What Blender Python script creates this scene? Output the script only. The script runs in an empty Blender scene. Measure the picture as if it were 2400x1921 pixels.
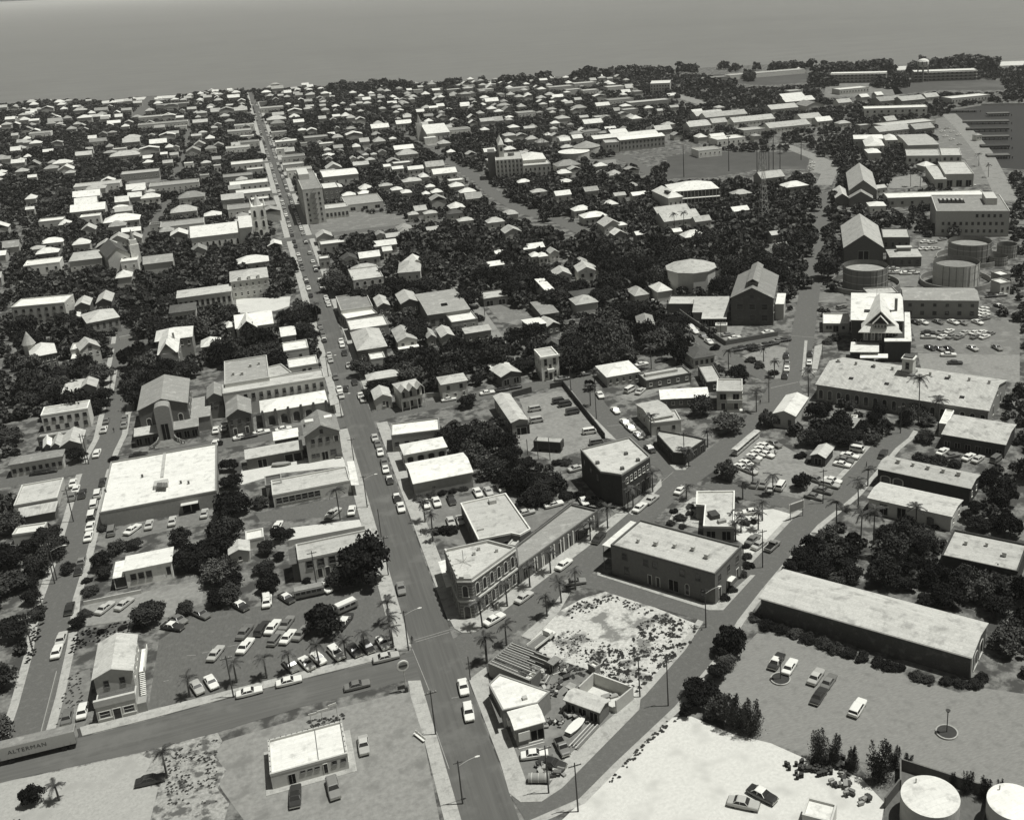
import bpy, bmesh, math, random
import numpy as np
from mathutils import Vector, Matrix, noise
from mathutils.geometry import tessellate_polygon

random.seed(7)
rng = np.random.default_rng(7)
SC = bpy.context.scene
COL = SC.collection

# ---------------------------------------------------------------- camera
# World: ground z = 0, +Y runs up the main street, +X along the cross streets; the camera hangs over the origin.
CAM_H = 132.0
FPX, PX, PY = 2468.7, 1471.75, 770.19          # focal length and principal point in the pixels of the 2400 x 1921 print
PITCH, ROLL, YAW = 0.32571, -0.04784, 0.33863
_f = np.array([math.sin(YAW)*math.cos(PITCH), math.cos(YAW)*math.cos(PITCH), -math.sin(PITCH)])
_r = np.array([math.cos(YAW), -math.sin(YAW), 0.0])
_u = np.cross(_r, _f)
_c, _s = math.cos(ROLL), math.sin(ROLL)
CR_, CU_ = _c*_r + _s*_u, -_s*_r + _c*_u
cam_d = bpy.data.cameras.new('camera')
cam = bpy.data.objects.new('camera', cam_d)
COL.objects.link(cam)
cam_d.sensor_fit = 'HORIZONTAL'
cam_d.sensor_width = 36.0
cam_d.lens = 36.0*FPX/2400
cam_d.shift_x = -(PX-1200)/2400
cam_d.shift_y = (PY-960.5)/2400
cam_d.clip_start = 1.0
cam_d.clip_end = 900000.0
m = Matrix(((CR_[0], CU_[0], -_f[0], 0), (CR_[1], CU_[1], -_f[1], 0), (CR_[2], CU_[2], -_f[2], CAM_H), (0, 0, 0, 1)))
cam.matrix_world = m
SC.camera = cam

# ---------------------------------------------------------------- light
SUN_DIR = Vector((0.95, -0.33, 0)).normalized()      # horizontal direction towards the sun
SUN_EL = math.radians(70)
world = bpy.data.worlds.new('World')
SC.world = world
world.use_nodes = True
nt = world.node_tree
bg = nt.nodes['Background']
sky = nt.nodes.new('ShaderNodeTexSky')
sky.sky_type = 'NISHITA'
sky.sun_disc = False
sky.sun_elevation = SUN_EL
sky.sun_rotation = math.atan2(SUN_DIR.x, SUN_DIR.y)
sky.air_density, sky.dust_density = 1.0, 1.5
bw = nt.nodes.new('ShaderNodeRGBToBW')               # the photograph is black and white
tint = nt.nodes.new('ShaderNodeMixRGB')
tint.blend_type = 'MULTIPLY'
tint.inputs[0].default_value = 1.0
tint.inputs[2].default_value = (1.0, 1.0, 0.96, 1)
nt.links.new(sky.outputs[0], bw.inputs[0])
nt.links.new(bw.outputs[0], tint.inputs[1])
nt.links.new(tint.outputs[0], bg.inputs[0])
bg.inputs[1].default_value = 0.05
sun_d = bpy.data.lights.new('sun', 'SUN')
sun_d.energy = 4.8
sun_d.angle = math.radians(0.5)
sun_d.color = (1.0, 0.995, 0.95)
sun = bpy.data.objects.new('sun', sun_d)
COL.objects.link(sun)
to_sun = Vector((SUN_DIR.x*math.cos(SUN_EL), SUN_DIR.y*math.cos(SUN_EL), math.sin(SUN_EL)))
sun.rotation_euler = (-to_sun).to_track_quat('-Z', 'Y').to_euler()
SC.view_settings.view_transform = 'Standard'
SC.view_settings.look = 'None'
SC.view_settings.exposure = 0.0
SC.view_settings.gamma = 1.0
SC.view_settings.use_curve_mapping = False
try:
    SC.cycles.volume_bounces = 1
    SC.cycles.max_bounces = 6
    SC.cycles.use_denoising = True
except Exception:
    pass

# ---------------------------------------------------------------- pixel -> ground
# Positions were read from enlarged views of the photograph; each letter is one view: origin and enlargement.
VIEW = dict(a=(0, 1400, 3.3133), b=(600, 1400, 3.3133), c=(1100, 1400, 3.3133), d=(1700, 1400, 3.08),
            o=(0, 0, 2.695), p=(600, 150, 3.5933), q=(1100, 150, 3.5933), r=(1600, 100, 2.695), N=(0, 0, 1.0))
for _i, _k in enumerate('efghi'):
    VIEW[_k] = ((0, 500, 1000, 1400, 1800)[_i], 1000, 3.5933)
for _i, _k in enumerate('jklmn'):
    VIEW[_k] = ((0, 500, 1000, 1400, 1800)[_i], 620, 3.5933)
def npx(v, x, y):
    a = VIEW[v]
    return a[0]+x/a[2], a[1]+y/a[2]
def unproject(x, y, z=0.0):
    d = (x-PX)/FPX*CR_-(y-PY)/FPX*CU_+_f
    t = (z-CAM_H)/d[2]
    return float(d[0]*t), float(d[1]*t)
def at(v, x, y, z=0.0):
    return unproject(*npx(v, x, y), z)
def project(X, Y, Z=0.0):
    v = np.array([X, Y, Z-CAM_H])
    q = float(v@_f)
    return PX+FPX*float(v@CR_)/q, PY-FPX*float(v@CU_)/q
def ppm(X, Y):
    return FPX/max(1.0, float(np.array([X, Y, -CAM_H])@_f))     # pixels of the print per metre at that place
def heading(v, x, y, deg):
    """world angle of a line seen at image angle deg (0 right, 90 up) at that pixel"""
    n = npx(v, x, y)
    a = unproject(n[0]-3*math.cos(math.radians(deg)), n[1]+3*math.sin(math.radians(deg)))
    b = unproject(n[0]+3*math.cos(math.radians(deg)), n[1]-3*math.sin(math.radians(deg)))
    return math.atan2(b[1]-a[1], b[0]-a[0])

# ---------------------------------------------------------------- materials (greys: the print is black and white)
MATS = {}
def mat(name, v, rough=0.85, var=0.12, scale=1.5, spec=0.2, bump=0.0, rnd=0.0, metal=0.0, tintb=0.94, streak=None, v2=None, detail=4, coat=0, sheets=None):
    """a grey procedural surface: fine noise + optional blotches (v2) + optional per-object variation"""
    if name in MATS:
        return MATS[name]
    M = bpy.data.materials.new(name)
    M.use_nodes = True
    t = M.node_tree
    P = t.nodes['Principled BSDF']
    P.inputs['Roughness'].default_value = rough
    P.inputs['Specular IOR Level'].default_value = spec
    P.inputs['Metallic'].default_value = metal
    if coat:
        P.inputs['Coat Weight'].default_value = coat
        P.inputs['Coat Roughness'].default_value = 0.12
    tc = t.nodes.new('ShaderNodeTexCoord')
    geo = t.nodes.new('ShaderNodeNewGeometry')
    src = geo.outputs['Position']
    if streak:
        mp = t.nodes.new('ShaderNodeMapping')
        mp.inputs['Scale'].default_value = streak
        t.links.new(src, mp.inputs['Vector'])
        src = mp.outputs[0]
    n1 = t.nodes.new('ShaderNodeTexNoise')
    n1.inputs['Scale'].default_value = scale
    n1.inputs['Detail'].default_value = detail
    n1.inputs['Roughness'].default_value = 0.65
    t.links.new(src, n1.inputs['Vector'])
    mr = t.nodes.new('ShaderNodeMapRange')
    mr.inputs['From Min'].default_value, mr.inputs['From Max'].default_value = 0.28, 0.72
    mr.inputs['To Min'].default_value, mr.inputs['To Max'].default_value = v*(1-var), v*(1+var)
    t.links.new(n1.outputs[0], mr.inputs[0])
    out = mr.outputs[0]
    if v2 is not None:                                  # large blotches of another tone
        n2 = t.nodes.new('ShaderNodeTexNoise')
        n2.inputs['Scale'].default_value = v2[1]
        n2.inputs['Detail'].default_value = 6
        n2.inputs['Roughness'].default_value = 0.6
        t.links.new(geo.outputs['Position'], n2.inputs['Vector'])
        r2 = t.nodes.new('ShaderNodeMapRange')
        r2.interpolation_type = 'SMOOTHSTEP'
        r2.inputs['From Min'].default_value, r2.inputs['From Max'].default_value = v2[2], v2[3]
        t.links.new(n2.outputs[0], r2.inputs[0])
        mx = t.nodes.new('ShaderNodeMix')
        mx.data_type = 'FLOAT'
        mx.inputs['B'].default_value = v2[0]
        t.links.new(r2.outputs[0], mx.inputs['Factor'])
        t.links.new(out, mx.inputs['A'])
        out = mx.outputs['Result']
    if sheets:                                          # laid in sheets: seams and a slight change of tone from sheet to sheet
        bk = t.nodes.new('ShaderNodeTexBrick')
        a = sheets[2]
        for nm, c in (('Color1', 1-a), ('Color2', 1+a), ('Mortar', 1-2.2*a)):
            bk.inputs[nm].default_value = (c, c, c, 1)
        bk.inputs['Scale'].default_value = 1.0
        bk.inputs['Mortar Size'].default_value = sheets[3] if len(sheets) > 3 else .04
        bk.inputs['Brick Width'].default_value, bk.inputs['Row Height'].default_value = sheets[0], sheets[1]
        t.links.new(tc.outputs['Object'], bk.inputs['Vector'])
        m3 = t.nodes.new('ShaderNodeMath')
        m3.operation = 'MULTIPLY'
        t.links.new(out, m3.inputs[0])
        t.links.new(bk.outputs['Color'], m3.inputs[1])
        out = m3.outputs[0]
    if rnd:
        oi = t.nodes.new('ShaderNodeObjectInfo')
        r3 = t.nodes.new('ShaderNodeMapRange')
        r3.inputs['To Min'].default_value, r3.inputs['To Max'].default_value = 1-rnd, 1+rnd
        t.links.new(oi.outputs['Random'], r3.inputs[0])
        mu = t.nodes.new('ShaderNodeMath')
        mu.operation = 'MULTIPLY'
        t.links.new(out, mu.inputs[0])
        t.links.new(r3.outputs[0], mu.inputs[1])
        out = mu.outputs[0]
    cb = t.nodes.new('ShaderNodeCombineColor')
    mb = t.nodes.new('ShaderNodeMath')
    mb.operation = 'MULTIPLY'
    mb.inputs[1].default_value = tintb
    t.links.new(out, mb.inputs[0])
    t.links.new(out, cb.inputs[0]); t.links.new(out, cb.inputs[1]); t.links.new(mb.outputs[0], cb.inputs[2])
    t.links.new(cb.outputs[0], P.inputs['Base Color'])
    if bump:
        bp = t.nodes.new('ShaderNodeBump')
        bp.inputs['Strength'].default_value = bump
        bp.inputs['Distance'].default_value = 0.05
        t.links.new(n1.outputs[0], bp.inputs['Height'])
        t.links.new(bp.outputs[0], P.inputs['Normal'])
    MATS[name] = M
    return M
ROOF = dict(w=mat('roof_white', .63, var=.10, scale=1.6, detail=10, rnd=.10, v2=(.44, .5, .5, .72), sheets=(4.5, 1.1, .05)),
            l=mat('roof_light', .40, var=.16, scale=2.2, detail=12, rnd=.14, v2=(.27, .45, .5, .7), sheets=(5, 1.0, .07)),
            m=mat('roof_mid', .24, var=.18, scale=2.2, detail=12, rnd=.18, v2=(.33, .45, .52, .7), sheets=(4, .9, .08)),
            d=mat('roof_dark', .085, var=.25, scale=2.2, detail=10, rnd=.2, sheets=(3, .8, .1)),
            s=mat('roof_weathered_metal', .4, var=.25, scale=2.2, streak=(1, .12, 1), v2=(.22, .35, .5, .72), sheets=(.8, 6, .06)))
WALL = dict(w=mat('wall_white', .68, var=.08, scale=1.2, rnd=.12, v2=(.45, .4, .55, .75)),
            l=mat('wall_light', .46, var=.1, scale=1.2, rnd=.15),
            m=mat('wall_mid', .24, var=.12, scale=1.5, rnd=.15),
            d=mat('wall_dark', .125, var=.15, scale=1.5, rnd=.2),
            k=mat('wall_black', .045, var=.2, scale=1.5, rnd=.2),
            b=mat('wall_brick', .085, var=.3, scale=6, v2=(.14, .6, .5, .7)))
MARK = mat('worn_road_paint', .26, var=.3, scale=3)
TRIM = mat('trim_white', .62, var=.05)
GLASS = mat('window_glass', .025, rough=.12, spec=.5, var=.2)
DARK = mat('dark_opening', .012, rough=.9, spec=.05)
WOOD = mat('weathered_wood', .14, var=.3, scale=5, rnd=.2)
POLE = mat('pole_timber', .07, var=.3, scale=4)
METAL = mat('galvanised_metal', .4, rough=.45, spec=.5)
ASPHY = mat('asphalt_main_street', .092, var=.2, scale=1.3, detail=10, streak=(1, .03, 1), v2=(.125, .12, .5, .7))
ASPHX = mat('asphalt_cross_street', .098, var=.2, scale=1.3, detail=10, streak=(.03, 1, 1), v2=(.125, .12, .5, .7))
ASPH = mat('asphalt_street', .10, var=.16, scale=2.5, detail=14, bump=.1, v2=(.125, .9, .5, .7))
ASPD = mat('asphalt_lot', .10, var=.2, scale=2, detail=14, bump=.1, v2=(.125, .7, .52, .7), streak=(1, .4, 1))
LOTR = mat('lot_tyre_worn', .19, var=.2, scale=3.0, detail=14, streak=(.3, 1, 1), v2=(.15, .5, .5, .72))
WASTE = mat('waste_ground', .27, var=.4, scale=1.6, detail=14, bump=.3, v2=(.09, .45, .48, .6))
SANDL = mat('pale_dirt', .31, var=.2, scale=1.6, detail=14, bump=.2, v2=(.27, .2, .5, .7))
SANDW = mat('weedy_sand', .43, var=.3, scale=1.4, detail=14, bump=.3, v2=(.17, .2, .5, .6))
LOTM = mat('lot_gravel', .145, var=.22, scale=.9, detail=12, bump=.2, v2=(.2, .2, .48, .66))
LOTL = mat('lot_pale', .21, var=.25, scale=.9, detail=12, bump=.2, v2=(.15, .2, .5, .7))
CONC = mat('pavement_concrete', .34, var=.16, scale=2.2, detail=12, v2=(.24, .6, .5, .7), sheets=(1.6, 1.6, .06))
SAND = mat('coral_sand', .5, var=.14, scale=1.6, detail=14, bump=.3, v2=(.41, .2, .5, .72))
SANDM = mat('sand_scrub', .36, var=.4, scale=1.3, detail=14, bump=.3, v2=(.12, .5, .5, .6))
GROUND = mat('town_ground', .16, var=.4, scale=.9, detail=14, bump=.2, v2=(.05, .22, .42, .58))
FIELD = mat('field_grass', .065, var=.15, scale=.1, detail=8, v2=(.10, .012, .5, .7))
SEA = mat('sea_water', .155, rough=.55, spec=.25, var=.14, scale=.03, detail=12, streak=(.35, 1, 1), v2=(.14, .0012, .45, .7))
BASIN = mat('basin_water', .03, rough=.5, spec=.25, var=.12, scale=.02, detail=6)
LEAF = [mat('leaf_%s' % n, v, rough=.8, spec=.1, var=.5, scale=.35, rnd=.5) for n, v in (('dark', .016), ('mid', .03), ('pale', .06))]
WEED = mat('leaf_weed', .07, rough=.85, spec=.1, var=.4, scale=1)
NEEDLE = mat('leaf_needle', .032, rough=.8, spec=.1, var=.35, scale=.8, rnd=.3)
FROND = mat('leaf_frond', .06, rough=.6, spec=.25, var=.3, scale=1, rnd=.3)
BARK = mat('bark', .09, var=.3, scale=4)
CARM = dict(w=mat('car_white', .66, rough=.35, spec=.5, var=.03, coat=.5), l=mat('car_light', .40, rough=.35, spec=.5, var=.05, rnd=.15, coat=.5),
            m=mat('car_mid', .17, rough=.35, spec=.5, var=.05, rnd=.3, coat=.5), d=mat('car_dark', .03, rough=.3, spec=.5, var=.1, rnd=.3, coat=.5))
TYRE = mat('tyre_rubber', .02, rough=.9)
CHROME = mat('chrome', .55, rough=.25, metal=.9, var=.03)
PRINT = mat('lettering_dark', .06, rough=.8)
SKIN = mat('person_skin', .25, rough=.6)
SHIRT = [mat('shirt_light', .5), mat('shirt_dark', .05)]

# ---------------------------------------------------------------- mesh and object helpers
class MB:
    """collects polygons; build() links them as one mesh object"""
    def __init__(s):
        s.v, s.f, s.mi = [], [], []
    def face(s, pts, mi=0):
        n = len(s.v)
        s.v += [tuple(p) for p in pts]
        s.f.append(tuple(range(n, n+len(pts))))
        s.mi.append(mi)
    def box(s, x0, x1, y0, y1, z0, z1, mi=0, T=None, skip=''):
        c = [(x0, y0, z0), (x1, y0, z0), (x1, y1, z0), (x0, y1, z0), (x0, y0, z1), (x1, y0, z1), (x1, y1, z1), (x0, y1, z1)]
        if T:
            c = [tuple(T @ Vector(p)) for p in c]
        n = len(s.v)
        s.v += c
        for k, q in zip('bt0123', ((3, 2, 1, 0), (4, 5, 6, 7), (0, 1, 5, 4), (1, 2, 6, 5), (2, 3, 7, 6), (3, 0, 4, 7))):
            if k not in skip:
                s.f.append(tuple(n+i for i in q)); s.mi.append(mi)
    def bar(s, a, b, r, sides=5, mi=0, r2=None, cap=True):
        a, b = Vector(a), Vector(b)
        d = (b-a).normalized()
        u = d.orthogonal().normalized()
        w = d.cross(u)
        r2 = r if r2 is None else r2
        n = len(s.v)
        for q, rr in ((a, r), (b, r2)):
            for i in range(sides):
                t = 2*math.pi*i/sides
                s.v.append(tuple(q+u*rr*math.cos(t)+w*rr*math.sin(t)))
        for i in range(sides):
            j = (i+1) % sides
            s.f.append((n+i, n+j, n+sides+j, n+sides+i)); s.mi.append(mi)
        if cap:
            s.f.append(tuple(n+i for i in reversed(range(sides)))); s.mi.append(mi)
            s.f.append(tuple(n+sides+i for i in range(sides))); s.mi.append(mi)
    def prism(s, poly, z0, z1, mi=0, top=True, bottom=False):
        n = len(poly)
        for i in range(n):
            a, b = poly[i], poly[(i+1) % n]
            s.face([(a[0], a[1], z0), (b[0], b[1], z0), (b[0], b[1], z1), (a[0], a[1], z1)], mi)
        for on, z, rev in ((top, z1, False), (bottom, z0, True)):
            if on:
                s.sheet(poly, z, mi, rev)
    def sheet(s, poly, z, mi=0, rev=False):
        for t in tessellate_polygon([[Vector((p[0], p[1], 0)) for p in poly]]):
            q = [(poly[i][0], poly[i][1], z) for i in t]
            ar = (q[1][0]-q[0][0])*(q[2][1]-q[0][1])-(q[1][1]-q[0][1])*(q[2][0]-q[0][0])
            if (ar < 0) != rev:
                q.reverse()
            s.face(q, mi)
    def solid(s, faces, th, mi=0):
        """thin solid under a set of roof faces: tops, undersides and the rim"""
        key = lambda p: (round(p[0], 4), round(p[1], 4), round(p[2], 4))
        edges = {}
        for f in faces:
            s.face(f, mi)
            s.face([(p[0], p[1], p[2]-th) for p in reversed(f)], mi)
            for i in range(len(f)):
                a, b = key(f[i]), key(f[(i+1) % len(f)])
                if (b, a) in edges:
                    del edges[(b, a)]
                else:
                    edges[(a, b)] = 1
        for a, b in edges:
            s.face([(a[0], a[1], a[2]-th), (b[0], b[1], b[2]-th), b, a], mi)
    def mesh(s, name, mats, smooth=False):
        me = bpy.data.meshes.new(name)
        me.from_pydata(s.v, [], s.f)
        for M in (mats if isinstance(mats, (list, tuple)) else [mats]):
            me.materials.append(M)
        if any(s.mi):
            me.polygons.foreach_set('material_index', s.mi)
        if smooth:
            me.polygons.foreach_set('use_smooth', [True]*len(s.f))
        me.update()
        return me
    def build(s, name, mats, parent=None, smooth=False):
        return link(name, s.mesh(name, mats, smooth), parent)
def link(name, data, parent=None, loc=None, rz=None, scale=None):
    o = bpy.data.objects.new(name, data)
    COL.objects.link(o)
    if parent is not None:
        o.parent = parent
    if loc is not None:
        o.location = loc
    if rz is not None:
        o.rotation_euler = (0, 0, rz)
    if scale is not None:
        o.scale = scale
    return o
THINGS = []          # (object, label, category, group, print x)
def tag(o, label, cat, group=None, x=None):
    if x is None:
        x = project(o.location.x, o.location.y, 0)[0]
    THINGS.append([o, label, cat, group, x])
    return o
def empty(name, x, y, rz=0.0, z=0.0):
    o = bpy.data.objects.new(name, None)
    COL.objects.link(o)
    o.location = (x, y, z)
    o.rotation_euler = (0, 0, rz)
    o.empty_display_size = 0.5
    return o
def struct(o, kind='structure'):
    o['kind'] = kind
    return o
def poly_area(p):
    return .5*sum(p[i][0]*p[(i+1) % len(p)][1]-p[(i+1) % len(p)][0]*p[i][1] for i in range(len(p)))
def inset(poly, d):
    """offset a CCW polygon inwards by d"""
    n, out = len(poly), []
    for i in range(n):
        a, b, c = Vector(poly[i-1][:2]), Vector(poly[i][:2]), Vector(poly[(i+1) % n][:2])
        e1, e2 = (b-a).normalized(), (c-b).normalized()
        n1, n2 = Vector((-e1.y, e1.x)), Vector((-e2.y, e2.x))
        k = n1+n2
        k = k/max(.25, 1+n1.dot(n2))
        out.append((b.x+k.x*d, b.y+k.y*d))
    return out
# occupancy of the ground (2 m cells) and of the view (4-pixel cells), used when plants and far houses are spread
OX, OY, OC = -900.0, 60.0, 2.0
OCC = np.zeros((1100, 900), bool)                     # x, y
SEEN = np.zeros((600, 481), np.float32)               # distance of the thing that must stay in view
def fill_poly(arr, poly, val, keep_max=True):
    p = np.array(poly)
    x0, y0 = np.floor(p.min(0)).astype(int); x1, y1 = np.ceil(p.max(0)).astype(int)
    x0, y0 = max(x0, 0), max(y0, 0); x1, y1 = min(x1, arr.shape[0]-1), min(y1, arr.shape[1]-1)
    if x1 < x0 or y1 < y0:
        return
    gx, gy = np.meshgrid(np.arange(x0, x1+1)+.5, np.arange(y0, y1+1)+.5, indexing='ij')
    ins = np.zeros(gx.shape, bool)
    for i in range(len(p)):
        (xa, ya), (xb, yb) = p[i], p[(i+1) % len(p)]
        if ya == yb:
            continue
        c = ((ya > gy) != (yb > gy)) & (gx < (xb-xa)*(gy-ya)/(yb-ya)+xa)
        ins ^= c
    v = arr[x0:x1+1, y0:y1+1]
    v[ins] = np.maximum(v[ins], val) if arr.dtype != bool else True
def occupy(poly, seen_z=None, grow=0.0):
    q = inset(poly, -grow) if grow else poly
    fill_poly(OCC, [((x-OX)/OC, (y-OY)/OC) for x, y in q], 1)
    if seen_z is not None:
        d = sum(y for _, y in poly)/len(poly)
        zl = seen_z*.6
        n = len(poly)
        fill_poly(SEEN, [(x/4, y/4) for x, y in (project(*p, seen_z) for p in poly)], d)
        if seen_z > 1:                                # the upper part of its walls too
            for i in range(n):
                a, b = poly[i], poly[(i+1) % n]
                fill_poly(SEEN, [(x/4, y/4) for x, y in (project(*a, zl), project(*b, zl), project(*b, seen_z), project(*a, seen_z))], d)
def occupied(x, y):
    i, j = int((x-OX)/OC), int((y-OY)/OC)
    return not (0 <= i < OCC.shape[0] and 0 <= j < OCC.shape[1]) or OCC[i, j]
# ================================================================= the setting
def ground_piece(name, poly, z, material, kind='structure', occ=True, seen=True, prism=0):
    if poly_area(poly) < 0:
        poly = poly[::-1]
    mb = MB()
    if prism:
        mb.prism(poly, 0.0, z)
    else:
        mb.sheet(poly, z)
    o = struct(mb.build(name, material), kind)
    if occ:
        occupy(poly, 0.0 if seen else None)
    return o
def px_poly(spec):
    return [at(*q) for q in spec]
def view_poly(v, pts):
    return [at(v, x, y) for x, y in pts]
def strip(pts, w):
    """a polyline in metres widened to a strip"""
    L, Rr = [], []
    for i, p in enumerate(pts):
        a = Vector(pts[max(0, i-1)]); b = Vector(pts[min(len(pts)-1, i+1)])
        d = (b-a).normalized()
        n = Vector((-d.y, d.x))*w/2
        L.append((p[0]+n.x, p[1]+n.y)); Rr.append((p[0]-n.x, p[1]-n.y))
    return Rr+L[::-1]
def road(name, spec, w, z=.045, material=None, seen=True, walk=0):
    pts = [q if len(q) == 2 else at(*q) for q in spec]
    P = strip(pts, w)
    ground_piece(name, P, z, material or ASPH, seen=seen)
    if walk:
        for sgn in (-1, 1):
            off = [(Vector(pts[i])+Vector((-(Vector(pts[min(len(pts)-1, i+1)])-Vector(pts[max(0, i-1)])).normalized().y,
                    (Vector(pts[min(len(pts)-1, i+1)])-Vector(pts[max(0, i-1)])).normalized().x))*sgn*(w/2+walk/2)) for i in range(len(pts))]
            ground_piece('pavement', strip([(p.x, p.y) for p in off], walk), .035, CONC, seen=seen)

# --- island, sea and harbour basin
coast = [('N', -600, 262), ('N', -100, 250), ('N', 61, 240), ('N', 240, 236), ('N', 330, 226), ('N', 450, 220), ('N', 575, 211), ('N', 700, 203),
         ('N', 820, 203), ('N', 960, 199), ('N', 1080, 191), ('N', 1200, 187), ('N', 1330, 178), ('N', 1500, 168), ('N', 1680, 157), ('N', 1800, 151), ('N', 1950, 157),
         ('N', 2100, 153), ('N', 2240, 148), ('N', 2420, 141), ('N', 2600, 134)]
basin = [('N', 2750, 238), ('N', 2500, 240), ('N', 2300, 244), ('N', 2190, 262), ('N', 2222, 262), ('N', 2322, 392), ('N', 2420, 400), ('N', 2700, 420)]
land = [at(*q) for q in coast] + [(2600, 1400)] + [at(*q) for q in basin] + [(2600, 250), (2600, -900), (-1500, -900), (-1500, 1500)]
ground_piece('ground', land, 0.0, GROUND, occ=False)
mb = MB()
mb.sheet([(-150000, -3000), (250000, -3000), (250000, 400000), (-150000, 400000)], -1.6)
struct(mb.build('sea', SEA))
mb = MB()
for i in range(len(land)):                           # the shore drops to the water
    a, b = land[i], land[(i+1) % len(land)]
    mb.face([(a[0], a[1], -1.7), (a[0], a[1], -.01), (b[0], b[1], -.01), (b[0], b[1], -1.7)])
struct(mb.build('shore', SAND))
mb = MB()
mb.sheet(px_poly(basin[2:7]) + [(980, 560), (1030, 640)], -1.3)
struct(mb.build('basin_water', BASIN))
occupy(px_poly(basin[2:7]) + [(980, 560), (1030, 640)], 0.0)
beach = px_poly([('N', 2080, 157), ('N', 2240, 149), ('N', 2420, 142), ('N', 2420, 152), ('N', 2200, 160), ('N', 2095, 165)])
ground_piece('beach', beach, .03, SAND)
ground_piece('beach', px_poly([('N', 235, 238), ('N', 330, 228), ('N', 450, 221), ('N', 450, 227), ('N', 330, 234), ('N', 240, 243)]), .03, SAND)

# --- streets
DV0, DV1 = 16.9, 25.9                                # kerbs of the main street
ground_piece('street', [(DV0, 70), (DV1, 70), (DV1-1.4, 700), (DV1-3.2, 1575), (DV0-1.6, 1575), (DV0-.6, 700)], .05, ASPHY)
front_y = (at('b', 1150, 440)[1], at('b', 1130, 650)[1])
ground_piece('street', px_poly([('a', -120, 1215), ('a', 640, 1082), ('a', 1120, 962), ('a', 1820, 772), ('b', 560, 590), ('b', 1150, 442), ('b', 1215, 400),
             ('b', 1300, 640), ('b', 1230, 640), ('b', 1130, 650), ('b', 800, 740), ('b', 350, 850), ('a', 1700, 1042), ('a', 1100, 1200), ('a', 190, 1392), ('a', -120, 1470)]), .045, ASPHX)
road('street', [(21, 178), ('b', 1560, 420), ('g', 850, 1530), ('g', 1300, 1165), ('g', 1690, 830), ('g', 2010, 560), ('h', 760, 420), ('h', 930, 300), ('h', 1120, 160),
     ('m', 1330, 1350), ('m', 1470, 1160), ('m', 1580, 1000), ('m', 1690, 800), ('m', 1730, 600), ('m', 1760, 400), ('m', 1800, 150), ('r', 850, 1300), ('r', 880, 1100), ('r', 900, 950)], 8.6)
road('street', [('c', 380, 1640), ('c', 760, 1480), ('c', 1000, 1240), ('c', 1480, 800), ('c', 1790, 440), ('h', 1060, 1600), ('h', 1260, 1350), ('h', 1450, 1130),
     ('h', 1750, 800), ('h', 1980, 620), ('i', 640, 540), ('i', 850, 310), ('i', 980, 160), ('n', 1090, 1440), ('n', 1130, 1380)], 6.6, z=.055, walk=1.5)
road('street', [('g', 1330, 1290), ('h', 120, 1330), ('h', 500, 1450), ('h', 900, 1560), ('h', 1040, 1610)], 6.0, z=.06)
road('street', [('h', 930, 470), ('h', 1300, 575), ('h', 1700, 655), ('h', 1960, 690)], 6.0, z=.065)
gy = at('N', 834, 985)[1]
road('street', [(-420, gy), (21, gy), at('l', 430, 1105), at('l', 960, 1012), at('l', 1370, 952), at('l', 1760, 880), at('m', 560, 790), at('m', 1080, 690), at('m', 1540, 615)], 8.0, z=.04)
road('street', [('l', 1290, 1000), ('l', 1420, 1200), ('l', 1600, 1380), ('l', 1880, 1600), ('g', 2060, 330), ('g', 2120, 420)], 7.6, z=.058)
road('street', [('m', 560, 380), ('m', 700, 490), ('m', 860, 610), ('m', 1050, 745), ('m', 1290, 880), ('m', 1500, 980)], 6.5, z=.062)
road('street', [('a', 150, 1250), ('a', 290, 800), ('a', 390, 400), ('e', 480, 1480), ('e', 590, 1150), ('e', 700, 750), ('e', 790, 400), ('e', 860, 220), ('j', 930, 1450),
     ('j', 980, 1200), ('j', 1005, 1040), ('j', 1010, 880), ('j', 1040, 700), ('j', 1065, 520)], 6.6, z=.05, walk=1.7)
road('lane', [('l', 240, 150), ('l', 400, 330), ('l', 560, 560), ('l', 650, 700), ('l', 720, 770)], 4.2, material=LOTL)
road('street', [('o', 905, 1560), ('o', 950, 1450), ('o', 1060, 1290), ('o', 1110, 1180), ('o', 1190, 850), ('o', 1200, 760)], 7, seen=False)
road('street', [('o', 850, 745), ('o', 900, 680), ('o', 960, 610)], 14)
road('street', [('q', 1000, 1430), ('q', 780, 1330), ('q', 450, 1240), ('q', 200, 1090), ('p', 1900, 990), ('p', 1700, 860), ('p', 1400, 690), ('p', 1200, 560), ('p', 1080, 480), ('p', 920, 400)], 9, z=.05)
road('street', [('q', 1090, 690), ('q', 1250, 770), ('q', 1400, 840), ('q', 1540, 930)], 9)
road('street', [('r', 620, 640), ('r', 800, 710), ('r', 900, 750), ('r', 935, 800), ('r', 890, 900)], 10, material=LOTL)
road('street', [('r', 1680, 450), ('r', 1790, 560), ('r', 1900, 690), ('r', 1980, 850), ('r', 2050, 1000)], 12, material=LOTL)
road('street', [('q', 1660, 250), ('q', 1800, 280), ('q', 1990, 340)], 14, material=LOTL)
cross_y = [at('N', 752, 742)[1], at('N', 690, 560)[1], at('N', 655, 455)[1], at('N', 630, 380)[1], at('N', 610, 318)[1]]
for cy in cross_y:                                   # the cross streets farther up, mostly under the trees
    road('street', [(-420, cy), (330, cy)], 7.5, seen=False, z=.04)

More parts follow.
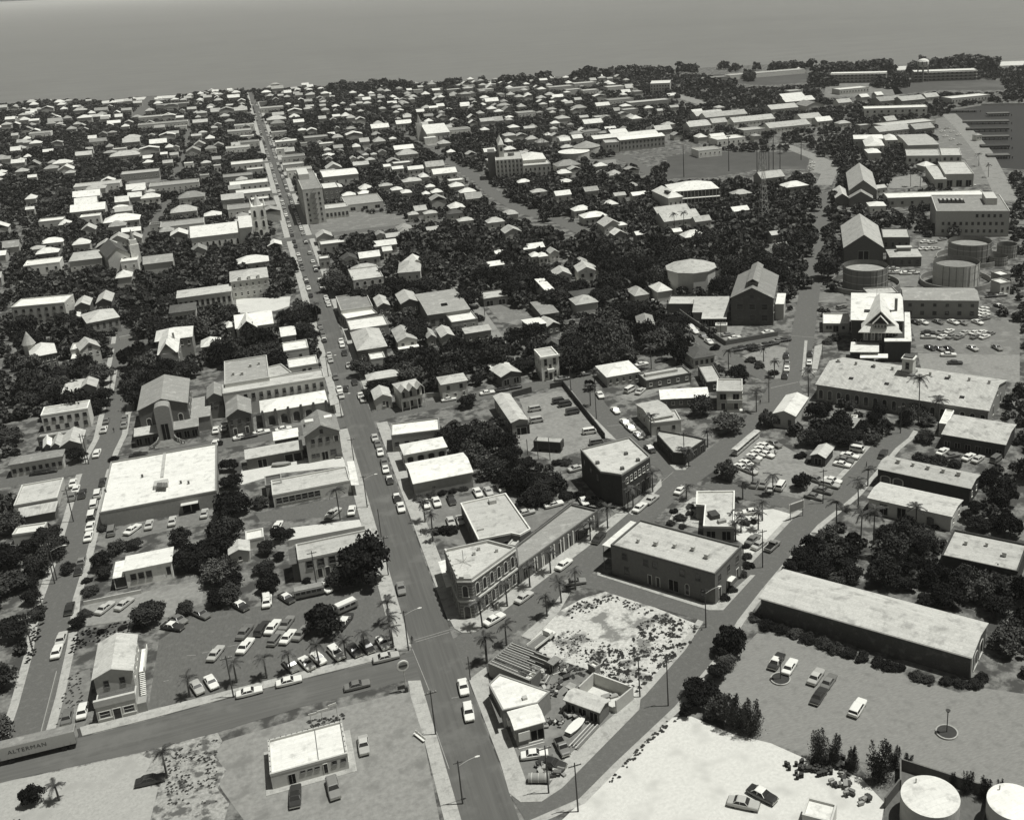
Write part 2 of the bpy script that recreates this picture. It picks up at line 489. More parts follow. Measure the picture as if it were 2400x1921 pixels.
# --- pavements with kerbs
def walk_rect(x0, x1, y0, y1):
    ground_piece('pavement', [(x0, y0), (x1, y0), (x1, y1), (x0, y1)], .13, CONC, prism=1)
ynf, ysf = at('b', 1180, 420)[1], at('b', 1240, 650)[1]
walk_rect(DV0-3.4, DV0, ynf+1.2, gy-5.5)
walk_rect(DV0-2.6, DV0, gy+5.5, cross_y[0]-5)
walk_rect(DV0-3.2, DV0-.3, cross_y[0]+5, cross_y[1]-5)
walk_rect(DV1, DV1+3.4, at('g', 230, 1620)[1], gy-5.5)
walk_rect(DV1, DV1+2.6, gy+5.5, cross_y[0]-5)
walk_rect(DV1-.2, DV1+2.6, cross_y[0]+5, cross_y[1]-5)
for ya, yb in ((cross_y[1]+5, cross_y[2]-5), (cross_y[2]+5, cross_y[3]-5), (cross_y[3]+5, cross_y[4]-5), (cross_y[4]+5, 1560)):
    k = (ya+yb)/2-196
    walk_rect(DV0-k*.0013-3.2, DV0-k*.0013, ya, yb); walk_rect(DV1-k*.0023, DV1-k*.0023+3.2, ya, yb)
ground_piece('pavement', px_poly([('a', 640, 1075), ('a', 1120, 955), ('a', 1820, 765), ('b', 560, 583), ('b', 1110, 445), ('b', 1090, 395), ('b', 540, 530), ('a', 1800, 715), ('a', 1110, 890), ('a', 740, 975), ('a', 620, 1010)]), .13, CONC, prism=1)
ground_piece('pavement', px_poly([('b', 1500, 165), ('b', 1540, 240), ('b', 1600, 275), ('b', 1700, 270), ('b', 1760, 230), ('g', 640, 1560), ('g', 960, 1310), ('g', 1440, 950), ('g', 1700, 730),
     ('g', 1640, 700), ('g', 1460, 830), ('g', 780, 1330), ('g', 400, 1610), ('g', 310, 1630)]), .13, CONC, prism=1)
ground_piece('pavement', px_poly([('c', -2, 640), ('c', 240, 1280), ('c', 310, 1520), ('c', 400, 1590), ('c', 560, 1585), ('c', 720, 1480), ('c', 1320, 870), ('c', 1330, 780), ('c', 1150, 900),
     ('c', 700, 1330), ('c', 620, 1460), ('c', 450, 1450), ('c', 360, 1200), ('c', 160, 700), ('c', 130, 540), ('c', 100, 560)]), .12, CONC, prism=1)
ground_piece('pavement', px_poly([('c', 400, 300), ('c', 480, 330), ('c', 700, 110), ('g', 1210, 1400), ('g', 1140, 1400), ('c', 600, 130)]), .12, CONC, prism=1)
ground_piece('pavement', px_poly([('h', 0, 1225), ('h', 0, 1250), ('h', 940, 1545), ('h', 1060, 1545), ('h', 1330, 1250), ('h', 1290, 1250), ('h', 1030, 1480), ('h', 960, 1505)]), .12, CONC, prism=1)
ground_piece('pavement', px_poly([('g', 1700, 725), ('g', 1730, 745), ('g', 1980, 500), ('g', 1975, 440), ('g', 1900, 530)]), .12, CONC, prism=1)
ground_piece('pavement', px_poly([('h', 610, 320), ('h', 660, 365), ('h', 740, 365), ('h', 780, 320), ('h', 730, 295)]), .12, CONC, prism=1)
ground_piece('pavement', px_poly([('l', 1150, 1020), ('l', 1500, 1460), ('l', 1600, 1480), ('l', 1350, 1230), ('l', 1220, 1060)]), .12, CONC, prism=1)
ground_piece('pavement', px_poly([('l', 950, 975), ('l', 1120, 940), ('l', 1370, 890), ('l', 1370, 920), ('l', 1010, 985)]), .12, CONC, prism=1)
ground_piece('pavement', px_poly([('m', 1480, 690), ('m', 1590, 700), ('m', 1545, 960), ('m', 1490, 965), ('m', 1430, 900), ('m', 1220, 770)]), .12, LOTL, prism=1)
ground_piece('pavement', px_poly([('m', 1745, 640), ('m', 1770, 640), ('m', 1745, 930), ('m', 1720, 935)]), .12, CONC, prism=1)
ground_piece('pavement', px_poly([('m', 1830, 690), ('m', 1900, 670), ('m', 1850, 900), ('m', 1800, 930)]), .12, CONC, prism=1)
ground_piece('pavement', px_poly([('j', 920, 1080), ('j', 960, 900), ('j', 990, 880), ('j', 955, 1090)]), .12, CONC, prism=1)

# --- open lots
LOT = lambda v, pts, z, M, **k: ground_piece('lot', view_poly(v, pts), z, M, **k)
ground_piece('car_park', px_poly([('a', 1150, 870), ('a', 1235, 330), ('a', 1500, 150), ('e', 1700, 1560), ('f', 250, 1540), ('f', 690, 1440), ('f', 1400, 1300), ('f', 1450, 1470), ('b', 1000, 60), ('b', 1095, 390),
    ('b', 540, 528), ('a', 1800, 712)]), .02, ASPD)
ground_piece('forecourt', px_poly([('a', 1740, 1110), ('b', 450, 905), ('b', 1090, 745), ('b', 1210, 725), ('b', 1300, 1080), ('b', 1440, 1800), ('b', -40, 1800), ('a', 1730, 1500), ('a', 1660, 1380), ('a', 1700, 1260), ('a', 1650, 1180)]), .02, LOTL)
ground_piece('forecourt_apron', px_poly([('b', 1180, 645), ('b', 1300, 640), ('b', 1560, 1480), ('b', 1650, 1800), ('b', 1480, 1800), ('b', 1300, 1080), ('b', 1205, 780)]), .025, CONC)
ground_piece('sand_lot', px_poly([('a', -150, 1480), ('a', 190, 1400), ('a', 1690, 1048), ('a', 1730, 1120), ('a', 1660, 1230), ('a', 1760, 1340), ('a', 1690, 1480), ('a', 1780, 1600), ('a', 1720, 1800), ('a', -150, 1800)]), .022, WASTE)
ground_piece('sand_lot', px_poly([('a', -150, 1460), ('a', 500, 1340), ('a', 1080, 1210), ('a', 1180, 1260), ('a', 1120, 1380), ('a', 1230, 1470), ('a', 1150, 1800), ('a', -150, 1800)]), .027, SANDL)
LOT('e', [(630, 1690), (700, 1500), (1180, 1400), (1420, 1330), (1720, 1300), (1700, 1480), (1420, 1600), (1090, 1625)], .024, LOTL)
ground_piece('sand_lot', px_poly([('c', 690, 110), ('c', 880, 5), ('c', 1100, -60), ('c', 1300, 20), ('c', 1840, 235), ('c', 1290, 770), ('c', 930, 560), ('c', 500, 420), ('c', 480, 330)]), .024, SANDW)
ground_piece('yard', px_poly([('c', 560, 400), ('c', 900, 560), ('c', 1280, 770), ('c', 1120, 920), ('c', 700, 1330), ('c', 620, 1460), ('c', 450, 1450), ('c', 360, 1200), ('c', 280, 900)]), .021, LOTM)
ground_piece('sand_lot', px_poly([('c', 640, 1800), ('c', 1560, 930), ('c', 1720, 920), ('c', 2050, 1060), ('d', 330, 1050), ('d', 620, 1180), ('d', 980, 1300), ('d', 1150, 1480), ('d', 1100, 1800), ('d', -100, 1800)]), .024, SAND)
ground_piece('car_park', px_poly([('d', -120, 470), ('d', 80, 420), ('d', 230, 255), ('d', 520, 300), ('d', 900, 430), ('d', 1300, 560), ('d', 1700, 690), ('d', 1850, 650), ('d', 2200, 700), ('d', 2300, 1500), ('d', 1900, 1420), ('d', 1280, 1230), ('d', 560, 1120), ('d', 0, 960), ('d', -60, 700)]), .021, LOTR)
LOT('h', [(1120, 240), (1330, 80), (1480, 110), (1640, 200), (1790, 290), (2000, 190), (2160, 160), (2060, 380), (1900, 640), (1300, 470), (1180, 400)], .022, LOTL)
LOT('h', [(1160, 720), (1480, 690), (1650, 740), (1790, 760), (1640, 930), (1400, 1190), (1240, 1120), (1230, 990), (1160, 940)], .024, SAND)
LOT('h', [(640, 720), (830, 570), (900, 650), (890, 860), (600, 790)], .024, SANDM)
LOT('l', [(700, 1440), (860, 1340), (780, 1130), (1030, 1070), (1150, 1060), (1470, 1450), (1290, 1570), (1050, 1650), (790, 1540)], .022, LOTL)
LOT('l', [(500, 340), (600, 330), (880, 440), (760, 510), (620, 480)], .022, LOTM)
ground_piece('car_park', px_poly([('f', 1640, 690), ('f', 1750, 610), ('f', 2150, 580), ('g', 640, 480), ('g', 800, 640), ('g', 1000, 690), ('g', 1400, 600), ('g', 1450, 680), ('g', 1210, 640), ('g', 900, 880), ('g', 280, 1000), ('g', 100, 940), ('f', 1800, 930)]), .021, LOTM)
LOT('n', [(1200, 480), (1780, 475), (2120, 470), (2120, 760), (1260, 740)], .022, LOTM)
LOT('n', [(1260, 745), (2120, 760), (2120, 1000), (1960, 980), (1290, 880)], .023, LOTL)
LOT('e', [(895, 900), (1000, 860), (1820, 690), (1830, 790), (1280, 900), (900, 1020), (800, 990)], .022, LOTM)
LOT('f', [(350, 730), (500, 700), (1210, 570), (1240, 740), (400, 800)], .022, ASPD)
LOT('f', [(640, 850), (1230, 780), (1270, 870), (720, 990), (640, 1000)], .023, SAND)
LOT('f', [(250, 330), (520, 280), (1080, 240), (1130, 330), (570, 390), (200, 500)], .022, SAND)
LOT('m', [(1440, 1000), (1700, 990), (1740, 1100), (1480, 1160)], .03, ASPH)
LOT('m', [(150, 1110), (520, 1030), (780, 980), (780, 1010), (520, 1060), (300, 1150)], .022, LOTL)
LOT('m', [(950, 530), (1230, 515), (1200, 600), (1080, 640)], .022, LOTL)
LOT('r', [(-100, 720), (80, 690), (760, 690), (800, 740), (780, 800), (480, 800), (200, 850), (-100, 860)], .022, FIELD)
LOT('r', [(800, 740), (960, 735), (880, 830), (790, 810)], .024, LOTL)
LOT('r', [(1280, 860), (1480, 830), (1560, 900), (1420, 920), (1290, 920)], .024, LOTL)
LOT('r', [(1600, 480), (1700, 460), (1850, 640), (1960, 880), (1830, 900), (1790, 740), (1580, 640)], .022, LOTM)
LOT('r', [(1490, 1240), (1680, 1240), (1640, 1330), (1560, 1400), (1500, 1420)], .022, LOTM)
LOT('r', [(1300, 1440), (1500, 1440), (1480, 1540), (1330, 1540)], .022, LOTM)
LOT('r', [(580, 1620), (760, 1640), (1040, 1640), (1000, 1560)], .022, LOTM)
LOT('p', [(440, 1290), (800, 1250), (1260, 1265), (1300, 1340), (900, 1390), (470, 1440)], .024, LOTM)
LOT('p', [(1400, 650), (1560, 640), (1500, 700), (1420, 700)], .022, LOTL)
LOT('q', [(1000, 800), (1230, 790), (1240, 840), (1080, 840)], .022, LOTL)
LOT('o', [(800, 1130), (1040, 1110), (1040, 1140), (830, 1170)], .022, LOTM)
LOT('k', [(190, 290), (650, 270), (640, 350), (520, 390), (200, 410)], .022, SAND)
LOT('j', [(1000, 1180), (1140, 1140), (1130, 1220), (1080, 1280), (1060, 1420), (1030, 1400)], .022, LOTL)
LOT('a', [(480, 620), (700, 550), (720, 900), (640, 1010), (410, 1060), (420, 950)], .022, LOTM)
LOT('a', [(440, 600), (510, 610), (400, 1060), (320, 1090)], .03, CONC)
LOT('r', [(900, 250), (1330, 255), (1400, 330), (900, 345)], .022, LOTM)
LOT('r', [(1300, 230), (2030, 240), (2030, 300), (1600, 300), (1340, 330)], .022, FIELD)
LOT('r', [(200, 200), (800, 190), (800, 250), (520, 270), (200, 250)], .022, FIELD)

# --- stop line, centre line and parking bay marks
def mark(v, a, b, w=.14, z=.068):
    p, q = Vector(at(v, *a)), Vector(at(v, *b))
    return ground_piece('road_marking', strip([tuple(p), tuple(q)], w), z, MARK, occ=False)
mark('b', (1230, 330), (1520, 245)); mark('b', (1240, 345), (1500, 270)); mark('b', (1520, 780), (1580, 770)); mark('b', (1215, 400), (1345, 720), .12); mark('b', (1400, 1040), (1500, 1330), .12)
for x0, y0, x1, y1 in ((1450, 450, 1520, 445), (1570, 430, 1640, 415), (1270, 650, 1310, 640), (1690, 850, 1740, 845), (1770, 380, 1840, 365)):
    mark('a', (x0, y0), (x1, y1), .12, .03)
mark('h', (430, 560), (640, 380), .15); mark('m', (1460, 1040), (1690, 990), .3, .07); mark('m', (1500, 590), (1900, 620), .2, .07)
mark('l', (1520, 1360), (1650, 1350), .2, .07)
# ================================================================= building kit
def _win_mesh(kind):
    mb = MB()
    if kind in 'wsv':                                    # sash window: frame ring, glass, glazing bar, sill
        fx, fz = .09, .07
        for (x0, x1, z0, z1) in ((-.5, -.5+fx, -.5, .5), (.5-fx, .5, -.5, .5), (-.5+fx, .5-fx, -.5, -.5+fz), (-.5+fx, .5-fx, .5-fz, .5)):
            mb.box(x0, x1, -.07, .0, z0, z1, 0, skip='2')
        mb.box(-.5+fx, .5-fx, -.03, .0, -.025, .025, 0, skip='2')
        mb.box(-.56, .56, -.13, .0, -.56, -.5, 0, skip='2')
        mb.face([(-.5+fx, -.012, -.5+fz), (.5-fx, -.012, -.5+fz), (.5-fx, -.012, .5-fz), (-.5+fx, -.012, .5-fz)], 1)
        return mb.mesh('window', [TRIM if kind == 'w' else (WALL['m'] if kind == 's' else WALL['d']), GLASS])
    if kind == 'a':                                      # round-headed window with a surround
        n = 8
        arc = lambda r, top: [(-r, -.5)]+[(-r, top)]+[(-r*math.cos(math.pi*i/n), top+(.5-.25)*(r/.5)*math.sin(math.pi*i/n)) for i in range(1, n)]+[(r, top), (r, -.5)]
        o, i_ = arc(.5, .25), arc(.38, .25)
        for k in range(len(o)-1):
            mb.face([(o[k][0], -.09, o[k][1]), (i_[k][0], -.09, i_[k][1]), (i_[k+1][0], -.09, i_[k+1][1]), (o[k+1][0], -.09, o[k+1][1])], 0)
            mb.face([(o[k][0], 0, o[k][1]), (o[k][0], -.09, o[k][1]), (o[k+1][0], -.09, o[k+1][1]), (o[k+1][0], 0, o[k+1][1])], 0)
            mb.face([(i_[k][0], -.09, i_[k][1]), (i_[k][0], -.012, i_[k][1]), (i_[k+1][0], -.012, i_[k+1][1]), (i_[k+1][0], -.09, i_[k+1][1])], 0)
        mb.face([(x, -.012, z) for x, z in reversed(i_)], 1)
        mb.box(-.58, .58, -.16, 0, -.55, -.5, 0, skip='2')
        return mb.mesh('arched_window', [WALL['l'], GLASS])
    if kind == 'd':                                      # door
        for (x0, x1, z0, z1) in ((-.5, -.4, -.5, .5), (.4, .5, -.5, .5), (-.4, .4, .45, .5)):
            mb.box(x0, x1, -.08, 0, z0, z1, 0, skip='2')
        mb.face([(-.4, -.02, -.5), (.4, -.02, -.5), (.4, -.02, .45), (-.4, -.02, .45)], 1)
        mb.box(-.3, .3, -.05, -.021, .05, .38, 1, skip='2')
        return mb.mesh('door', [TRIM, WALL['k']])
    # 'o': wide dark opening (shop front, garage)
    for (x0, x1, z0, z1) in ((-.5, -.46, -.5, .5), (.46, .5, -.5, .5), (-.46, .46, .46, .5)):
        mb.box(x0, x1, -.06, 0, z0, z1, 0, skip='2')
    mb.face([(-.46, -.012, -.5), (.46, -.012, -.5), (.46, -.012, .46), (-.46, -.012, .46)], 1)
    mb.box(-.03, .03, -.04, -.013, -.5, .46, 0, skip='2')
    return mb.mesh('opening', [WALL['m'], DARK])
WIN = {k: _win_mesh(k) for k in 'wsvado'}
def _half(me, mi, name):
    mb = MB()
    for q in me.polygons:
        if q.material_index == mi:
            mb.face([me.vertices[i].co[:] for i in q.vertices])
    return mb.mesh(name, me.materials[mi])
WFRAME = {k: _half(WIN[k], 0, 'frame') for k in WIN}
WPANE = {k: _half(WIN[k], 1, 'pane') for k in WIN}
WNAME = dict(w='window', s='window', v='window', a='arched_window', d='door', o='shop_opening')
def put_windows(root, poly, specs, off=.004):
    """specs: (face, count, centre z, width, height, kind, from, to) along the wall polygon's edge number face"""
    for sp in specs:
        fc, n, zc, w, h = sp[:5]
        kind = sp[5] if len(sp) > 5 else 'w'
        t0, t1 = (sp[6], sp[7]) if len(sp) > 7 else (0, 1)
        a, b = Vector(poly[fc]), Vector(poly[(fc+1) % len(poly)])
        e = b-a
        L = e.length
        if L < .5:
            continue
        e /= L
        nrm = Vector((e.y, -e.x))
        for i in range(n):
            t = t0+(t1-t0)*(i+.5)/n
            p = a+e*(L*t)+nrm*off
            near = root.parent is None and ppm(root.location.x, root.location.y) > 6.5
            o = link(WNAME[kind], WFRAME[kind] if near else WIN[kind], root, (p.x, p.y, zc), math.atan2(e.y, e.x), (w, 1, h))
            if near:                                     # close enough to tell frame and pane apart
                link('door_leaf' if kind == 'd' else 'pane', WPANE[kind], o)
def roof_faces(kind, w, d, h, rise):
    x, y = w/2, d/2
    A, B, C, D = (-x, -y, h), (x, -y, h), (x, y, h), (-x, y, h)
    z = h+rise
    if kind == 'gx':                                     # ridge along the width
        P, Q = (-x, 0, z), (x, 0, z)
        return [[A, B, Q, P], [C, D, P, Q]]
    if kind == 'gy':                                     # ridge along the depth, gable to the viewer
        P, Q = (0, -y, z), (0, y, z)
        return [[D, A, P, Q], [B, C, Q, P]]
    if kind == 'hip':
        if w >= d:
            k = min(y, w*.45)
            P, Q = (-x+k, 0, z), (x-k, 0, z)
            return [[A, B, Q, P], [C, D, P, Q], [D, A, P], [B, C, Q]]
        k = min(x, d*.45)
        P, Q = (0, -y+k, z), (0, y-k, z)
        return [[A, B, P], [B, C, Q, P], [C, D, Q], [D, A, P, Q]]
    if kind == 'shed':                                   # high at the back
        return [[A, B, (x, y, z), (-x, y, z)]]
    if kind == 'shedr':                                  # high at the front
        return [[(-x, -y, z), (x, -y, z), C, D]]
    return [[A, B, C, D]]
def wall_poly(w, d, k):
    x, y = w/2-k, d/2-k
    return [(-x, -y), (x, -y), (x, y), (-x, y)]
def shell(root, kind, w, d, h, rise, wt, rt, z0=0.0, over=.35, name_r='roof', name_w='wall'):
    """walls and roof of one rectangular block centred on root"""
    P = wall_poly(w, d, over)
    wb = MB()
    th = .16
    if kind == 'flat':
        flat_block(root, wall_poly(w, d, 0), h, wt, rt, z0)
        return wall_poly(w, d, 0)
    x, y = w/2-over, d/2-over
    top = h-th-.02
    if kind == 'gx' or kind == 'gy':
        run = d/2 if kind == 'gx' else w/2
        lift = rise*over/run
        zz, za = top+lift, top+rise
        if kind == 'gx':
            wb.face([(-x, -y, z0), (x, -y, z0), (x, -y, zz), (-x, -y, zz)])
            wb.face([(x, y, z0), (-x, y, z0), (-x, y, zz), (x, y, zz)])
            wb.face([(x, -y, z0), (x, y, z0), (x, y, zz), (x, 0, za), (x, -y, zz)])
            wb.face([(-x, y, z0), (-x, -y, z0), (-x, -y, zz), (-x, 0, za), (-x, y, zz)])
        else:
            wb.face([(x, -y, z0), (x, y, z0), (x, y, zz), (x, -y, zz)])
            wb.face([(-x, y, z0), (-x, -y, z0), (-x, -y, zz), (-x, y, zz)])
            wb.face([(-x, -y, z0), (x, -y, z0), (x, -y, zz), (0, -y, za), (-x, -y, zz)])
            wb.face([(x, y, z0), (-x, y, z0), (-x, y, zz), (0, y, za), (x, y, zz)])
    elif kind in ('shed', 'shedr'):
        zl, zh = top, top+rise
        a, b = (zl, zh) if kind == 'shed' else (zh, zl)
        wb.face([(-x, -y, z0), (x, -y, z0), (x, -y, a), (-x, -y, a)])
        wb.face([(x, y, z0), (-x, y, z0), (-x, y, b), (x, y, b)])
        wb.face([(x, -y, z0), (x, y, z0), (x, y, b), (x, -y, a)])
        wb.face([(-x, y, z0), (-x, -y, z0), (-x, -y, a), (-x, y, b)])
    else:
        wb.prism(P, z0, top, top=False)
    wb.build(name_w, WALL[wt], root)
    rb = MB()
    rb.solid(roof_faces(kind, w, d, h, rise), th)
    rb.build(name_r, ROOF[rt], root)
    return P
def flat_block(root, poly, h, wt, rt, z0=0.0, par=.5, cop=None):
    """flat-roofed block on any outline: walls, sunken roof deck and a coping round it"""
    wb = MB()
    wb.prism(poly, z0, h-par, top=False)
    wb.build('wall', WALL[wt], root)
    rb = MB()
    rb.sheet(inset(poly, .28), h-par+.06)
    rb.build('roof', ROOF[rt], root)
    o, i_ = inset(poly, -.05), inset(poly, .28)
    pb = MB()
    n = len(poly)
    for k in range(n):
        j = (k+1) % n
        pb.face([(*o[k], h-par), (*o[j], h-par), (*o[j], h), (*o[k], h)])
        pb.face([(*i_[j], h-par), (*i_[k], h-par), (*i_[k], h), (*i_[j], h)])
        pb.face([(*o[k], h), (*o[j], h), (*i_[j], h), (*i_[k], h)])
        pb.face([(*poly[k], h-par), (*poly[j], h-par), (*o[j], h-par), (*o[k], h-par)][::-1])
    pb.build('parapet', cop or WALL[wt], root)
def fit_rect(pts):
    """rectangle through three measured corners: near-left, near-right, far-right"""
    A, B, C = (Vector(p) for p in pts)
    u, v = B-A, C-B
    a1 = math.atan2(u.y, u.x); a2 = math.atan2(v.y, v.x)-math.pi/2
    a2 = a1+((a2-a1+math.pi) % (2*math.pi)-math.pi)
    ang = (a1*u.length+a2*v.length)/(u.length+v.length)
    if abs(ang) < math.radians(7):
        ang = 0.0
    ex, ey = Vector((math.cos(ang), math.sin(ang))), Vector((-math.sin(ang), math.cos(ang)))
    w = max(1.5, abs(u.dot(ex))); d = max(1.5, abs(v.dot(ey)))
    c = (A+C)/2
    return c, w, d, ang
def auto_windows(w, d, h, right=True, wide=1.0):
    out = []
    st = max(1, int((h-.6)//2.9))
    for s in range(st):
        z = 1.75+s*3.1
        if z+.8 > h:
            break
        n = max(1, int(w/3.4)); m_ = max(1, int(d/3.8))
        out.append((0, n, z, wide, 1.35, 'w'))
        out.append((1, m_, z, wide, 1.35, 'w'))
        out.append((3, m_, z, wide, 1.35, 'w'))
    return out
def house(label, v, A, B, C, h, roof='gx', rise=1.8, wt='l', rt='l', wins=None, name='house', cat='house', over=.35, stack=0, group=None, vents=0, seen=True, ang=None):
    pts = [at(v, *p, h) for p in (A, B, C)]
    c, w, d, a = fit_rect(pts)
    if ang is not None:
        a = ang
    root = empty(name, c.x, c.y, a)
    P = shell(root, roof, w, d, h, rise, wt, rt, over=over if roof != 'flat' else 0)
    put_windows(root, P, auto_windows(w, d, h) if wins is None else wins)
    ca, sa = math.cos(a), math.sin(a)
    W = [(c.x+ca*x-sa*y, c.y+sa*x+ca*y) for x, y in wall_poly(w, d, 0)]
    occupy(W, h+rise*.4 if seen else None, .5)
    if stack:
        mb = MB()
        mb.box(w*.2, w*.2+.7, -.35, .35, h-.2, h+rise+.9)
        mb.build('chimney', WALL['m'], root)
    for i in range(vents):
        mb = MB()
        x = w*(-.4+.8*(i+.5)/vents); y = d*random.uniform(-.2, .2) if roof == 'flat' else 0
        z = h-.44 if roof == 'flat' else h+rise-.1
        s = random.uniform(.25, .5)
        mb.box(x-s, x+s, y-s, y+s, z, z+.55+s)
        mb.box(x-s-.1, x+s+.1, y-s-.1, y+s+.1, z+.55+s, z+.7+s)
        mb.build('roof_vent', METAL, root)
    tag(root, label, cat, group, x=project(c.x, c.y, h)[0])
    root['_w'], root['_d'] = w, d
    return root
def block(label, v, pts, h, wt='l', rt='l', wins=(), name='building', cat='building', par=.5, group=None, cop=None, seen=True):
    """flat-roofed building on an irregular outline of measured roof corners, counter-clockwise from near left"""
    W = [at(v if isinstance(v, str) else v[i], *p, h) for i, p in enumerate(pts)]
    if poly_area(W) < 0:
        raise ValueError('clockwise '+label)
    cx = sum(p[0] for p in W)/len(W); cy = sum(p[1] for p in W)/len(W)
    root = empty(name, cx, cy)
    L = [(x-cx, y-cy) for x, y in W]
    flat_block(root, L, h, wt, rt, par=par, cop=cop)
    put_windows(root, L, wins)
    occupy(W, h if seen else None, .5)
    tag(root, label, cat, group, x=project(cx, cy, h)[0])
    root['_n'] = len(L)
    return root, L
def part_box(root, name, M, *boxes):
    mb = MB()
    for b in boxes:
        mb.box(*b)
    return mb.build(name, M, root)
def local(root, X, Y):
    a = root.rotation_euler.z
    dx, dy = X-root.location.x, Y-root.location.y
    return dx*math.cos(a)+dy*math.sin(a), -dx*math.sin(a)+dy*math.cos(a)
def canopy(root, v, pts, z, M, th=.12, posts=False, name='canopy'):
    """a flat canopy or awning attached to a building, given by measured corners at height z"""
    L = [local(root, *at(v, x, y, z)) for x, y in pts]
    if poly_area(L) < 0:
        L = L[::-1]
    mb = MB()
    mb.prism(L, z-th, z, top=True, bottom=True)
    o = mb.build(name, M, root)
    if posts:
        for q in L:
            pb = MB(); pb.bar((*q, 0), (*q, z-th), .07)
            pb.build('post', TRIM, root)
    return o
def roof_box(root, v, x, y, z, s=(1, 1, .9), name='roof_vent', M=None):
    lx, ly = local(root, *at(v, x, y, z))
    return part_box(root, name, M or METAL, (lx-s[0]/2, lx+s[0]/2, ly-s[1]/2, ly+s[1]/2, z, z+s[2]))
def cylinder_part(root, name, M, x, y, r, z0, z1, n=32, r2=None, top=True, smooth=False):
    mb = MB()
    r2 = r if r2 is None else r2
    ring = [(x+r*math.cos(2*math.pi*i/n), y+r*math.sin(2*math.pi*i/n)) for i in range(n)]
    ring2 = [(x+r2*math.cos(2*math.pi*i/n), y+r2*math.sin(2*math.pi*i/n)) for i in range(n)]
    for i in range(n):
        j = (i+1) % n
        mb.face([(*ring[i], z0), (*ring[j], z0), (*ring2[j], z1), (*ring2[i], z1)])
    if top:
        mb.face([(*p, z1) for p in ring2])
    return mb.build(name, M, root)
# ================================================================= buildings of the foreground
# corner house with shop front, bottom left
r0 = house('pale two-storey gabled house with a one-storey shop front, on the bottom-left street corner', 'a', (712, 640), (1040, 565), (1068, 285), 7.4, 'gy', 1.5, 'l', 'l',
           [(0, 2, 5.6, 1.0, 1.5, 'v', .08, .92), (3, 4, 5.4, .9, 1.3), (1, 4, 5.4, .9, 1.3), (3, 4, 2.0, .9, 1.3)], name='corner_house', stack=0)
w_, d_ = r0['_w'], r0['_d']
fy = local(r0, *at('a', 740, 985))[1]
part_box(r0, 'shop_front', WALL['l'], (-w_/2+.3, w_/2-.1, fy, -d_/2+.36, 0, 3.7))
part_box(r0, 'shop_roof', ROOF['d'], (-w_/2+.6, w_/2-.4, fy+.5, -d_/2+.3, 3.7, 3.86))
part_box(r0, 'shop_parapet', WALL['l'], (-w_/2+.2, w_/2, fy-.12, fy+.5, 3.6, 5.0))
put_windows(r0, [(-w_/2+.3, fy), (w_/2-.1, fy)], [(0, 1, 1.7, 2.2, 1.6, 'w', .05, .35), (0, 1, 1.7, 2.2, 1.6, 'w', .65, .95), (0, 1, 1.3, 1.6, 2.5, 'd', .4, .6)])
for i in range(14):                                    # outside stair on the right
    part_box(r0, 'stair_tread', WALL['w'], (w_/2+.05, w_/2+1.1, -d_/2+.6+i*.3, -d_/2+.86+i*.3, .24*i+.2, .24*i+.26))
part_box(r0, 'stair_landing', WALL['w'], (w_/2+.05, w_/2+1.2, -d_/2+4.8, d_/2, 3.6, 3.75))
part_box(r0, 'stair_rail', WALL['w'], (w_/2+1.12, w_/2+1.2, -d_/2+4.8, d_/2, 3.75, 4.7))
part_box(r0, 'side_store', WALL['m'], (w_/2-.05, w_/2+1.6, fy+.1, fy+2.4, 0, 2.2))
# filling station
r0 = house('low white-roofed filling station with a row of small windows, bottom centre forecourt', 'b', (115, 1355), (715, 1215), (660, 965), 3.4, 'flat', 0, 'l', 'w',
           [(0, 3, 2.1, .9, .5, 'v', .36, .64), (0, 1, 1.5, .8, 2.0, 'd', .66, .74), (0, 2, 2.2, .9, .8, 'v', .76, 1.0), (0, 1, 1.15, 1.2, 2.2, 'o', .2, .32),
            (1, 3, 1.8, 1.6, 1.6), (3, 2, 1.8, 1, 1)], name='filling_station', cat='filling station')
part_box(r0, 'roof_joint', WALL['d'], (r0['_w']*.12, r0['_w']*.12+.12, -r0['_d']/2+.3, r0['_d']/2-.3, 2.95, 3.08))
for i in range(14):
    x = -r0['_w']/2+.3+i*(r0['_w']-.6)/13
    part_box(r0, 'parapet_stud', WALL['d'], (x-.06, x+.06, r0['_d']/2-.16, r0['_d']/2-.04, 3.4, 3.62))
for i in range(7):
    y = -r0['_d']/2+.5+i*(r0['_d']-1)/6
    part_box(r0, 'parapet_stud', WALL['d'], (-r0['_w']/2+.05, -r0['_w']/2+.17, y-.06, y+.06, 3.4, 3.62))
    part_box(r0, 'parapet_stud', WALL['d'], (r0['_w']/2-.17, r0['_w']/2-.05, y-.06, y+.06, 3.4, 3.62))
ground_piece('pavement', [(r0.location.x+x, r0.location.y+y) for x, y in wall_poly(r0['_w']+2.4, r0['_d']+2.4, 0)], .1, CONC, prism=1)
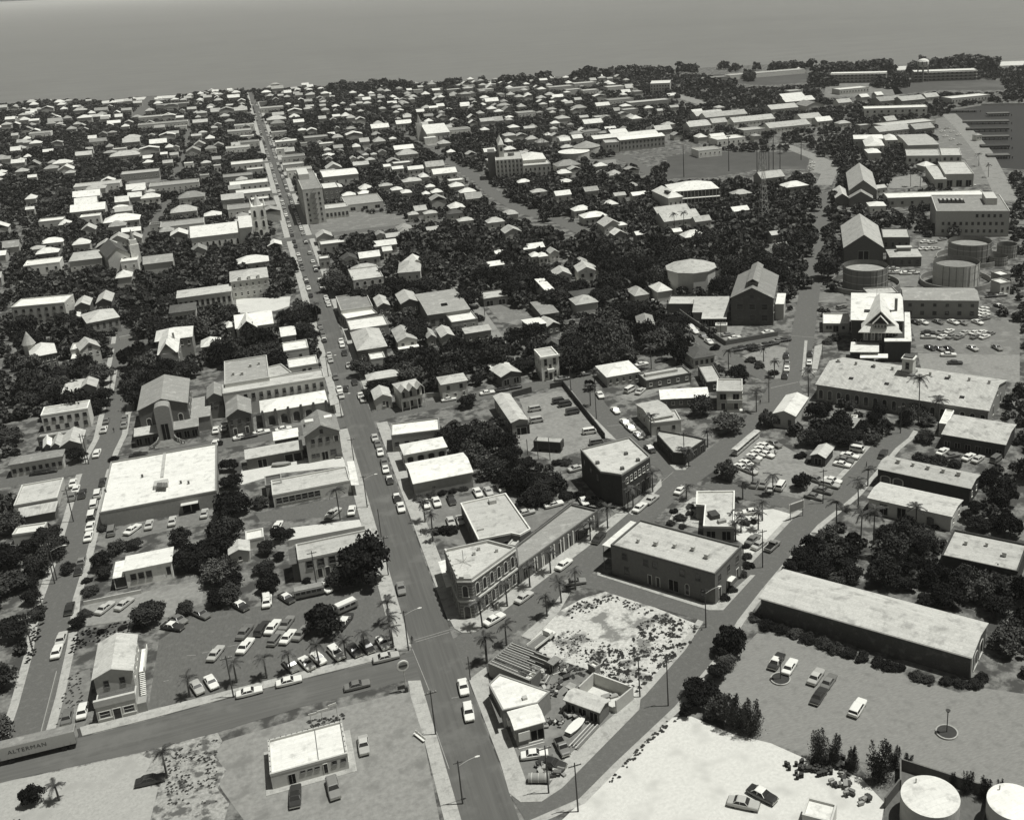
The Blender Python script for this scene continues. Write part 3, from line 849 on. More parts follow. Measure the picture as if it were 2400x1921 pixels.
# triangular corner shop
r0, L = block('white flat-roofed corner shop in the triangle between the two streets at the bottom', 'c', [(258, 872), (530, 815), (625, 725), (235, 590), (150, 670)], 4.2, 'm', 'w',
              [(0, 1, 1.6, 1.4, 2.2, 'o', .3, .7)], name='corner_shop', cat='shop', par=.25)
canopy(r0, 'c', [(148, 752), (190, 735), (258, 962), (232, 972)], 2.6, WALL['d'], .1, name='street_awning')
roof_box(r0, 'c', 430, 785, 4.0, (.9, .9, .5))
r0 = house('white gable-roofed shop annexe with a pale billboard on its end, at the bottom triangle', 'c', (345, 1030), (590, 962), (532, 818), 4.0, 'gx', .5, 'm', 'w', [(0, 1, 1.5, 2.6, 2.2, 'o', .55, .95), (3, 2, 1.7, 1.0, 1.2)], name='shop_annexe', cat='shop')
part_box(r0, 'billboard', TRIM, (-r0['_w']*.38, -r0['_w']*.02, -r0['_d']/2-.02, -r0['_d']/2+.3, 1.2, 3.0))
part_box(r0, 'sign', TRIM, (-r0['_w']/2-.3, -r0['_w']/2+.28, r0['_d']*.15, r0['_d']*.3, 2.2, 3.4))
# roofless ruin with bare rafters
Wp = [at('c', x, y, 3.2) for x, y in [(150, 505), (470, 640), (550, 560), (635, 450), (340, 340)]]
cx, cy = sum(p[0] for p in Wp)/5, sum(p[1] for p in Wp)/5
r0 = empty('ruin', cx, cy)
Lp = [(x-cx, y-cy) for x, y in Wp]
for k in range(5):
    if k == 2:
        continue
    a, b = Lp[k], Lp[(k+1) % 5]
    mb = MB(); mb.prism(strip([a, b], .3), 0, 3.2 if k != 3 else 2.6, bottom=False); mb.build('wall', WALL['m' if k != 1 else 'd'], r0)
e0, e1 = Vector(Lp[0]), Vector(Lp[4]); f0, f1 = Vector(Lp[1]), Vector(Lp[3])
for i in range(24):
    t = (i+.5)/24
    if i in (4, 11, 17, 21):
        continue
    p, q = e0.lerp(e1, t), f0.lerp(f1, t)
    q = p.lerp(q, random.uniform(.6, 1) if i % 3 else 1)
    mb = MB(); mb.prism(strip([tuple(p), tuple(q)], .14), 3.0, 3.2, bottom=True); mb.build('rafter', WOOD if i % 2 else WALL['l'], r0)
for i in range(5):
    p = e0.lerp(f0, random.uniform(.2, .9)).lerp(e1.lerp(f1, random.uniform(.2, .9)), random.random())
    mb = MB(); mb.box(-1.2, 1.2, -.15, .15, 0, .25, T=Matrix.Translation((p.x, p.y, .1+.3*i)) @ Matrix.Rotation(random.uniform(0, 3), 4, 'Z')); mb.build('fallen_beam', WOOD, r0)
tag(r0, 'roofless ruined building with bare rafters beside the vacant sandy lot', 'ruin'); occupy(Wp, 3)
# roofless concrete shell
Wp = [at('c', x, y, 2.8) for x, y in [(850, 690), (1135, 800), (1268, 692), (965, 582)]]
cx, cy = sum(p[0] for p in Wp)/4, sum(p[1] for p in Wp)/4
r0 = empty('concrete_shell', cx, cy); Lp = [(x-cx, y-cy) for x, y in Wp]
for k in range(4):
    mb = MB(); mb.prism(strip([Lp[k], Lp[(k+1) % 4]], .3), 0, 2.8 if k else 1.2); mb.build('wall', WALL['l'], r0)
mb = MB(); mb.sheet(Lp, .1); mb.build('floor', SAND, r0)
for x, y, s in ((.2, .3, .9), (1.6, -.2, .8), (-2, .5, .6)):
    part_box(r0, 'broken_slab', WALL['m'], (x-s, x+s, y-s*.6, y+s*.6, .1, .5))
tag(r0, 'roofless white concrete shell with a bare floor beside the side street', 'ruin'); occupy(Wp, 2)
house('weathered grey gable-roofed shed in the junk yard behind the corner shop', 'c', (725, 792), (1012, 895), (1100, 795), 3.0, 'gx', .7, 'd', 'l', [(0, 3, 1.3, 1.8, 2.0, 'o')], name='shed', cat='shed')
house('small white-roofed hut standing on the vacant sandy lot', 'c', (918, 510), (975, 540), (1018, 515), 1.9, 'flat', 0, 'm', 'w', [], name='hut', cat='hut')
house('small dark-sided shack beside the roofless ruin', 'c', (598, 500), (650, 525), (715, 480), 2.4, 'shed', .3, 'd', 'm', [(0, 1, 1, .8, 1.8, 'd')], name='shack', cat='shed')
house('low tin-roofed lean-to between the ruin and the concrete shell', 'c', (745, 690), (800, 715), (835, 685), 2.0, 'shed', .2, 'd', 'm', [], name='lean_to', cat='shed')
house('tiny pale shack with a flat top beside the ruined rafters', 'c', (455, 620), (480, 635), (515, 590), 2.2, 'flat', 0, 'l', 'w', [], name='shack', cat='shed')
# long warehouse, lower right
r0 = house('long grey-roofed brick warehouse with hedges along its foot, lower right', 'N', (1777, 1400), (2278, 1540), (2319, 1459), 5.2, 'gx', 1.1, 'b', 'l',
           [(1, 1, 1.9, 3, 3.4, 'a', .2, .5), (1, 1, 1.9, 3, 3.4, 'a', .55, .85)], name='warehouse', cat='warehouse', vents=0)
part_box(r0, 'gutter', METAL, (-r0['_w']/2, r0['_w']/2, -r0['_d']/2-.14, -r0['_d']/2-.02, 4.95, 5.1))
part_box(r0, 'end_trim', WALL['l'], (r0['_w']/2-.3, r0['_w']/2-.06, -r0['_d']/2+.2, -r0['_d']/2+1.0, 0, 4.9))
# two-storey brick block
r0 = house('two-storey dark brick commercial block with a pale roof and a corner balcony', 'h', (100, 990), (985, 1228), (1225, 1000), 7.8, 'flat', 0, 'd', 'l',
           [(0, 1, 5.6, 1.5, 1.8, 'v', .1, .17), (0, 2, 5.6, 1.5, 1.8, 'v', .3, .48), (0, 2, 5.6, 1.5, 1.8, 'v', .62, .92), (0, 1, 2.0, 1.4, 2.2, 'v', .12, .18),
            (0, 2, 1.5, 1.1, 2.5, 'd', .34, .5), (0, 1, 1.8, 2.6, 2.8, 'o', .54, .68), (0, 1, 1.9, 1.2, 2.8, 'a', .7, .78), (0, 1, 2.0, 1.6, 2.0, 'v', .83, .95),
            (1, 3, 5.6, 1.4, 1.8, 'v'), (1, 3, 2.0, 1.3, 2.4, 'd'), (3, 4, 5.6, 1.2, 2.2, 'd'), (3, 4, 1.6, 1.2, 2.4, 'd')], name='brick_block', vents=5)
w_, d_ = r0['_w'], r0['_d']
part_box(r0, 'balcony_roof', ROOF['w'], (-w_/2-2.6, -w_/2-.06, -d_/2+.2, d_/2-.2, 6.7, 6.85))
part_box(r0, 'balcony', WOOD, (-w_/2-2.5, -w_/2-.06, -d_/2+.2, d_/2-.2, 3.7, 3.9))
part_box(r0, 'balcony_rail', WALL['d'], (-w_/2-2.5, -w_/2-2.42, -d_/2+.2, d_/2-.2, 3.9, 4.8))
for i in range(5):
    y = -d_/2+.4+i*(d_-.8)/4
    mb = MB(); mb.bar((-w_/2-2.4, y, 0), (-w_/2-2.4, y, 6.7), .08); mb.build('post', WALL['d'], r0)
part_box(r0, 'door_awning', TRIM, (w_/2+.06, w_/2+1.2, -d_*.08, d_*.1, 2.9, 3.05))
# corner bank with striped brickwork
bp = [(255, 1275), (375, 1275), (745, 1010), (515, 950), (150, 1030)]
r0, L = block('two-storey striped brick bank with arched windows and a cut-off corner at the crossing', 'g', bp, 10.0, 'm', 'l',
              [], name='bank', cat='bank', par=.7, cop=WALL['l'])
put_windows(r0, L, [(0, 1, 6.9, 1.5, 2.9, 'a'), (0, 1, 1.7, 1.7, 3.2, 'a'), (1, 6, 6.9, 1.35, 2.9, 'a', .02, .98), (1, 6, 2.5, 1.4, 2.9, 'a', .02, .98), (4, 5, 6.9, 1.35, 2.9, 'a'), (4, 5, 2.4, 1.4, 3.0, 'a')], .08)
n = len(L)
for k in (0, 1, 4):                                     # pale courses of the striped brickwork, wall by wall
    a, b = Vector(L[k]), Vector(L[(k+1) % n])
    e = (b-a).normalized(); nr = Vector((e.y, -e.x))
    for i, z in enumerate([.6, 1.3, 2.0, 2.7, 3.4, 5.1, 5.8, 6.5, 7.2, 7.9, 8.6]):
        mb = MB(); T = Matrix.Translation((a.x+nr.x*.0, a.y+nr.y*.0, 0)) @ Matrix.Rotation(math.atan2(e.y, e.x), 4, 'Z')
        mb.box(.05, (b-a).length-.05, -.05, .02, z, z+.3, T=T); mb.build('brick_course', WALL['d'], r0)
    for z, hh, pr in ((4.2, .4, .3), (9.0, .3, .25)):
        mb = MB(); T = Matrix.Translation((a.x, a.y, 0)) @ Matrix.Rotation(math.atan2(e.y, e.x), 4, 'Z')
        mb.box(0, (b-a).length, -pr, .02, z, z+hh, T=T); mb.build('cornice', WALL['l'], r0)
    for i in range(int((b-a).length/2.2)):
        p = a+e*(1+i*2.2)
        if k != 1:
            mb = MB(); mb.box(-.5, .5, -.1, .3, 10.0, 10.45, T=Matrix.Translation((p.x, p.y, 0)) @ Matrix.Rotation(math.atan2(e.y, e.x), 4, 'Z')); mb.build('merlon', WALL['l'], r0)
canopy(r0, 'g', [(95, 1135), (165, 1345), (245, 1325), (180, 1110)], 3.6, ROOF['w'], .2, name='street_canopy')
cxm, cym = local(r0, *at('g', 310, 1140, 9.4))
mb = MB()
mb.bar((cxm, cym, 9.3), (cxm, cym, 12.5), .08)
for aa in range(6):
    mb.bar((cxm, cym, 9.7), (cxm+2.6*math.cos(aa*1.05), cym+2.6*math.sin(aa*1.05), 9.45), .05)
mb.build('aerial_mast', METAL, r0)
for x, y in ((440, 1040), (590, 1055), (400, 1080)):
    roof_box(r0, 'g', x, y, 9.3, (.6, .6, .9))
# long low range beside the bank
r0, L = block('long low flat-roofed range with white pilasters running beside the bank', 'g', [(772, 1178), (1440, 700), (1215, 645), (752, 1000)], 4.6, 'd', 'm',
              [(0, 9, 1.9, 1.5, 2.9, 'o', .02, .98)], name='shop_range', cat='shops', par=.6, cop=WALL['d'])
a, b = Vector(L[0]), Vector(L[1]); e = (b-a).normalized(); nr = Vector((e.y, -e.x))
for t in (.18, .21, .27, .29, .38, .42, .5, .54, .6, .66, .86, .9, .94):
    p = a+(b-a)*t
    mb = MB(); mb.box(-.18, .18, -.14, .0, 0, 3.9, T=Matrix.Translation((p.x, p.y, 0)) @ Matrix.Rotation(math.atan2(e.y, e.x), 4, 'Z')); mb.build('pilaster', TRIM, r0)
p = a+(b-a)*.74; q = a+(b-a)*.86
mb = MB(); mb.prism([tuple(p+nr*.05), tuple(p+nr*1.8), tuple(q+nr*1.8), tuple(q+nr*.05)], 2.7, 2.85, bottom=True); mb.build('awning', WALL['d'], r0)
block('pale flat-roofed box building with cut corner behind the bank', 'g', [(435, 945), (710, 890), (785, 905), (875, 855), (665, 555), (285, 640)], 5.0, 'd', 'l', [(5, 5, 2.6, 1.2, 1.4, 'v'), (0, 3, 2.4, 1.2, 1.4, 'v')], cop=WALL['w'])
r0 = THINGS[-1][0]; roof_box(r0, 'g', 555, 640, 4.5, (1.8, 1.8, 1.1)); roof_box(r0, 'g', 455, 870, 4.5, (1.6, .6, .5))
house('small pale lean-to roof wedged between the bank and the box building', 'g', (690, 985), (745, 1000), (780, 945), 3.4, 'flat', 0, 'l', 'l', [], name='lean_to', cat='shed', ang=None)
r0, L = block('tall dark-sided brick building with six upper windows on the corner of the diagonal street', 'g', [(1465, 375), (1560, 387), (1640, 400), (1880, 245), (1710, 85), (1295, 185)], 9.3, 'k', 'l',
      [(2, 6, 6.6, 1.1, 1.7, 'w', .1, .98), (2, 5, 2.0, 1.6, 3.2, 'o', .08, .98), (3, 5, 6.6, 1.1, 1.7, 'w'), (5, 3, 6.4, 1, 1.4, 'v')], cop=WALL['m'])
for x, y in ((1680, 235), (1648, 360), (1440, 312), (1780, 290)):
    roof_box(r0, 'g', x, y, 8.8, (.9, .9, .8), M=WALL['d'])
# modern low building with planting
r0, L = block('pale flat-roofed modern building with gardens between the two cross streets', 'h', [(892, 832), (1150, 836), (1156, 535), (836, 540), (832, 650), (907, 656)], 4.4, 'm', 'l',
      [(0, 2, 1.8, 2.2, 2.4, 'o'), (1, 5, 2, 1.4, 1.4, 'v')], cop=WALL['w'])
roof_box(r0, 'h', 980, 760, 3.9, (2.2, 2.8, 1.2), 'roof_plant', WALL['k']); roof_box(r0, 'h', 1048, 805, 3.9, (2, 1.2, .8), 'roof_plant', WALL['m'])
canopy(r0, 'h', [(1015, 850), (1110, 850), (1110, 875), (1015, 875)], 3.0, TRIM, .15)
# corner building on the far side of the diagonal street
r0, L = block('low angular pale-roofed building on the pointed corner with palms', 'h', [(500, 60), (640, 215), (730, 222), (910, 102), (800, 75), (510, 25)], 3.8, 'k', 'l', [(0, 4, 1.6, 1.6, 1.9, 'o'), (2, 3, 1.6, 1.8, 1.9, 'o')])
house('pale gable-roofed building behind the pointed corner building', 'm', (460, 1310), (640, 1255), (500, 1130), 4.6, 'gx', .9, 'l', 'l', name='house')
house('flat-fronted pale shop with a low wall, beside the parked row of cars', 'm', (470, 1320), (735, 1310), (640, 1235), 4.2, 'flat', 0, 'l', 'l', [(0, 2, 2, 1, 1.4, 'v')], name='shop', cat='shop')
house('long white shed-roofed bungalow beside the dark round trees', 'm', (520, 1140), (935, 1110), (935, 1040), 3.4, 'shed', .6, 'd', 'w', [(0, 6, 1.8, 1, 1.2)], name='bungalow')
r0 = house('two-storey house with deep open porches on both floors near the fork', 'm', (1005, 1062), (1222, 1062), (1220, 960), 6.6, 'flat', 0, 'l', 'l', [(0, 2, 4.6, 2.0, 1.9, 'o'), (0, 2, 1.4, 1.6, 2.2, 'd'), (1, 3, 4.6, 1, 1.3)], name='porch_house')
part_box(r0, 'porch', TRIM, (-r0['_w']*.1, r0['_w']/2, -r0['_d']/2-1.6, -r0['_d']/2-.06, 0, .5)); part_box(r0, 'porch_rail', TRIM, (-r0['_w']*.1, r0['_w']/2, -r0['_d']/2-1.6, -r0['_d']/2-1.5, 3.2, 4.1))
part_box(r0, 'balcony', TRIM, (-r0['_w']*.1, r0['_w']/2, -r0['_d']/2-1.6, -r0['_d']/2-.06, 3.0, 3.2))
house('pale flat-roofed house behind the porch house', 'm', (925, 985), (1062, 978), (970, 842), 3.8, 'flat', 0, 'd', 'l', name='flat_house')
house('long pale flat-roofed bungalow with a raised strip along its roof', 'm', (395, 990), (755, 905), (730, 838), 3.4, 'flat', 0, 'd', 'l', [(0, 5, 1.7, 1.1, 1.2)], name='bungalow')
r0 = THINGS[-1][0]; part_box(r0, 'clerestory', ROOF['l'], (-r0['_w']*.42, r0['_w']*.3, r0['_d']*.02, r0['_d']*.25, 2.9, 3.9))
house('white hip-roofed cottage on the corner of the diagonal lane', 'm', (100, 950), (382, 892), (240, 805), 3.8, 'hip', 1.9, 'l', 'w', [(0, 5, 2.0, 1, 1.5), (1, 3, 2, 1, 1.5)], name='cottage')
house('dark hip-roofed white cottage by the palm at the bend', 'm', (820, 792), (1012, 762), (870, 680), 3.8, 'hip', 1.9, 'l', 'd', [(0, 4, 2.0, 1.1, 1.6, 'v'), (3, 4, 2.0, 1.1, 1.6)], name='cottage')
house('white gable-roofed chapel-like house below the fork', 'm', (1502, 1248), (1690, 1292), (1752, 1125), 4.4, 'gy', 1.4, 'l', 'w', [(0, 2, 2, 1, 1.8, 'v')], name='gabled_house')
house('small grey hut roof in the tour car park', 'i', (355, 240), (490, 268), (555, 175), 2.8, 'gy', 1.0, 'k', 'l', [(0, 1, 1.3, 2, 1.8, 'o')], name='ticket_hut', cat='hut')
house('dark low shed among trees behind the tour car park', 'i', (610, 30), (700, 60), (760, -60), 2.6, 'shed', .3, 'k', 'm', [], name='shed', cat='shed')
# right-hand warehouses
house('long pale-roofed low warehouse with a dark open front, upper one of the pair at right', 'i', (908, 352), (1710, 520), (1795, 402), 5.0, 'gx', .8, 'k', 'l', [(0, 2, 1.8, 3, 3.2, 'a', .02, .3), (1, 2, 2.4, 1, 1.5)], name='warehouse', cat='warehouse', vents=5)
house('long pale-roofed low warehouse with dark doors, lower one of the pair at right', 'i', (820, 598), (1545, 752), (1660, 612), 4.2, 'gx', .7, 'l', 'l', [(0, 2, 1.8, 2.2, 3.0, 'o', .08, .52), (0, 1, 1.6, 2.4, 2.6, 'a', .7, .82), (1, 2, 2, 1, 1.5)], name='warehouse', cat='warehouse')
house('flat pale-roofed store among the palms at the right edge', 'N', (2220, 1297), (2395, 1346), (2395, 1277), 5.2, 'flat', 0, 'k', 'l', [(0, 4, 2, 1.2, 1.6, 'v')], name='store', cat='building', vents=3)
house('ribbed metal-roofed shed at the right edge below the long arcaded hall', 'n', (1495, 1420), (2030, 1535), (2060, 1350), 4.4, 'gx', 1.0, 'k', 's', [(0, 6, 1.6, 1.6, 1.6, 'o')], name='metal_shed', cat='shed')
house('small white-ended annexe of the ribbed metal shed', 'n', (1450, 1330), (1520, 1345), (1560, 1225), 4.2, 'flat', 0, 'w', 'w', [], name='annexe', cat='shed')
house('small white-roofed kiosk in front of the long arcaded hall', 'n', (640, 1290), (760, 1310), (740, 1270), 2.4, 'flat', 0, 'w', 'w', [], name='kiosk', cat='kiosk')
# long arcaded hall with tower
r0 = house('long arcaded hall with a stained metal roof and a square ridge tower', 'n', (415, 1005), (1875, 1240), (2000, 975), 5.6, 'gx', 3.4, 'm', 's', [(0, 18, 2.5, 1.7, 3.2, 'a'), (1, 2, 2.8, 1.6, 3.2, 'a', .1, .9), (1, 1, 6.4, 1.3, 1.8, 'a')], name='arcaded_hall', cat='hall')
w_, d_ = r0['_w'], r0['_d']
rx = local(r0, *at('n', 1210, 870, 9))[0]
part_box(r0, 'tower_base', ROOF['m'], (rx-2.3, rx+2.3, -2.3, 2.3, 7.4, 9.4))
part_box(r0, 'tower', WALL['l'], (rx-1.7, rx+1.7, -1.7, 1.7, 9.4, 13.6))
part_box(r0, 'tower_cornice', WALL['w'], (rx-2.0, rx+2.0, -2.0, 2.0, 13.6, 14.0))
part_box(r0, 'tower_cap', ROOF['d'], (rx-1.5, rx+1.5, -1.5, 1.5, 14.0, 14.5))
put_windows(r0, [(rx-1.7, -1.71), (rx+1.7, -1.71)], [(0, 1, 11.6, 1.2, 2.2, 'v')])
for i in range(9):
    x = -w_/2+w_*(i+.5)/9
    if abs(x-rx) > 3:
        part_box(r0, 'ridge_vent', METAL, (x-.35, x+.35, -.35, .35, 8.8, 10.0))
for i, (x, y) in enumerate(((590, 850), (885, 895), (700, 945), (1000, 990), (1505, 990), (1635, 1095), (1190, 940))):
    lx, ly = local(r0, *at('n', x, y, 7.6))
    z = 5.6+3.4*(1-abs(ly)/(d_/2))
    mb = MB(); sl = math.atan2(3.4, d_/2)
    mb.box(-.7, .7, -.6, .6, -.05, .16, T=Matrix.Translation((lx, ly, z)) @ Matrix.Rotation(sl if ly < 0 else -sl, 4, 'X')); mb.build('skylight', GLASS, r0)
# the great customs house
r0 = house('tall brick customs house with a steep white roof and a big front gable', 'n', (680, 470), (1130, 470), (1130, 240), 11.5, 'gx', 3.6, 'k', 'w', [(3, 5, 7, 1.4, 2.4, 'a'), (0, 7, 3, 1.4, 2.6, 'a'), (1, 4, 7, 1.4, 2.4, 'a')], name='customs_house', cat='public building')
w_, d_ = r0['_w'], r0['_d']
fg = empty('front_gable', 0, 0); fg.parent = r0
gx0 = local(r0, *at('n', 945, 570, 9.5))
gw = (at('n', 1150, 570, 9.5)[0]-at('n', 730, 570, 9.5)[0])
gy1 = -d_/2-3.0
fg.location = (gx0[0], (gy1)/2-1, 0)
gd = abs(gy1)+2
mb = MB(); mb.solid(roof_faces('gy', gw*.86, gd, 10.2, 6.4), .3); mb.build('gable_roof', ROOF['w'], fg)
mb = MB(); x = gw*.4; y0, y1 = -gd/2+.5, gd/2
mb.face([(-x, y0, 0), (x, y0, 0), (x, y0, 10.2), (0, y0, 15.9), (-x, y0, 10.2)]); mb.face([(x, y0, 0), (x, y1, 0), (x, y1, 10.2), (x, y0, 10.2)]); mb.face([(-x, y1, 0), (-x, y0, 0), (-x, y0, 10.2), (-x, y1, 10.2)])
mb.build('gable_wall', WALL['k'], fg)
mb = MB(); mb.solid([[(-gw*.5, y0-2.2, 9.3), (gw*.5, y0-2.2, 9.3), (gw*.3, y0+.3, 12.2), (-gw*.3, y0+.3, 12.2)]], .2); mb.build('gable_skirt', ROOF['w'], fg)
mb = MB(); mb.box(-2.2, 2.2, y0-1.6, y0+.2, 10.4, 12.3); mb.build('dormer', WALL['d'], fg)
mb = MB(); mb.solid([[(-2.7, y0-1.9, 12.2), (0, y0-1.9, 15.2), (0, y0+1, 15.2), (-2.7, y0+1, 12.2)], [(0, y0-1.9, 15.2), (2.7, y0-1.9, 12.2), (2.7, y0+1, 12.2), (0, y0+1, 15.2)]], .2); mb.build('dormer_roof', ROOF['w'], fg)
put_windows(fg, [(-2.2, y0-1.61), (2.2, y0-1.61)], [(0, 4, 11.4, .9, 1.4)])
put_windows(fg, [(-x, y0-.02), (x, y0-.02)], [(0, 5, 7.2, 1.4, 2.6, 'a'), (0, 5, 2.6, 1.4, 2.6, 'a')])
def chip(name, M, v, pts, z0, z1):
    Lq = [local(r0, *at(v, *p, z1)) for p in pts]
    if poly_area(Lq) < 0: Lq = Lq[::-1]
    mb = MB(); mb.prism(Lq, z0, z1, bottom=True); return mb.build(name, M, r0)
chip('side_porch', ROOF['w'], 'n', [(690, 735), (935, 735), (935, 655), (700, 650)], 4.4, 4.7)
chip('entrance_canopy', ROOF['w'], 'n', [(775, 785), (1010, 785), (1010, 750), (775, 750)], 3.2, 3.5)
chip('wing', WALL['k'], 'n', [(985, 645), (1205, 645), (1190, 400), (1150, 400)], 0, 7.4)
chip('wing_roof', ROOF['w'], 'n', [(980, 645), (1210, 645), (1195, 400), (1150, 400), (1150, 620), (980, 620)], 7.42, 7.7)
wv = [local(r0, *at('n', x, y, 6)) for x, y in ((990, 672), (1203, 672))]
put_windows(r0, [(wv[0][0], wv[0][1]-.3), (wv[1][0], wv[1][1]-.3)], [(0, 9, 5.6, .9, 2.0)])
part_box(r0, 'chimney', WALL['d'], (w_*.33, w_*.33+1.0, -d_*.3, -d_*.3+1.0, 11, 17.5))
for sx in (-.24, .16):
    part_box(r0, 'skylight', GLASS, (w_*sx, w_*sx+2, -d_*.34, -d_*.28, 12.6, 13.2))
mb = MB(); mb.bar((0, 0, 14.8), (0, 0, 21), .07); mb.build('flagpole', METAL, r0)
occupy([at('n', 690, 800), at('n', 1240, 800), at('n', 1200, 500), at('n', 690, 500)], 0)
house('long two-storey grey office range behind the customs house', 'n', (1130, 302), (1775, 302), (1745, 195), 7.4, 'gx', 1.5, 'm', 'm', [(0, 6, 5.4, 1.3, 1.2, 'v'), (0, 6, 2.2, 1.6, 1.6, 'v'), (1, 2, 5, 1, 1.2)], name='office_range', cat='offices')
house('pale-roofed rear wing of the office range behind the customs house', 'n', (865, 240), (1130, 240), (1030, 192), 7.0, 'flat', 0, 'm', 'l', name='office_wing', cat='offices')
house('small white flat-roofed lodge left of the customs house', 'n', (460, 495), (682, 495), (682, 410), 3.6, 'flat', 0, 'l', 'w', [(0, 2, 2, 1, 1.2, 'v', .1, .35), (0, 1, 1.5, 2, 2.4, 'o', .38, .6), (0, 1, 2, 1, 1.2, 'v', .65, .9)], name='lodge', cat='lodge')
# power house and cistern
r0 = house('large dark brick power house with a raised ridge monitor on its grey roof', 'r', (300, 1612), (578, 1616), (608, 1470), 11.0, 'gy', 4.2, 'b', 'm', [(0, 3, 7.4, 2.6, 2.4, 'v', .06, .94), (0, 3, 3.0, 2.6, 2.6, 'v', .06, .94), (0, 1, 11.6, 2.0, 1.4, 'v', .35, .65), (1, 6, 6, 1.6, 3, 'a'), (3, 6, 6, 1.6, 3, 'a')], name='power_house', cat='power house')
w_, d_ = r0['_w'], r0['_d']
part_box(r0, 'monitor_wall', WALL['d'], (-w_*.11, w_*.11, -d_*.36, d_*.4, 13.8, 16.2))
mb = MB(); T = MB(); mb.solid([[(p[0], p[1]+d_*.02, p[2]) for p in f] for f in roof_faces('gy', w_*.28, d_*.8, 16.2, 1.4)], .15); mb.build('monitor_roof', ROOF['m'], r0)
part_box(r0, 'lean_to_roof', ROOF['w'], (w_/2+.05, w_/2+3.5, -d_*.3, d_*.15, 6.5, 6.8)); part_box(r0, 'lean_to_wall', WALL['l'], (w_/2+.02, w_/2+3.3, -d_*.28, d_*.13, 0, 6.5))
Wp = at('m', 795, 250)
tr = at('m', 795, 20, 11.0)
rad = (at('m', 1030, 45, 11)[0]-at('m', 553, 45, 11)[0])/2*1.02
r0 = empty('cistern', tr[0], tr[1]+1)
n = 10
cylinder_part(r0, 'wall', WALL['l'], 0, 0, rad, 0, 11.0, n)
cylinder_part(r0, 'roof', ROOF['l'], 0, 0, rad+.5, 11.0, 14.2, n, r2=.6)
cylinder_part(r0, 'eaves', ROOF['l'], 0, 0, rad+.5, 10.7, 11.0, n, top=False)
for i in range(3):
    part_box(r0, 'pipe', METAL, (rad*.9+i*.5, rad*.9+.15+i*.5, -rad*.5, -rad*.5+.15, 0, 9))
tag(r0, 'large many-sided pale cistern with a low conical roof beside the power house', 'cistern'); occupy([(tr[0]+rad*math.cos(t), tr[1]+1+rad*math.sin(t)) for t in np.arange(0, 6.28, .5)], 11)
house('pale low roof stepping down in front of the cistern', 'm', (800, 402), (1105, 400), (1112, 290), 3.6, 'shed', 1.2, 'm', 'l', [], name='workshop', cat='workshop')
house('triangular pale workshop roof at the foot of the cistern', 'm', (590, 330), (820, 330), (840, 260), 4.0, 'flat', 0, 'd', 'l', [], name='workshop', cat='workshop')
house('open-fronted shed with a pale roof before the power house', 'm', (878, 456), (1090, 456), (1092, 405), 3.2, 'shed', .4, 'k', 'l', [(0, 4, 1.5, 2, 2.2, 'o')], name='open_shed', cat='shed')
house('small pale concrete hut in the yard before the power house', 'm', (995, 512), (1092, 512), (1092, 488), 2.8, 'flat', 0, 'l', 'l', [], name='hut', cat='hut')
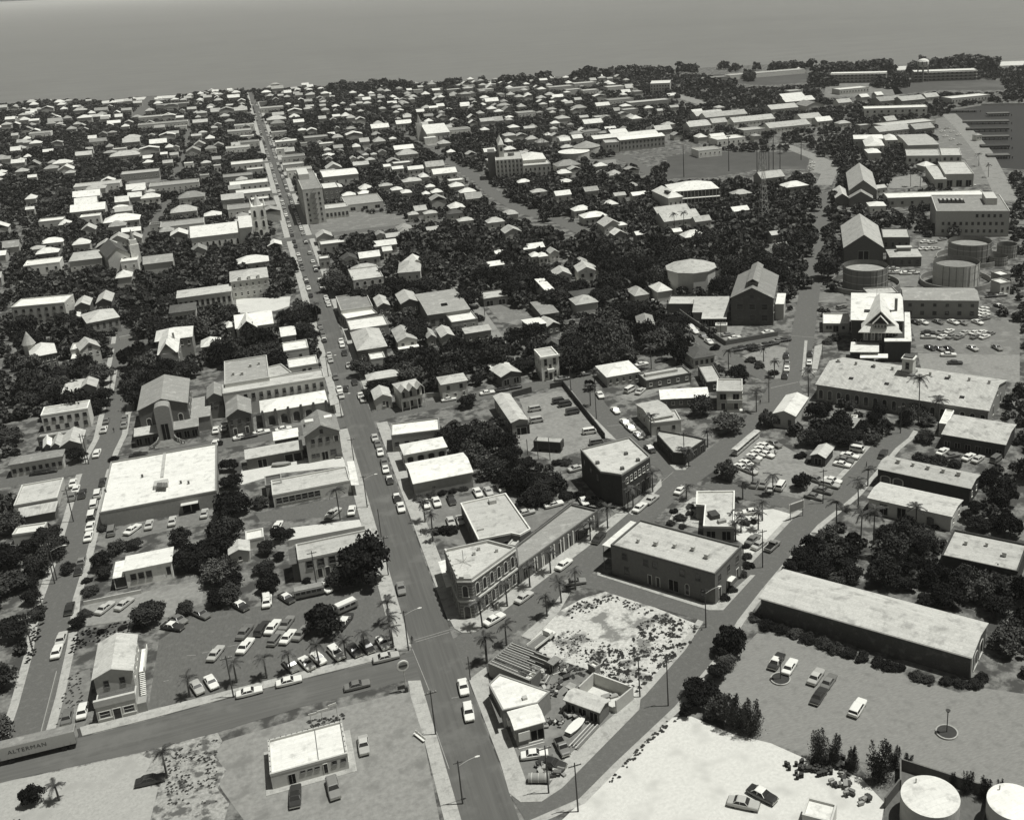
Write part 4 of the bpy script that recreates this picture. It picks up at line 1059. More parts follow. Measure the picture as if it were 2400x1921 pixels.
# open-topped tanks with round bund walls
for lab, v, x, y, rx, yb, hh, wt in (('dark open-topped fuel tank, left of the three big ones behind the offices', 'r', 1155, 1405, 138, 1540, 9.4, 'm'),
                                 ('pale open-topped fuel tank, nearest and right of the big tanks', 'r', 1730, 1380, 140, 1545, 9.6, 'l'),
                                 ('dark open-topped fuel tank behind the pale one', 'r', 1815, 1250, 130, 1355, 9.2, 'm'),
                                 ('dark fuel tank cut by the right edge', 'r', 2050, 1270, 60, 1330, 6, 'm'), ('low pale tank between the big ones at the right edge', 'r', 1995, 1345, 55, 1400, 4, 'm')):
    c = at(v, x, y, hh)
    rr = rx/VIEW[v][2]/ppm(*c)
    r0 = empty('fuel_tank', c[0], c[1])
    n = 36
    cylinder_part(r0, 'wall', WALL[wt], 0, 0, rr, 0, hh, n, top=False, smooth=True)
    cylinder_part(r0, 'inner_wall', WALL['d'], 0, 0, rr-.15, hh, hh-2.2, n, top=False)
    cylinder_part(r0, 'floating_roof', ROOF['m'], 0, 0, rr-.15, hh-2.2, hh-2.1, n)
    for zz in (hh*.35, hh*.7, hh-.25):
        cylinder_part(r0, 'hoop', WALL['l'], 0, 0, rr+.12, zz, zz+.25, n, top=False)
    for i in range(9):
        t = -2.8+i*.3
        mb = MB(); mb.bar((rr*1.01*math.cos(t), rr*1.01*math.sin(t), 0), (rr*1.01*math.cos(t), rr*1.01*math.sin(t), hh), .1); mb.build('stave_rib', WALL['d'], r0)
    for i in range(n):                                 # stair up the side
        if i < 8 and rr > 6:
            t = -.6+i*.05
            mb = MB(); mb.box(-.5, .5, -.12, .12, 0, .08, T=Matrix.Translation(((rr+.6)*math.cos(t), (rr+.6)*math.sin(t), hh*i/8)) @ Matrix.Rotation(t, 4, 'Z')); mb.build('stair_tread', METAL, r0)
    tag(r0, lab, 'fuel tank'); occupy([(c[0]+rr*1.5*math.cos(t), c[1]+rr*1.5*math.sin(t)) for t in np.arange(0, 6.28, .4)], 0)
    if rr > 6:
        b0 = empty('bund_wall', c[0], c[1]); mb = MB()
        n = 40; R1, R0 = rr*1.55, rr*1.55-.3
        for i in range(n):
            a, b = 2*math.pi*i/n, 2*math.pi*(i+1)/n
            ca, sa, cb, sb = math.cos(a), math.sin(a), math.cos(b), math.sin(b)
            mb.face([(R1*ca, R1*sa, 0), (R1*cb, R1*sb, 0), (R1*cb, R1*sb, 2.2), (R1*ca, R1*sa, 2.2)])
            mb.face([(R0*cb, R0*sb, 0), (R0*ca, R0*sa, 0), (R0*ca, R0*sa, 2.2), (R0*cb, R0*sb, 2.2)])
            mb.face([(R1*ca, R1*sa, 2.2), (R1*cb, R1*sb, 2.2), (R0*cb, R0*sb, 2.2), (R0*ca, R0*sa, 2.2)])
        mb.build('ring_wall', WALL['m'], b0)
        tag(b0, 'round low wall ringing the '+lab.split(',')[0], 'bund wall')
# white storage tanks, bottom right corner
for lab, v, x, y, rx in (('white round-topped storage tank at the bottom right corner', 'd', 1480, 1430, 215), ('second white storage tank, cut by the right edge at the bottom', 'd', 2080, 1470, 190)):
    c = at(v, x, y, 5.0); rr = rx/VIEW[v][2]/ppm(*c)*.96
    r0 = empty('storage_tank', c[0], c[1])
    cylinder_part(r0, 'wall', WALL['l'], 0, 0, rr, 0, 5.0, 40, top=False)
    cylinder_part(r0, 'top', ROOF['w'], 0, 0, rr, 5.0, 5.35, 40, r2=.3)
    mb = MB(); mb.bar((-rr*.1, rr*.7, 5), (-rr*.1, rr*.7, 6), .12); mb.build('valve_pipe', METAL, r0)
    tag(r0, lab, 'tank'); occupy([(c[0]+rr*math.cos(t), c[1]+rr*math.sin(t)) for t in np.arange(0, 6.28, .4)], 5)
r0 = empty('bund_wall', *at('d', 1250, 1400))
for a, b in (((1262, 1390), (1262, 1235)), ((1262, 1235), (1900, 1440)), ((1255, 1385), (1150, 1520)), ((1900, 1440), (1850, 1700))):
    p, q = local(r0, *at('d', *a)), local(r0, *at('d', *b))
    mb = MB(); mb.prism(strip([p, q], .25), 0, 2.2); mb.build('wall', WALL['d'], r0)
mb = MB(); mb.sheet([local(r0, *at('d', x, y)) for x, y in ((1262, 1390), (1150, 1520), (1150, 1700), (1850, 1700), (1900, 1440), (1262, 1235))], .06); mb.build('floor', ASPD, r0)
tag(r0, 'dark angular wall enclosing the white storage tanks, bottom right', 'wall')
# pale sheds at the very bottom right
house('pale flat shed roof at the bottom edge left of the white tank', 'd', (560, 1560), (770, 1620), (800, 1490), 3.0, 'flat', 0, 'l', 'w', [], name='shed', cat='shed')
THINGS[-1][0]
# ================================================================= buildings of the middle distance
# big store, left
r0 = house('large white flat-roofed store with a loading bay under an awning, left side', 'e', (845, 715), (1830, 535), (1815, 140), 4.9, 'flat', 0, 'm', 'w', [(0, 1, 1.5, 4.5, 2.8, 'o', .68, .84), (3, 4, 2.5, 1, 1, 'v')], name='store', cat='store')
w_, d_ = r0['_w'], r0['_d']
part_box(r0, 'awning', WALL['l'], (w_*.18, w_*.33, -d_/2-1.6, -d_/2-.06, 2.9, 3.05))
for x, y, s in ((1360, 500, (3.6, 3.4, 1.2)),):
    roof_box(r0, 'e', x, y, 4.46, s, 'roof_plant', METAL)
for i in range(4):
    lx, ly = local(r0, *at('e', 1330+i*22, 490, 5.8)); part_box(r0, 'fan', WALL['d'], (lx-.3, lx+.3, ly-1.4, ly+1.4, 5.7, 5.95))
lx, ly = local(r0, *at('e', 1375, 330, 4.5)); part_box(r0, 'roof_rib', ROOF['l'], (lx-.4, lx+.4, -d_*.02, d_/2-.3, 4.46, 4.75))
for x, y in ((1200, 425), (1590, 480), (1525, 478), (890, 550)):
    roof_box(r0, 'e', x, y, 4.46, (.5, .5, .9), M=WALL['d'])
# long low building with open yard next to the store
r0 = house('long low building with a pale roof and a white street canopy beside the main street', 'f', (490, 572), (1145, 450), (1128, 330), 3.8, 'flat', 0, 'l', 'l', [(0, 7, 1.7, 1.6, 1.9, 's', .03, .6), (1, 3, 1.6, 1.5, 2.2, 'o')], name='shop_building', cat='shop')
canopy(r0, 'f', [(1160, 490), (1228, 490), (1185, 285), (1125, 290)], 3.2, ROOF['w'], .15, name='street_canopy')
house('roofless walled yard end of the long low building', 'f', (440, 490), (580, 465), (565, 392), 3.6, 'flat', 0, 'm', 'd', [], name='yard_room', cat='ruin')
house('low lean-to workshop with an open front facing the sandy yard', 'f', (272, 272), (765, 188), (740, 125), 3.6, 'shed', .6, 'd', 'l', [(0, 1, 1.4, 2.6, 2.6, 'o', .2, .34), (0, 1, 1.4, 5, 2.6, 'o', .7, .95)], name='workshop', cat='workshop')
house('small white hip-roofed building joined to the gabled warehouse', 'k', (530, 1478), (748, 1440), (690, 1388), 4.8, 'shed', .5, 'm', 'w', [(0, 2, 2.5, 1, 1.4)], name='shed', cat='shed')
r0 = house('three-storey gabled warehouse on the corner of the main street', 'k', (758, 1452), (1067, 1400), (1035, 1265), 8.6, 'gy', 2.8, 'm', 'm', [(0, 3, 6.6, 1.1, 1.5, 'v', .1, .75), (0, 1, 6.4, 1.5, 1.9, 'd', .82, .96), (0, 1, 9.3, 1.0, 1.4, 'v', .42, .56), (0, 1, 1.6, 1.8, 2.6, 'o', .42, .58), (0, 2, 2.0, 1.1, 1.4, 'v', .1, .36), (0, 1, 2.2, 1.8, 1.8, 'v', .65, .85), (1, 5, 6.4, 1, 1.5), (1, 4, 2.0, 1, 1.6)], name='gabled_warehouse', cat='warehouse')
part_box(r0, 'roof_light', ROOF['w'], (r0['_w']*.14, r0['_w']*.36, r0['_d']*.05, r0['_d']*.2, 9.2, 10.6)); part_box(r0, 'roof_light', ROOF['w'], (-r0['_w']*.4, -r0['_w']*.14, r0['_d']*.0, r0['_d']*.16, 9.2, 10.5))
# theatre-like hall with front tower
r0 = house('dark gabled hall with a rounded pale tower projecting from its front', 'j', (1162, 1225), (1592, 1170), (1590, 966), 10.5, 'gy', 2.8, 'd', 'm', [(0, 1, 6, 1.6, 3, 'a', .1, .25), (0, 1, 6, 1.6, 3, 'a', .75, .9), (1, 4, 6, 1.3, 2.6, 'a'), (3, 4, 6, 1.3, 2.6, 'a')], name='hall', cat='hall')
w_, d_ = r0['_w'], r0['_d']
tw = w_*.15
mb = MB()
prof = [(-tw, 0), (tw, 0), (tw, 11.5)]+[(tw*math.cos(math.pi*i/8), 11.5+tw*.5*math.sin(math.pi*i/8)) for i in range(1, 8)]+[(-tw, 11.5)]
y0, y1 = -d_/2-4.5, -d_/2+1.0
mb.face([(x, y0, z) for x, z in prof])
for i in range(len(prof)):
    a, b = prof[i], prof[(i+1) % len(prof)]
    mb.face([(b[0], y0, b[1]), (a[0], y0, a[1]), (a[0], y1, a[1]), (b[0], y1, b[1])])
mb.build('front_tower', WALL['m'], r0)
put_windows(r0, [(-tw, y0-.01), (tw, y0-.01)], [(0, 1, 4.0, 2.2, 5.5, 'o')])
for sg in (-1, 1):
    x0, x1 = sorted((sg*tw, sg*(w_*.62)))
    mb = MB(); mb.box(x0+.05, x1, y0+1.2, -d_/2+.3, 0, 3.9); mb.build('porch_wing', WALL['d'], r0)
    mb = MB(); mb.solid([[(x0, y0+.4, 3.9), (x1+.4, y0+.4, 3.9), (x1+.4, -d_/2+.3, 5.0), (x0, -d_/2+.3, 5.0)]], .18); mb.build('wing_roof', ROOF['m' if sg > 0 else 'l'], r0)
    put_windows(r0, [(x0, y0+1.19), (x1, y0+1.19)], [(0, 3, 1.6, 1.6, 2.2, 'o')])
    mb = MB()
    for i in range(6):
        t = i/5
        mb.bar((sg*(tw+.1+2.6*t*t), y0-.3-2.4*t, 0), (sg*(tw+.1+2.6*t*t), y0-.3-2.4*t, 1.1+1.6*(1-t)), .22, 4)
        if i:
            tq = (i-1)/5
            mb.bar((sg*(tw+.1+2.6*tq*tq), y0-.3-2.4*tq, 1.0+1.6*(1-tq)), (sg*(tw+.1+2.6*t*t), y0-.3-2.4*t, 1.0+1.6*(1-t)), .2, 4)
    mb.build('curved_side_wall', WALL['m'], r0)
for i in range(6):
    part_box(r0, 'step', WALL['m'], (-tw-1.4, tw+1.4, y0-2.8+i*.45, y0-2.35+i*.45, 0, .2+i*.2))
part_box(r0, 'side_wing', WALL['m'], (w_/2-.3, w_/2+5.5, -d_/2+1, d_/2-4, 0, 4.6)); part_box(r0, 'side_wing_roof', ROOF['m'], (w_/2-.2, w_/2+5.7, -d_/2+.8, d_/2-3.8, 4.6, 4.8))
# block with raised roof
r0 = house('long three-storey commercial block with a ribbed raised rear roof, on the main street', 'k', (80, 1085), (938, 945), (915, 875), 8.6, 'flat', 0, 'l', 'l', [(0, 12, 6.2, 1.1, 1.9, 'v', .1, 1.0), (1, 3, 6, 1.1, 1.8, 'v'), (1, 3, 2, 1.8, 2.4, 'o')], name='commercial_block', cat='building')
house('ribbed grey raised roof of the auditorium behind the long commercial block', 'k', (95, 1010), (472, 940), (445, 755), 9.6, 'flat', 0, 'l', 'm', [(3, 4, 5, 1, 1.2, 'v')], name='auditorium', cat='hall', vents=4)
house('white low-roofed shop behind the commercial block, on the main street', 'k', (630, 868), (878, 830), (870, 758), 6.2, 'flat', 0, 'l', 'w', [(0, 2, 4.5, 1.2, 1, 'v', .4, .8), (1, 2, 2, 1.6, 2.2, 'o')], name='shop', cat='shop')
house('small low annexe with a terrace roof behind the commercial block', 'k', (475, 945), (680, 905), (560, 840), 7.6, 'flat', 0, 'l', 'l', [], name='annexe', cat='building')
house('white-roofed house with a grey front wall facing the main street', 'k', (590, 725), (800, 700), (785, 630), 5.6, 'flat', 0, 'l', 'w', [(0, 1, 3, 1, 1.2, 'v', .5, .8)], name='house')
house('grey gabled two-storey house between the hall and the arcaded garage', 'k', (100, 1288), (322, 1255), (318, 1130), 7.0, 'gy', 2.2, 'd', 'm', [(0, 3, 5, 1, 1.6, 'v'), (0, 2, 1.8, 1.2, 2.2, 'd')], name='gabled_house')
r0 = house('white hip-roofed arcaded garage with dark buttresses by the main street', 'k', (400, 1250), (968, 1152), (935, 1055), 5.2, 'hip', 1.6, 'l', 'w', [(0, 4, 2.1, 2.6, 3.4, 'a', .04, .8)], name='garage', cat='garage')
for i in range(6):
    x = -r0['_w']/2+.6+i*(r0['_w']-1.2)/5
    part_box(r0, 'buttress', WALL['d'], (x-.35, x+.35, -r0['_d']/2-.2, -r0['_d']/2+.3, 0, 5.8))
canopy(r0, 'k', [(985, 1185), (1055, 1170), (1035, 1085), (970, 1090)], 3.4, ROOF['l'], .15, name='street_canopy')
house('narrow dark gabled house behind the commercial block', 'k', (-60, 1130), (80, 1110), (80, 1010), 7.4, 'gy', 1.6, 'd', 'm', [(0, 3, 5, 1, 1.5, 'v')], name='gabled_house')
# right of the main street
r0 = house('white-roofed store with ornate arched side windows right of the main street', 'k', (1590, 1595), (1972, 1545), (1940, 1455), 5.2, 'hip', 1.2, 'w', 'w', [(0, 4, 3.0, 2.2, 2.6, 'a'), (3, 2, 2, 1.4, 2, 'o')], name='arcade_store', cat='store')
house('white flat-roofed store with a tall parapet, next uphill from the arched one', 'k', (1490, 1440), (1900, 1385), (1905, 1285), 5.6, 'flat', 0, 'm', 'w', [(0, 5, 2.5, 1.4, 1.6, 'v'), (3, 3, 2, 1.4, 2, 'o')], name='store', cat='store')
house('white barrel-roofed workshop right of the main street above the small car park', 'f', (1668, 480), (2182, 385), (2115, 215), 4.8, 'gx', 1.3, 'm', 'w', [(3, 2, 2, 1.5, 2.2, 'o'), (0, 1, 2.4, .8, .8, 'v', .25, .4)], name='workshop', cat='workshop')
house('white flat-roofed shop row beside the main street, upper one', 'k', (1110, 460), (1368, 405), (1330, 348), 4.4, 'flat', 0, 'm', 'w', [(3, 3, 2, 1.4, 2, 'o')], name='shop', cat='shop')
house('white flat-roofed shop row beside the main street, lower one', 'k', (1140, 552), (1462, 505), (1445, 420), 4.4, 'flat', 0, 'm', 'w', [(3, 3, 2, 1.4, 2, 'o'), (0, 3, 2, 1, 1.3)], name='shop', cat='shop')
house('stained flat-roofed block at the upper end of the shop row', 'k', (1065, 390), (1330, 345), (1295, 228), 5.6, 'flat', 0, 'l', 'm', [(0, 4, 3, 1, 1.3, 'v'), (3, 3, 3, 1, 1.5)], name='block', cat='building')
house('grey hip-roofed store with a pale front slope beside the main street', 'k', (1205, 725), (1465, 688), (1400, 535), 4.8, 'hip', 2.8, 'd', 'l', [(0, 3, 2, 1.2, 1.6), (3, 4, 2, 1.3, 2, 'o')], name='store', cat='store')
house('pale gabled cottage with a white porch roof right of the shop row', 'k', (1560, 655), (1732, 625), (1650, 525), 4.6, 'gy', 1.6, 'l', 'l', [(0, 2, 3, 1.1, 1.4, 'v')], name='cottage')
r0 = THINGS[-1][0]; part_box(r0, 'porch_roof', ROOF['w'], (-r0['_w']/2, r0['_w']/2, -r0['_d']/2-2.4, -r0['_d']/2+.3, 2.4, 2.55))
house('white porch roof in front of the hip-roofed store', 'k', (1320, 800), (1440, 775), (1430, 725), 3.0, 'flat', 0, 'l', 'w', [], name='porch', cat='house')
house('small gabled cottage behind the shop row', 'k', (1380, 360), (1488, 340), (1450, 265), 4.8, 'gy', 1.4, 'd', 'l', [(0, 2, 2.5, 1, 1.3)], name='cottage')
house('dark-fronted gabled house left of the big garage roof', 'k', (1570, 335), (1730, 312), (1690, 228), 5.2, 'gy', 1.8, 'd', 'l', [(0, 3, 2.5, 1, 1.4)], name='gabled_house')
r0 = house('big grey garage with a low gabled roof and a square roof hatch', 'k', (1805, 425), (2170, 375), (2030, 205), 5.4, 'gx', .9, 'm', 'm', [(0, 5, 2.2, 1.6, 1.8, 'v')], name='garage', cat='garage')
roof_box(r0, 'k', 1945, 340, 5.9, (2.4, 2.4, .5), 'roof_hatch', DARK)
house('white flat roof in front of the big grey garage', 'l', (190, 488), (412, 455), (395, 385), 4.2, 'flat', 0, 'm', 'w', [(0, 3, 2, 1, 1.2)], name='store', cat='building')
house('pale shed-roofed house below the big grey garage', 'l', (318, 585), (545, 548), (525, 512), 4.0, 'shed', .6, 'm', 'l', [(0, 3, 1.6, 1, 1.2)], name='house')
for lab, A, B, C in (('grey gabled cottage in the trees, left of the pair below the garage', (1790, 625), (1870, 610), (1850, 545)), ('grey gabled cottage in the trees, right of the pair below the garage', (1925, 610), (2050, 600), (1975, 530))):
    house(lab, 'k', A, B, C, 3.8, 'gy', 1.3, 'm', 'l', name='cottage')
house('flat pale garage with an open dark front along the lane', 'l', (465, 300), (655, 255), (640, 195), 3.6, 'flat', 0, 'd', 'l', [(0, 2, 1.3, 3, 2.2, 'o')], name='garage', cat='garage')
house('white shed-roofed house beside the lane', 'l', (835, 540), (992, 512), (970, 437), 5.0, 'shedr', .9, 'd', 'w', [(0, 3, 2, 1, 1.4)], name='house')
house('small gabled cottage next to the white shed-roofed house', 'l', (1015, 525), (1125, 500), (1040, 447), 4.0, 'gy', 1.4, 'd', 'l', [(0, 2, 2, 1, 1.3)], name='cottage')
r0 = house('tall pale Italianate townhouse with a bracketed cornice on the corner', 'l', (960, 775), (1112, 752), (1050, 690), 9.0, 'flat', 0, 'w', 'l', [(0, 2, 6.6, 1.1, 2.6, 's'), (0, 2, 2.2, 1.1, 2.6, 's'), (0, 1, 4.6, 1.2, 2.6, 'd', .4, .6), (0, 1, 1.4, 1.4, 2.6, 'd', .4, .6), (3, 4, 6.4, 1, 2), (3, 4, 2, 1, 2)], name='townhouse')
part_box(r0, 'cornice', TRIM, (-r0['_w']/2-.4, r0['_w']/2+.4, -r0['_d']/2-.4, -r0['_d']/2-.06, 8.2, 8.9)); part_box(r0, 'balcony', TRIM, (-1.2, 1.2, -r0['_d']/2-1, -r0['_d']/2-.06, 3.2, 4.2))
house('dark gabled roofs behind the Italianate townhouse', 'l', (990, 690), (1115, 680), (1110, 640), 6.4, 'gy', 2.0, 'd', 'd', [], name='house')
house('pale-roofed gabled shop front beside the townhouse', 'l', (625, 948), (805, 905), (700, 840), 4.0, 'gy', 1.4, 'd', 'l', [(0, 2, 1.6, 2, 2, 'o')], name='shop', cat='shop')
house('white-roofed shed behind the gabled shop front', 'l', (525, 895), (680, 850), (700, 800), 4.2, 'shed', .4, 'd', 'w', [], name='shed', cat='shed')
house('small pale two-storey house with a white hip roof on the side street', 'l', (125, 1018), (352, 968), (300, 905), 6.2, 'hip', 1.4, 'l', 'l', [(0, 2, 4.6, 1.1, 1.5, 'v'), (0, 3, 1.8, 1, 1.4), (1, 2, 4.6, 1, 1.4)], name='house')
r0 = house('two-storey Victorian house with three small front gables and a balcony', 'k', (1560, 1060), (1762, 1015), (1700, 960), 7.0, 'hip', 1.4, 'l', 'l', [(0, 3, 1.6, 1.1, 2.2, 'd'), (0, 3, 5, 1.1, 2.0, 'd')], name='victorian_house')
for i in (-1, 0, 1):
    g0 = empty('gable', i*r0['_w']/3, -r0['_d']/2-.6); g0.parent = r0
    mb = MB(); mb.solid(roof_faces('gy', r0['_w']/3, 4.0, 7.0, 1.5), .12); mb.build('gable_roof', ROOF['l'], g0)
part_box(r0, 'balcony', TRIM, (-r0['_w']/2, r0['_w']/2, -r0['_d']/2-1.8, -r0['_d']/2+.3, 3.4, 3.6)); part_box(r0, 'balcony_rail', TRIM, (-r0['_w']/2, r0['_w']/2, -r0['_d']/2-1.8, -r0['_d']/2-1.7, 3.6, 4.5))
for i in range(4):
    x = -r0['_w']/2+.1+i*(r0['_w']-.2)/3
    mb = MB(); mb.bar((x, -r0['_d']/2-1.7, 0), (x, -r0['_d']/2-1.7, 6.9), .09); mb.build('post', TRIM, r0)
house('small gable-fronted cottage on the main street corner under a tree', 'k', (1370, 1140), (1525, 1110), (1460, 1035), 3.8, 'gy', 1.5, 'l', 'l', [(0, 1, 2, 1, 1.6), (0, 1, 1.5, 1, 2.2, 'd', .55, .85)], name='cottage')
house('wide pale hip-roofed house behind the small corner cottage', 'k', (1305, 970), (1600, 935), (1550, 890), 5.4, 'hip', 1.6, 'l', 'l', name='house')
house('long pale gabled building along the bus yard', 'l', (700, 1330), (855, 1310), (705, 1085), 4.6, 'gy', .8, 'm', 'l', [(3, 6, 2, 1.2, 1.4), (1, 6, 1.8, 1.4, 1.8, 'o')], name='depot', cat='depot')
house('white canopy roof at the near end of the bus yard building', 'l', (705, 1365), (858, 1340), (855, 1300), 3.2, 'flat', 0, 'k', 'w', [(0, 1, 1.2, 4, 2.4, 'o')], name='canopy', cat='canopy')
# left, by the side street
r0 = house('white-roofed bungalow on stilts with three dark windows and a front porch', 'e', (1022, 1235), (1440, 1152), (1475, 1005), 4.2, 'shedr', .5, 'w', 'w', [(0, 3, 2.5, 1.3, 1.8, 'v', .08, .58), (0, 1, 2.4, 1.2, 2.2, 'd', .86, .98)], name='bungalow')
part_box(r0, 'porch_roof', ROOF['w'], (-r0['_w']/2-2.4, -r0['_w']/2+.1, -r0['_d']/2+.2, r0['_d']/2-.2, 3.2, 3.35)); part_box(r0, 'porch_floor', WOOD, (-r0['_w']/2-2.2, -r0['_w']/2+.3, -r0['_d']/2+.3, r0['_d']/2-.3, .3, .5))
for y in (-r0['_d']/2+.4, 0, r0['_d']/2-.4):
    mb = MB(); mb.bar((-r0['_w']/2-2.2, y, 0), (-r0['_w']/2-2.2, y, 3.2), .08); mb.build('post', TRIM, r0)
house('small pale gabled shack among the trees behind the bungalow', 'f', (140, 1080), (330, 1038), (290, 955), 3.0, 'gy', 1.0, 'l', 'l', [(0, 1, 1.4, .9, 1.2)], name='shack', cat='shack')
house('small white flat-roofed shed behind the gabled shack', 'f', (275, 948), (425, 925), (415, 852), 2.8, 'flat', 0, 'l', 'w', [], name='shed', cat='shed')
r0 = house('long two-storey concrete building half hidden by the big tree', 'f', (740, 1102), (1390, 985), (1300, 870), 6.0, 'flat', 0, 'l', 'l', [(0, 3, 4.2, 1.6, 2.0, 'v', .06, .5), (0, 2, 1.5, 1.3, 2.4, 'd', .2, .4), (3, 2, 4, 1.2, 1.2)], name='concrete_building', cat='building')
house('dark tin-roofed outhouse against the long concrete building', 'f', (650, 1160), (745, 1140), (718, 1020), 5.0, 'shed', .3, 'd', 'd', [], name='outhouse', cat='shed')
house('white-walled ruin of a low building at the left edge', 'e', (120, 650), (480, 600), (530, 432), 2.6, 'flat', 0, 'l', 'l', [], name='ruin', cat='ruin')
house('corrugated low roof at the left edge below the white ruin', 'e', (140, 760), (470, 720), (480, 642), 2.6, 'shed', .3, 'd', 's', [], name='corrugated_shed', cat='shed')
house('white roof corner at the left edge beside the side street', 'e', (100, 905), (350, 870), (395, 800), 3.0, 'flat', 0, 'l', 'w', [], name='shed', cat='shed')
house('long hip-roofed row at the left edge facing the cross street', 'j', (60, 1692), (525, 1612), (555, 1550), 4.2, 'hip', 1.3, 'l', 'm', [(0, 8, 1.9, 1, 1.4, 'v')], name='row_house')
house('pale gable-roofed cottage, right end of the zigzag roofs at left', 'j', (535, 1530), (725, 1505), (690, 1400), 4.0, 'gy', 1.8, 'm', 'l', [(0, 2, 2, 1, 1.2, 'v')], name='cottage')
house('pale gable-roofed cottage, middle of the zigzag roofs at left', 'j', (450, 1535), (540, 1525), (520, 1440), 3.8, 'gy', 1.3, 'm', 'l', [], name='cottage')
house('white gable-roofed cottage, left end of the zigzag roofs at left', 'j', (370, 1540), (450, 1530), (430, 1455), 3.6, 'gy', 1.2, 'm', 'w', [], name='cottage')
house('dark flat-roofed row behind the zigzag cottages', 'j', (315, 1460), (640, 1395), (640, 1360), 4.6, 'flat', 0, 'd', 'm', [(0, 6, 2.4, 1, 1.6, 'v')], name='row_house')
house('white two-storey house with boxed balconies at left', 'j', (365, 1265), (760, 1200), (735, 1140), 6.6, 'flat', 0, 'w', 'l', [(0, 6, 4.6, 1.2, 1.4, 'v'), (0, 5, 1.8, 1.2, 1.6, 'v')], name='balcony_house')
house('pale roof with an L-shaped gable on the bend at left', 'j', (495, 1100), (650, 1075), (760, 950), 4.6, 'gx', 1.4, 'm', 'l', [(0, 3, 2, 1, 1.3)], name='house')
house('gable-fronted wing of the L-shaped house at left', 'j', (640, 1060), (800, 1030), (850, 960), 4.8, 'gy', 1.8, 'm', 'l', [(0, 2, 2.4, 1, 1.4)], name='house')
r0 = house('white striped-roof villa with a pointed turret at the far left', 'j', (262, 780), (490, 740), (450, 665), 6.0, 'hip', 2.6, 'd', 'w', [(0, 4, 4.2, 1, 1.6), (0, 4, 1.6, 1, 1.8)], name='villa')
tx, ty = local(r0, *at('j', 280, 720, 6)); tx -= 1
cylinder_part(r0, 'turret_wall', WALL['l'], tx, ty+2, 2.0, 0, 8.2, 10, top=False); cylinder_part(r0, 'turret_roof', ROOF['l'], tx, ty+2, 2.5, 8.2, 13.2, 10, r2=.05)
house('grey gabled house with a square window and white porch, right of the turret villa', 'j', (640, 745), (805, 690), (840, 625), 6.4, 'gy', 2.6, 'l', 'l', [(0, 1, 7.0, 1.3, 1.3, 'v', .4, .6), (0, 3, 4.4, 1, 1.4)], name='gabled_house')
house('white porch roof below the grey gabled house', 'j', (595, 795), (720, 775), (738, 728), 3.2, 'shed', .4, 'l', 'w', [], name='porch', cat='house')
house('white side wing of the grey gabled house', 'j', (592, 718), (660, 705), (680, 650), 5.4, 'flat', 0, 'l', 'w', [], name='wing', cat='house')
r0 = house('large white many-gabled mansion with chimneys among dark trees', 'j', (1345, 755), (1525, 735), (1500, 560), 8.4, 'hip', 2.6, 'm', 'w', [(0, 3, 6, 1, 1.8), (0, 3, 2.4, 1, 1.8), (1, 4, 6, 1, 1.8), (3, 4, 6, 1, 1.8)], name='mansion', stack=1)
mb = MB(); mb.solid(roof_faces('gy', r0['_w']*.8, 6, 8.6, 3.8), .15); o_ = mb.build('gable_roof', ROOF['w'], r0); o_.location = (0, -r0['_d']/2+2.6, 0)
part_box(r0, 'gable_wall', WALL['m'], (-r0['_w']*.34, r0['_w']*.34, -r0['_d']/2-.2, -r0['_d']/2+2, 0, 8.4))
house('white cross wing of the many-gabled mansion', 'j', (1320, 640), (1640, 610), (1610, 525), 8.0, 'hip', 2.4, 'm', 'w', [(0, 5, 6, 1, 1.6)], name='mansion_wing')
house('pale hip house with dormers and a white verandah at left', 'j', (720, 500), (1000, 440), (960, 365), 6.4, 'hip', 2.4, 'm', 'l', [(0, 5, 4.4, 1, 1.6, 'v')], name='dormer_house')
house('pale gabled house, nearest of the pair above the dormer house', 'j', (645, 355), (780, 340), (760, 285), 5.4, 'gy', 1.8, 'd', 'l', [(0, 2, 3, 1, 1.3)], name='gabled_house')
house('pale gabled house, right one of the pair above the dormer house', 'j', (830, 325), (968, 310), (940, 245), 5.4, 'gy', 2.0, 'd', 'l', [(0, 2, 3, 1, 1.3)], name='gabled_house')
house('white three-storey hotel block with parapet at the left edge', 'j', (120, 350), (555, 320), (590, 255), 9.4, 'flat', 0, 'l', 'w', [(0, 7, 7.2, 1.2, 1.4, 'v'), (0, 7, 4.4, 1.2, 1.4, 'v'), (0, 7, 1.6, 1.4, 1.6, 'v'), (1, 2, 7, 1, 1.3)], name='hotel', cat='hotel')
house('long low pale school-like building with pilasters behind the trees', 'j', (1492, 275), (1960, 230), (1940, 170), 6.6, 'hip', .8, 'l', 'l', [(0, 10, 3.2, 1.2, 2.6, 'v')], name='school', cat='school')
house('small dark-roofed house with a row of windows, centre left', 'j', (1435, 405), (1665, 385), (1640, 322), 5.2, 'hip', 1.4, 'l', 'd', [(0, 6, 2.6, 1.1, 1.6, 'v')], name='house')
r0 = house('large pale mansard house with dormers left of the main street', 'k', (148, 150), (475, 100), (440, 18), 8.6, 'hip', 2.2, 'l', 'l', [(0, 6, 6.4, 1, 1.6), (0, 6, 2.4, 1, 1.8), (1, 3, 6.4, 1, 1.6)], name='mansard_house')
for i in (-1, 0, 1):
    mb = MB(); mb.box(i*4-.6, i*4+.6, -r0['_d']/2+.2, -r0['_d']/2+2, 8.4, 10.2); mb.build('dormer', WALL['l'], r0)
r0 = house('white cross-gabled house with a dark arched dormer left of the main street', 'k', (185, 545), (510, 490), (490, 385), 6.0, 'gx', 3.0, 'l', 'w', [(0, 4, 4, 1, 1.6)], name='cross_gable_house')
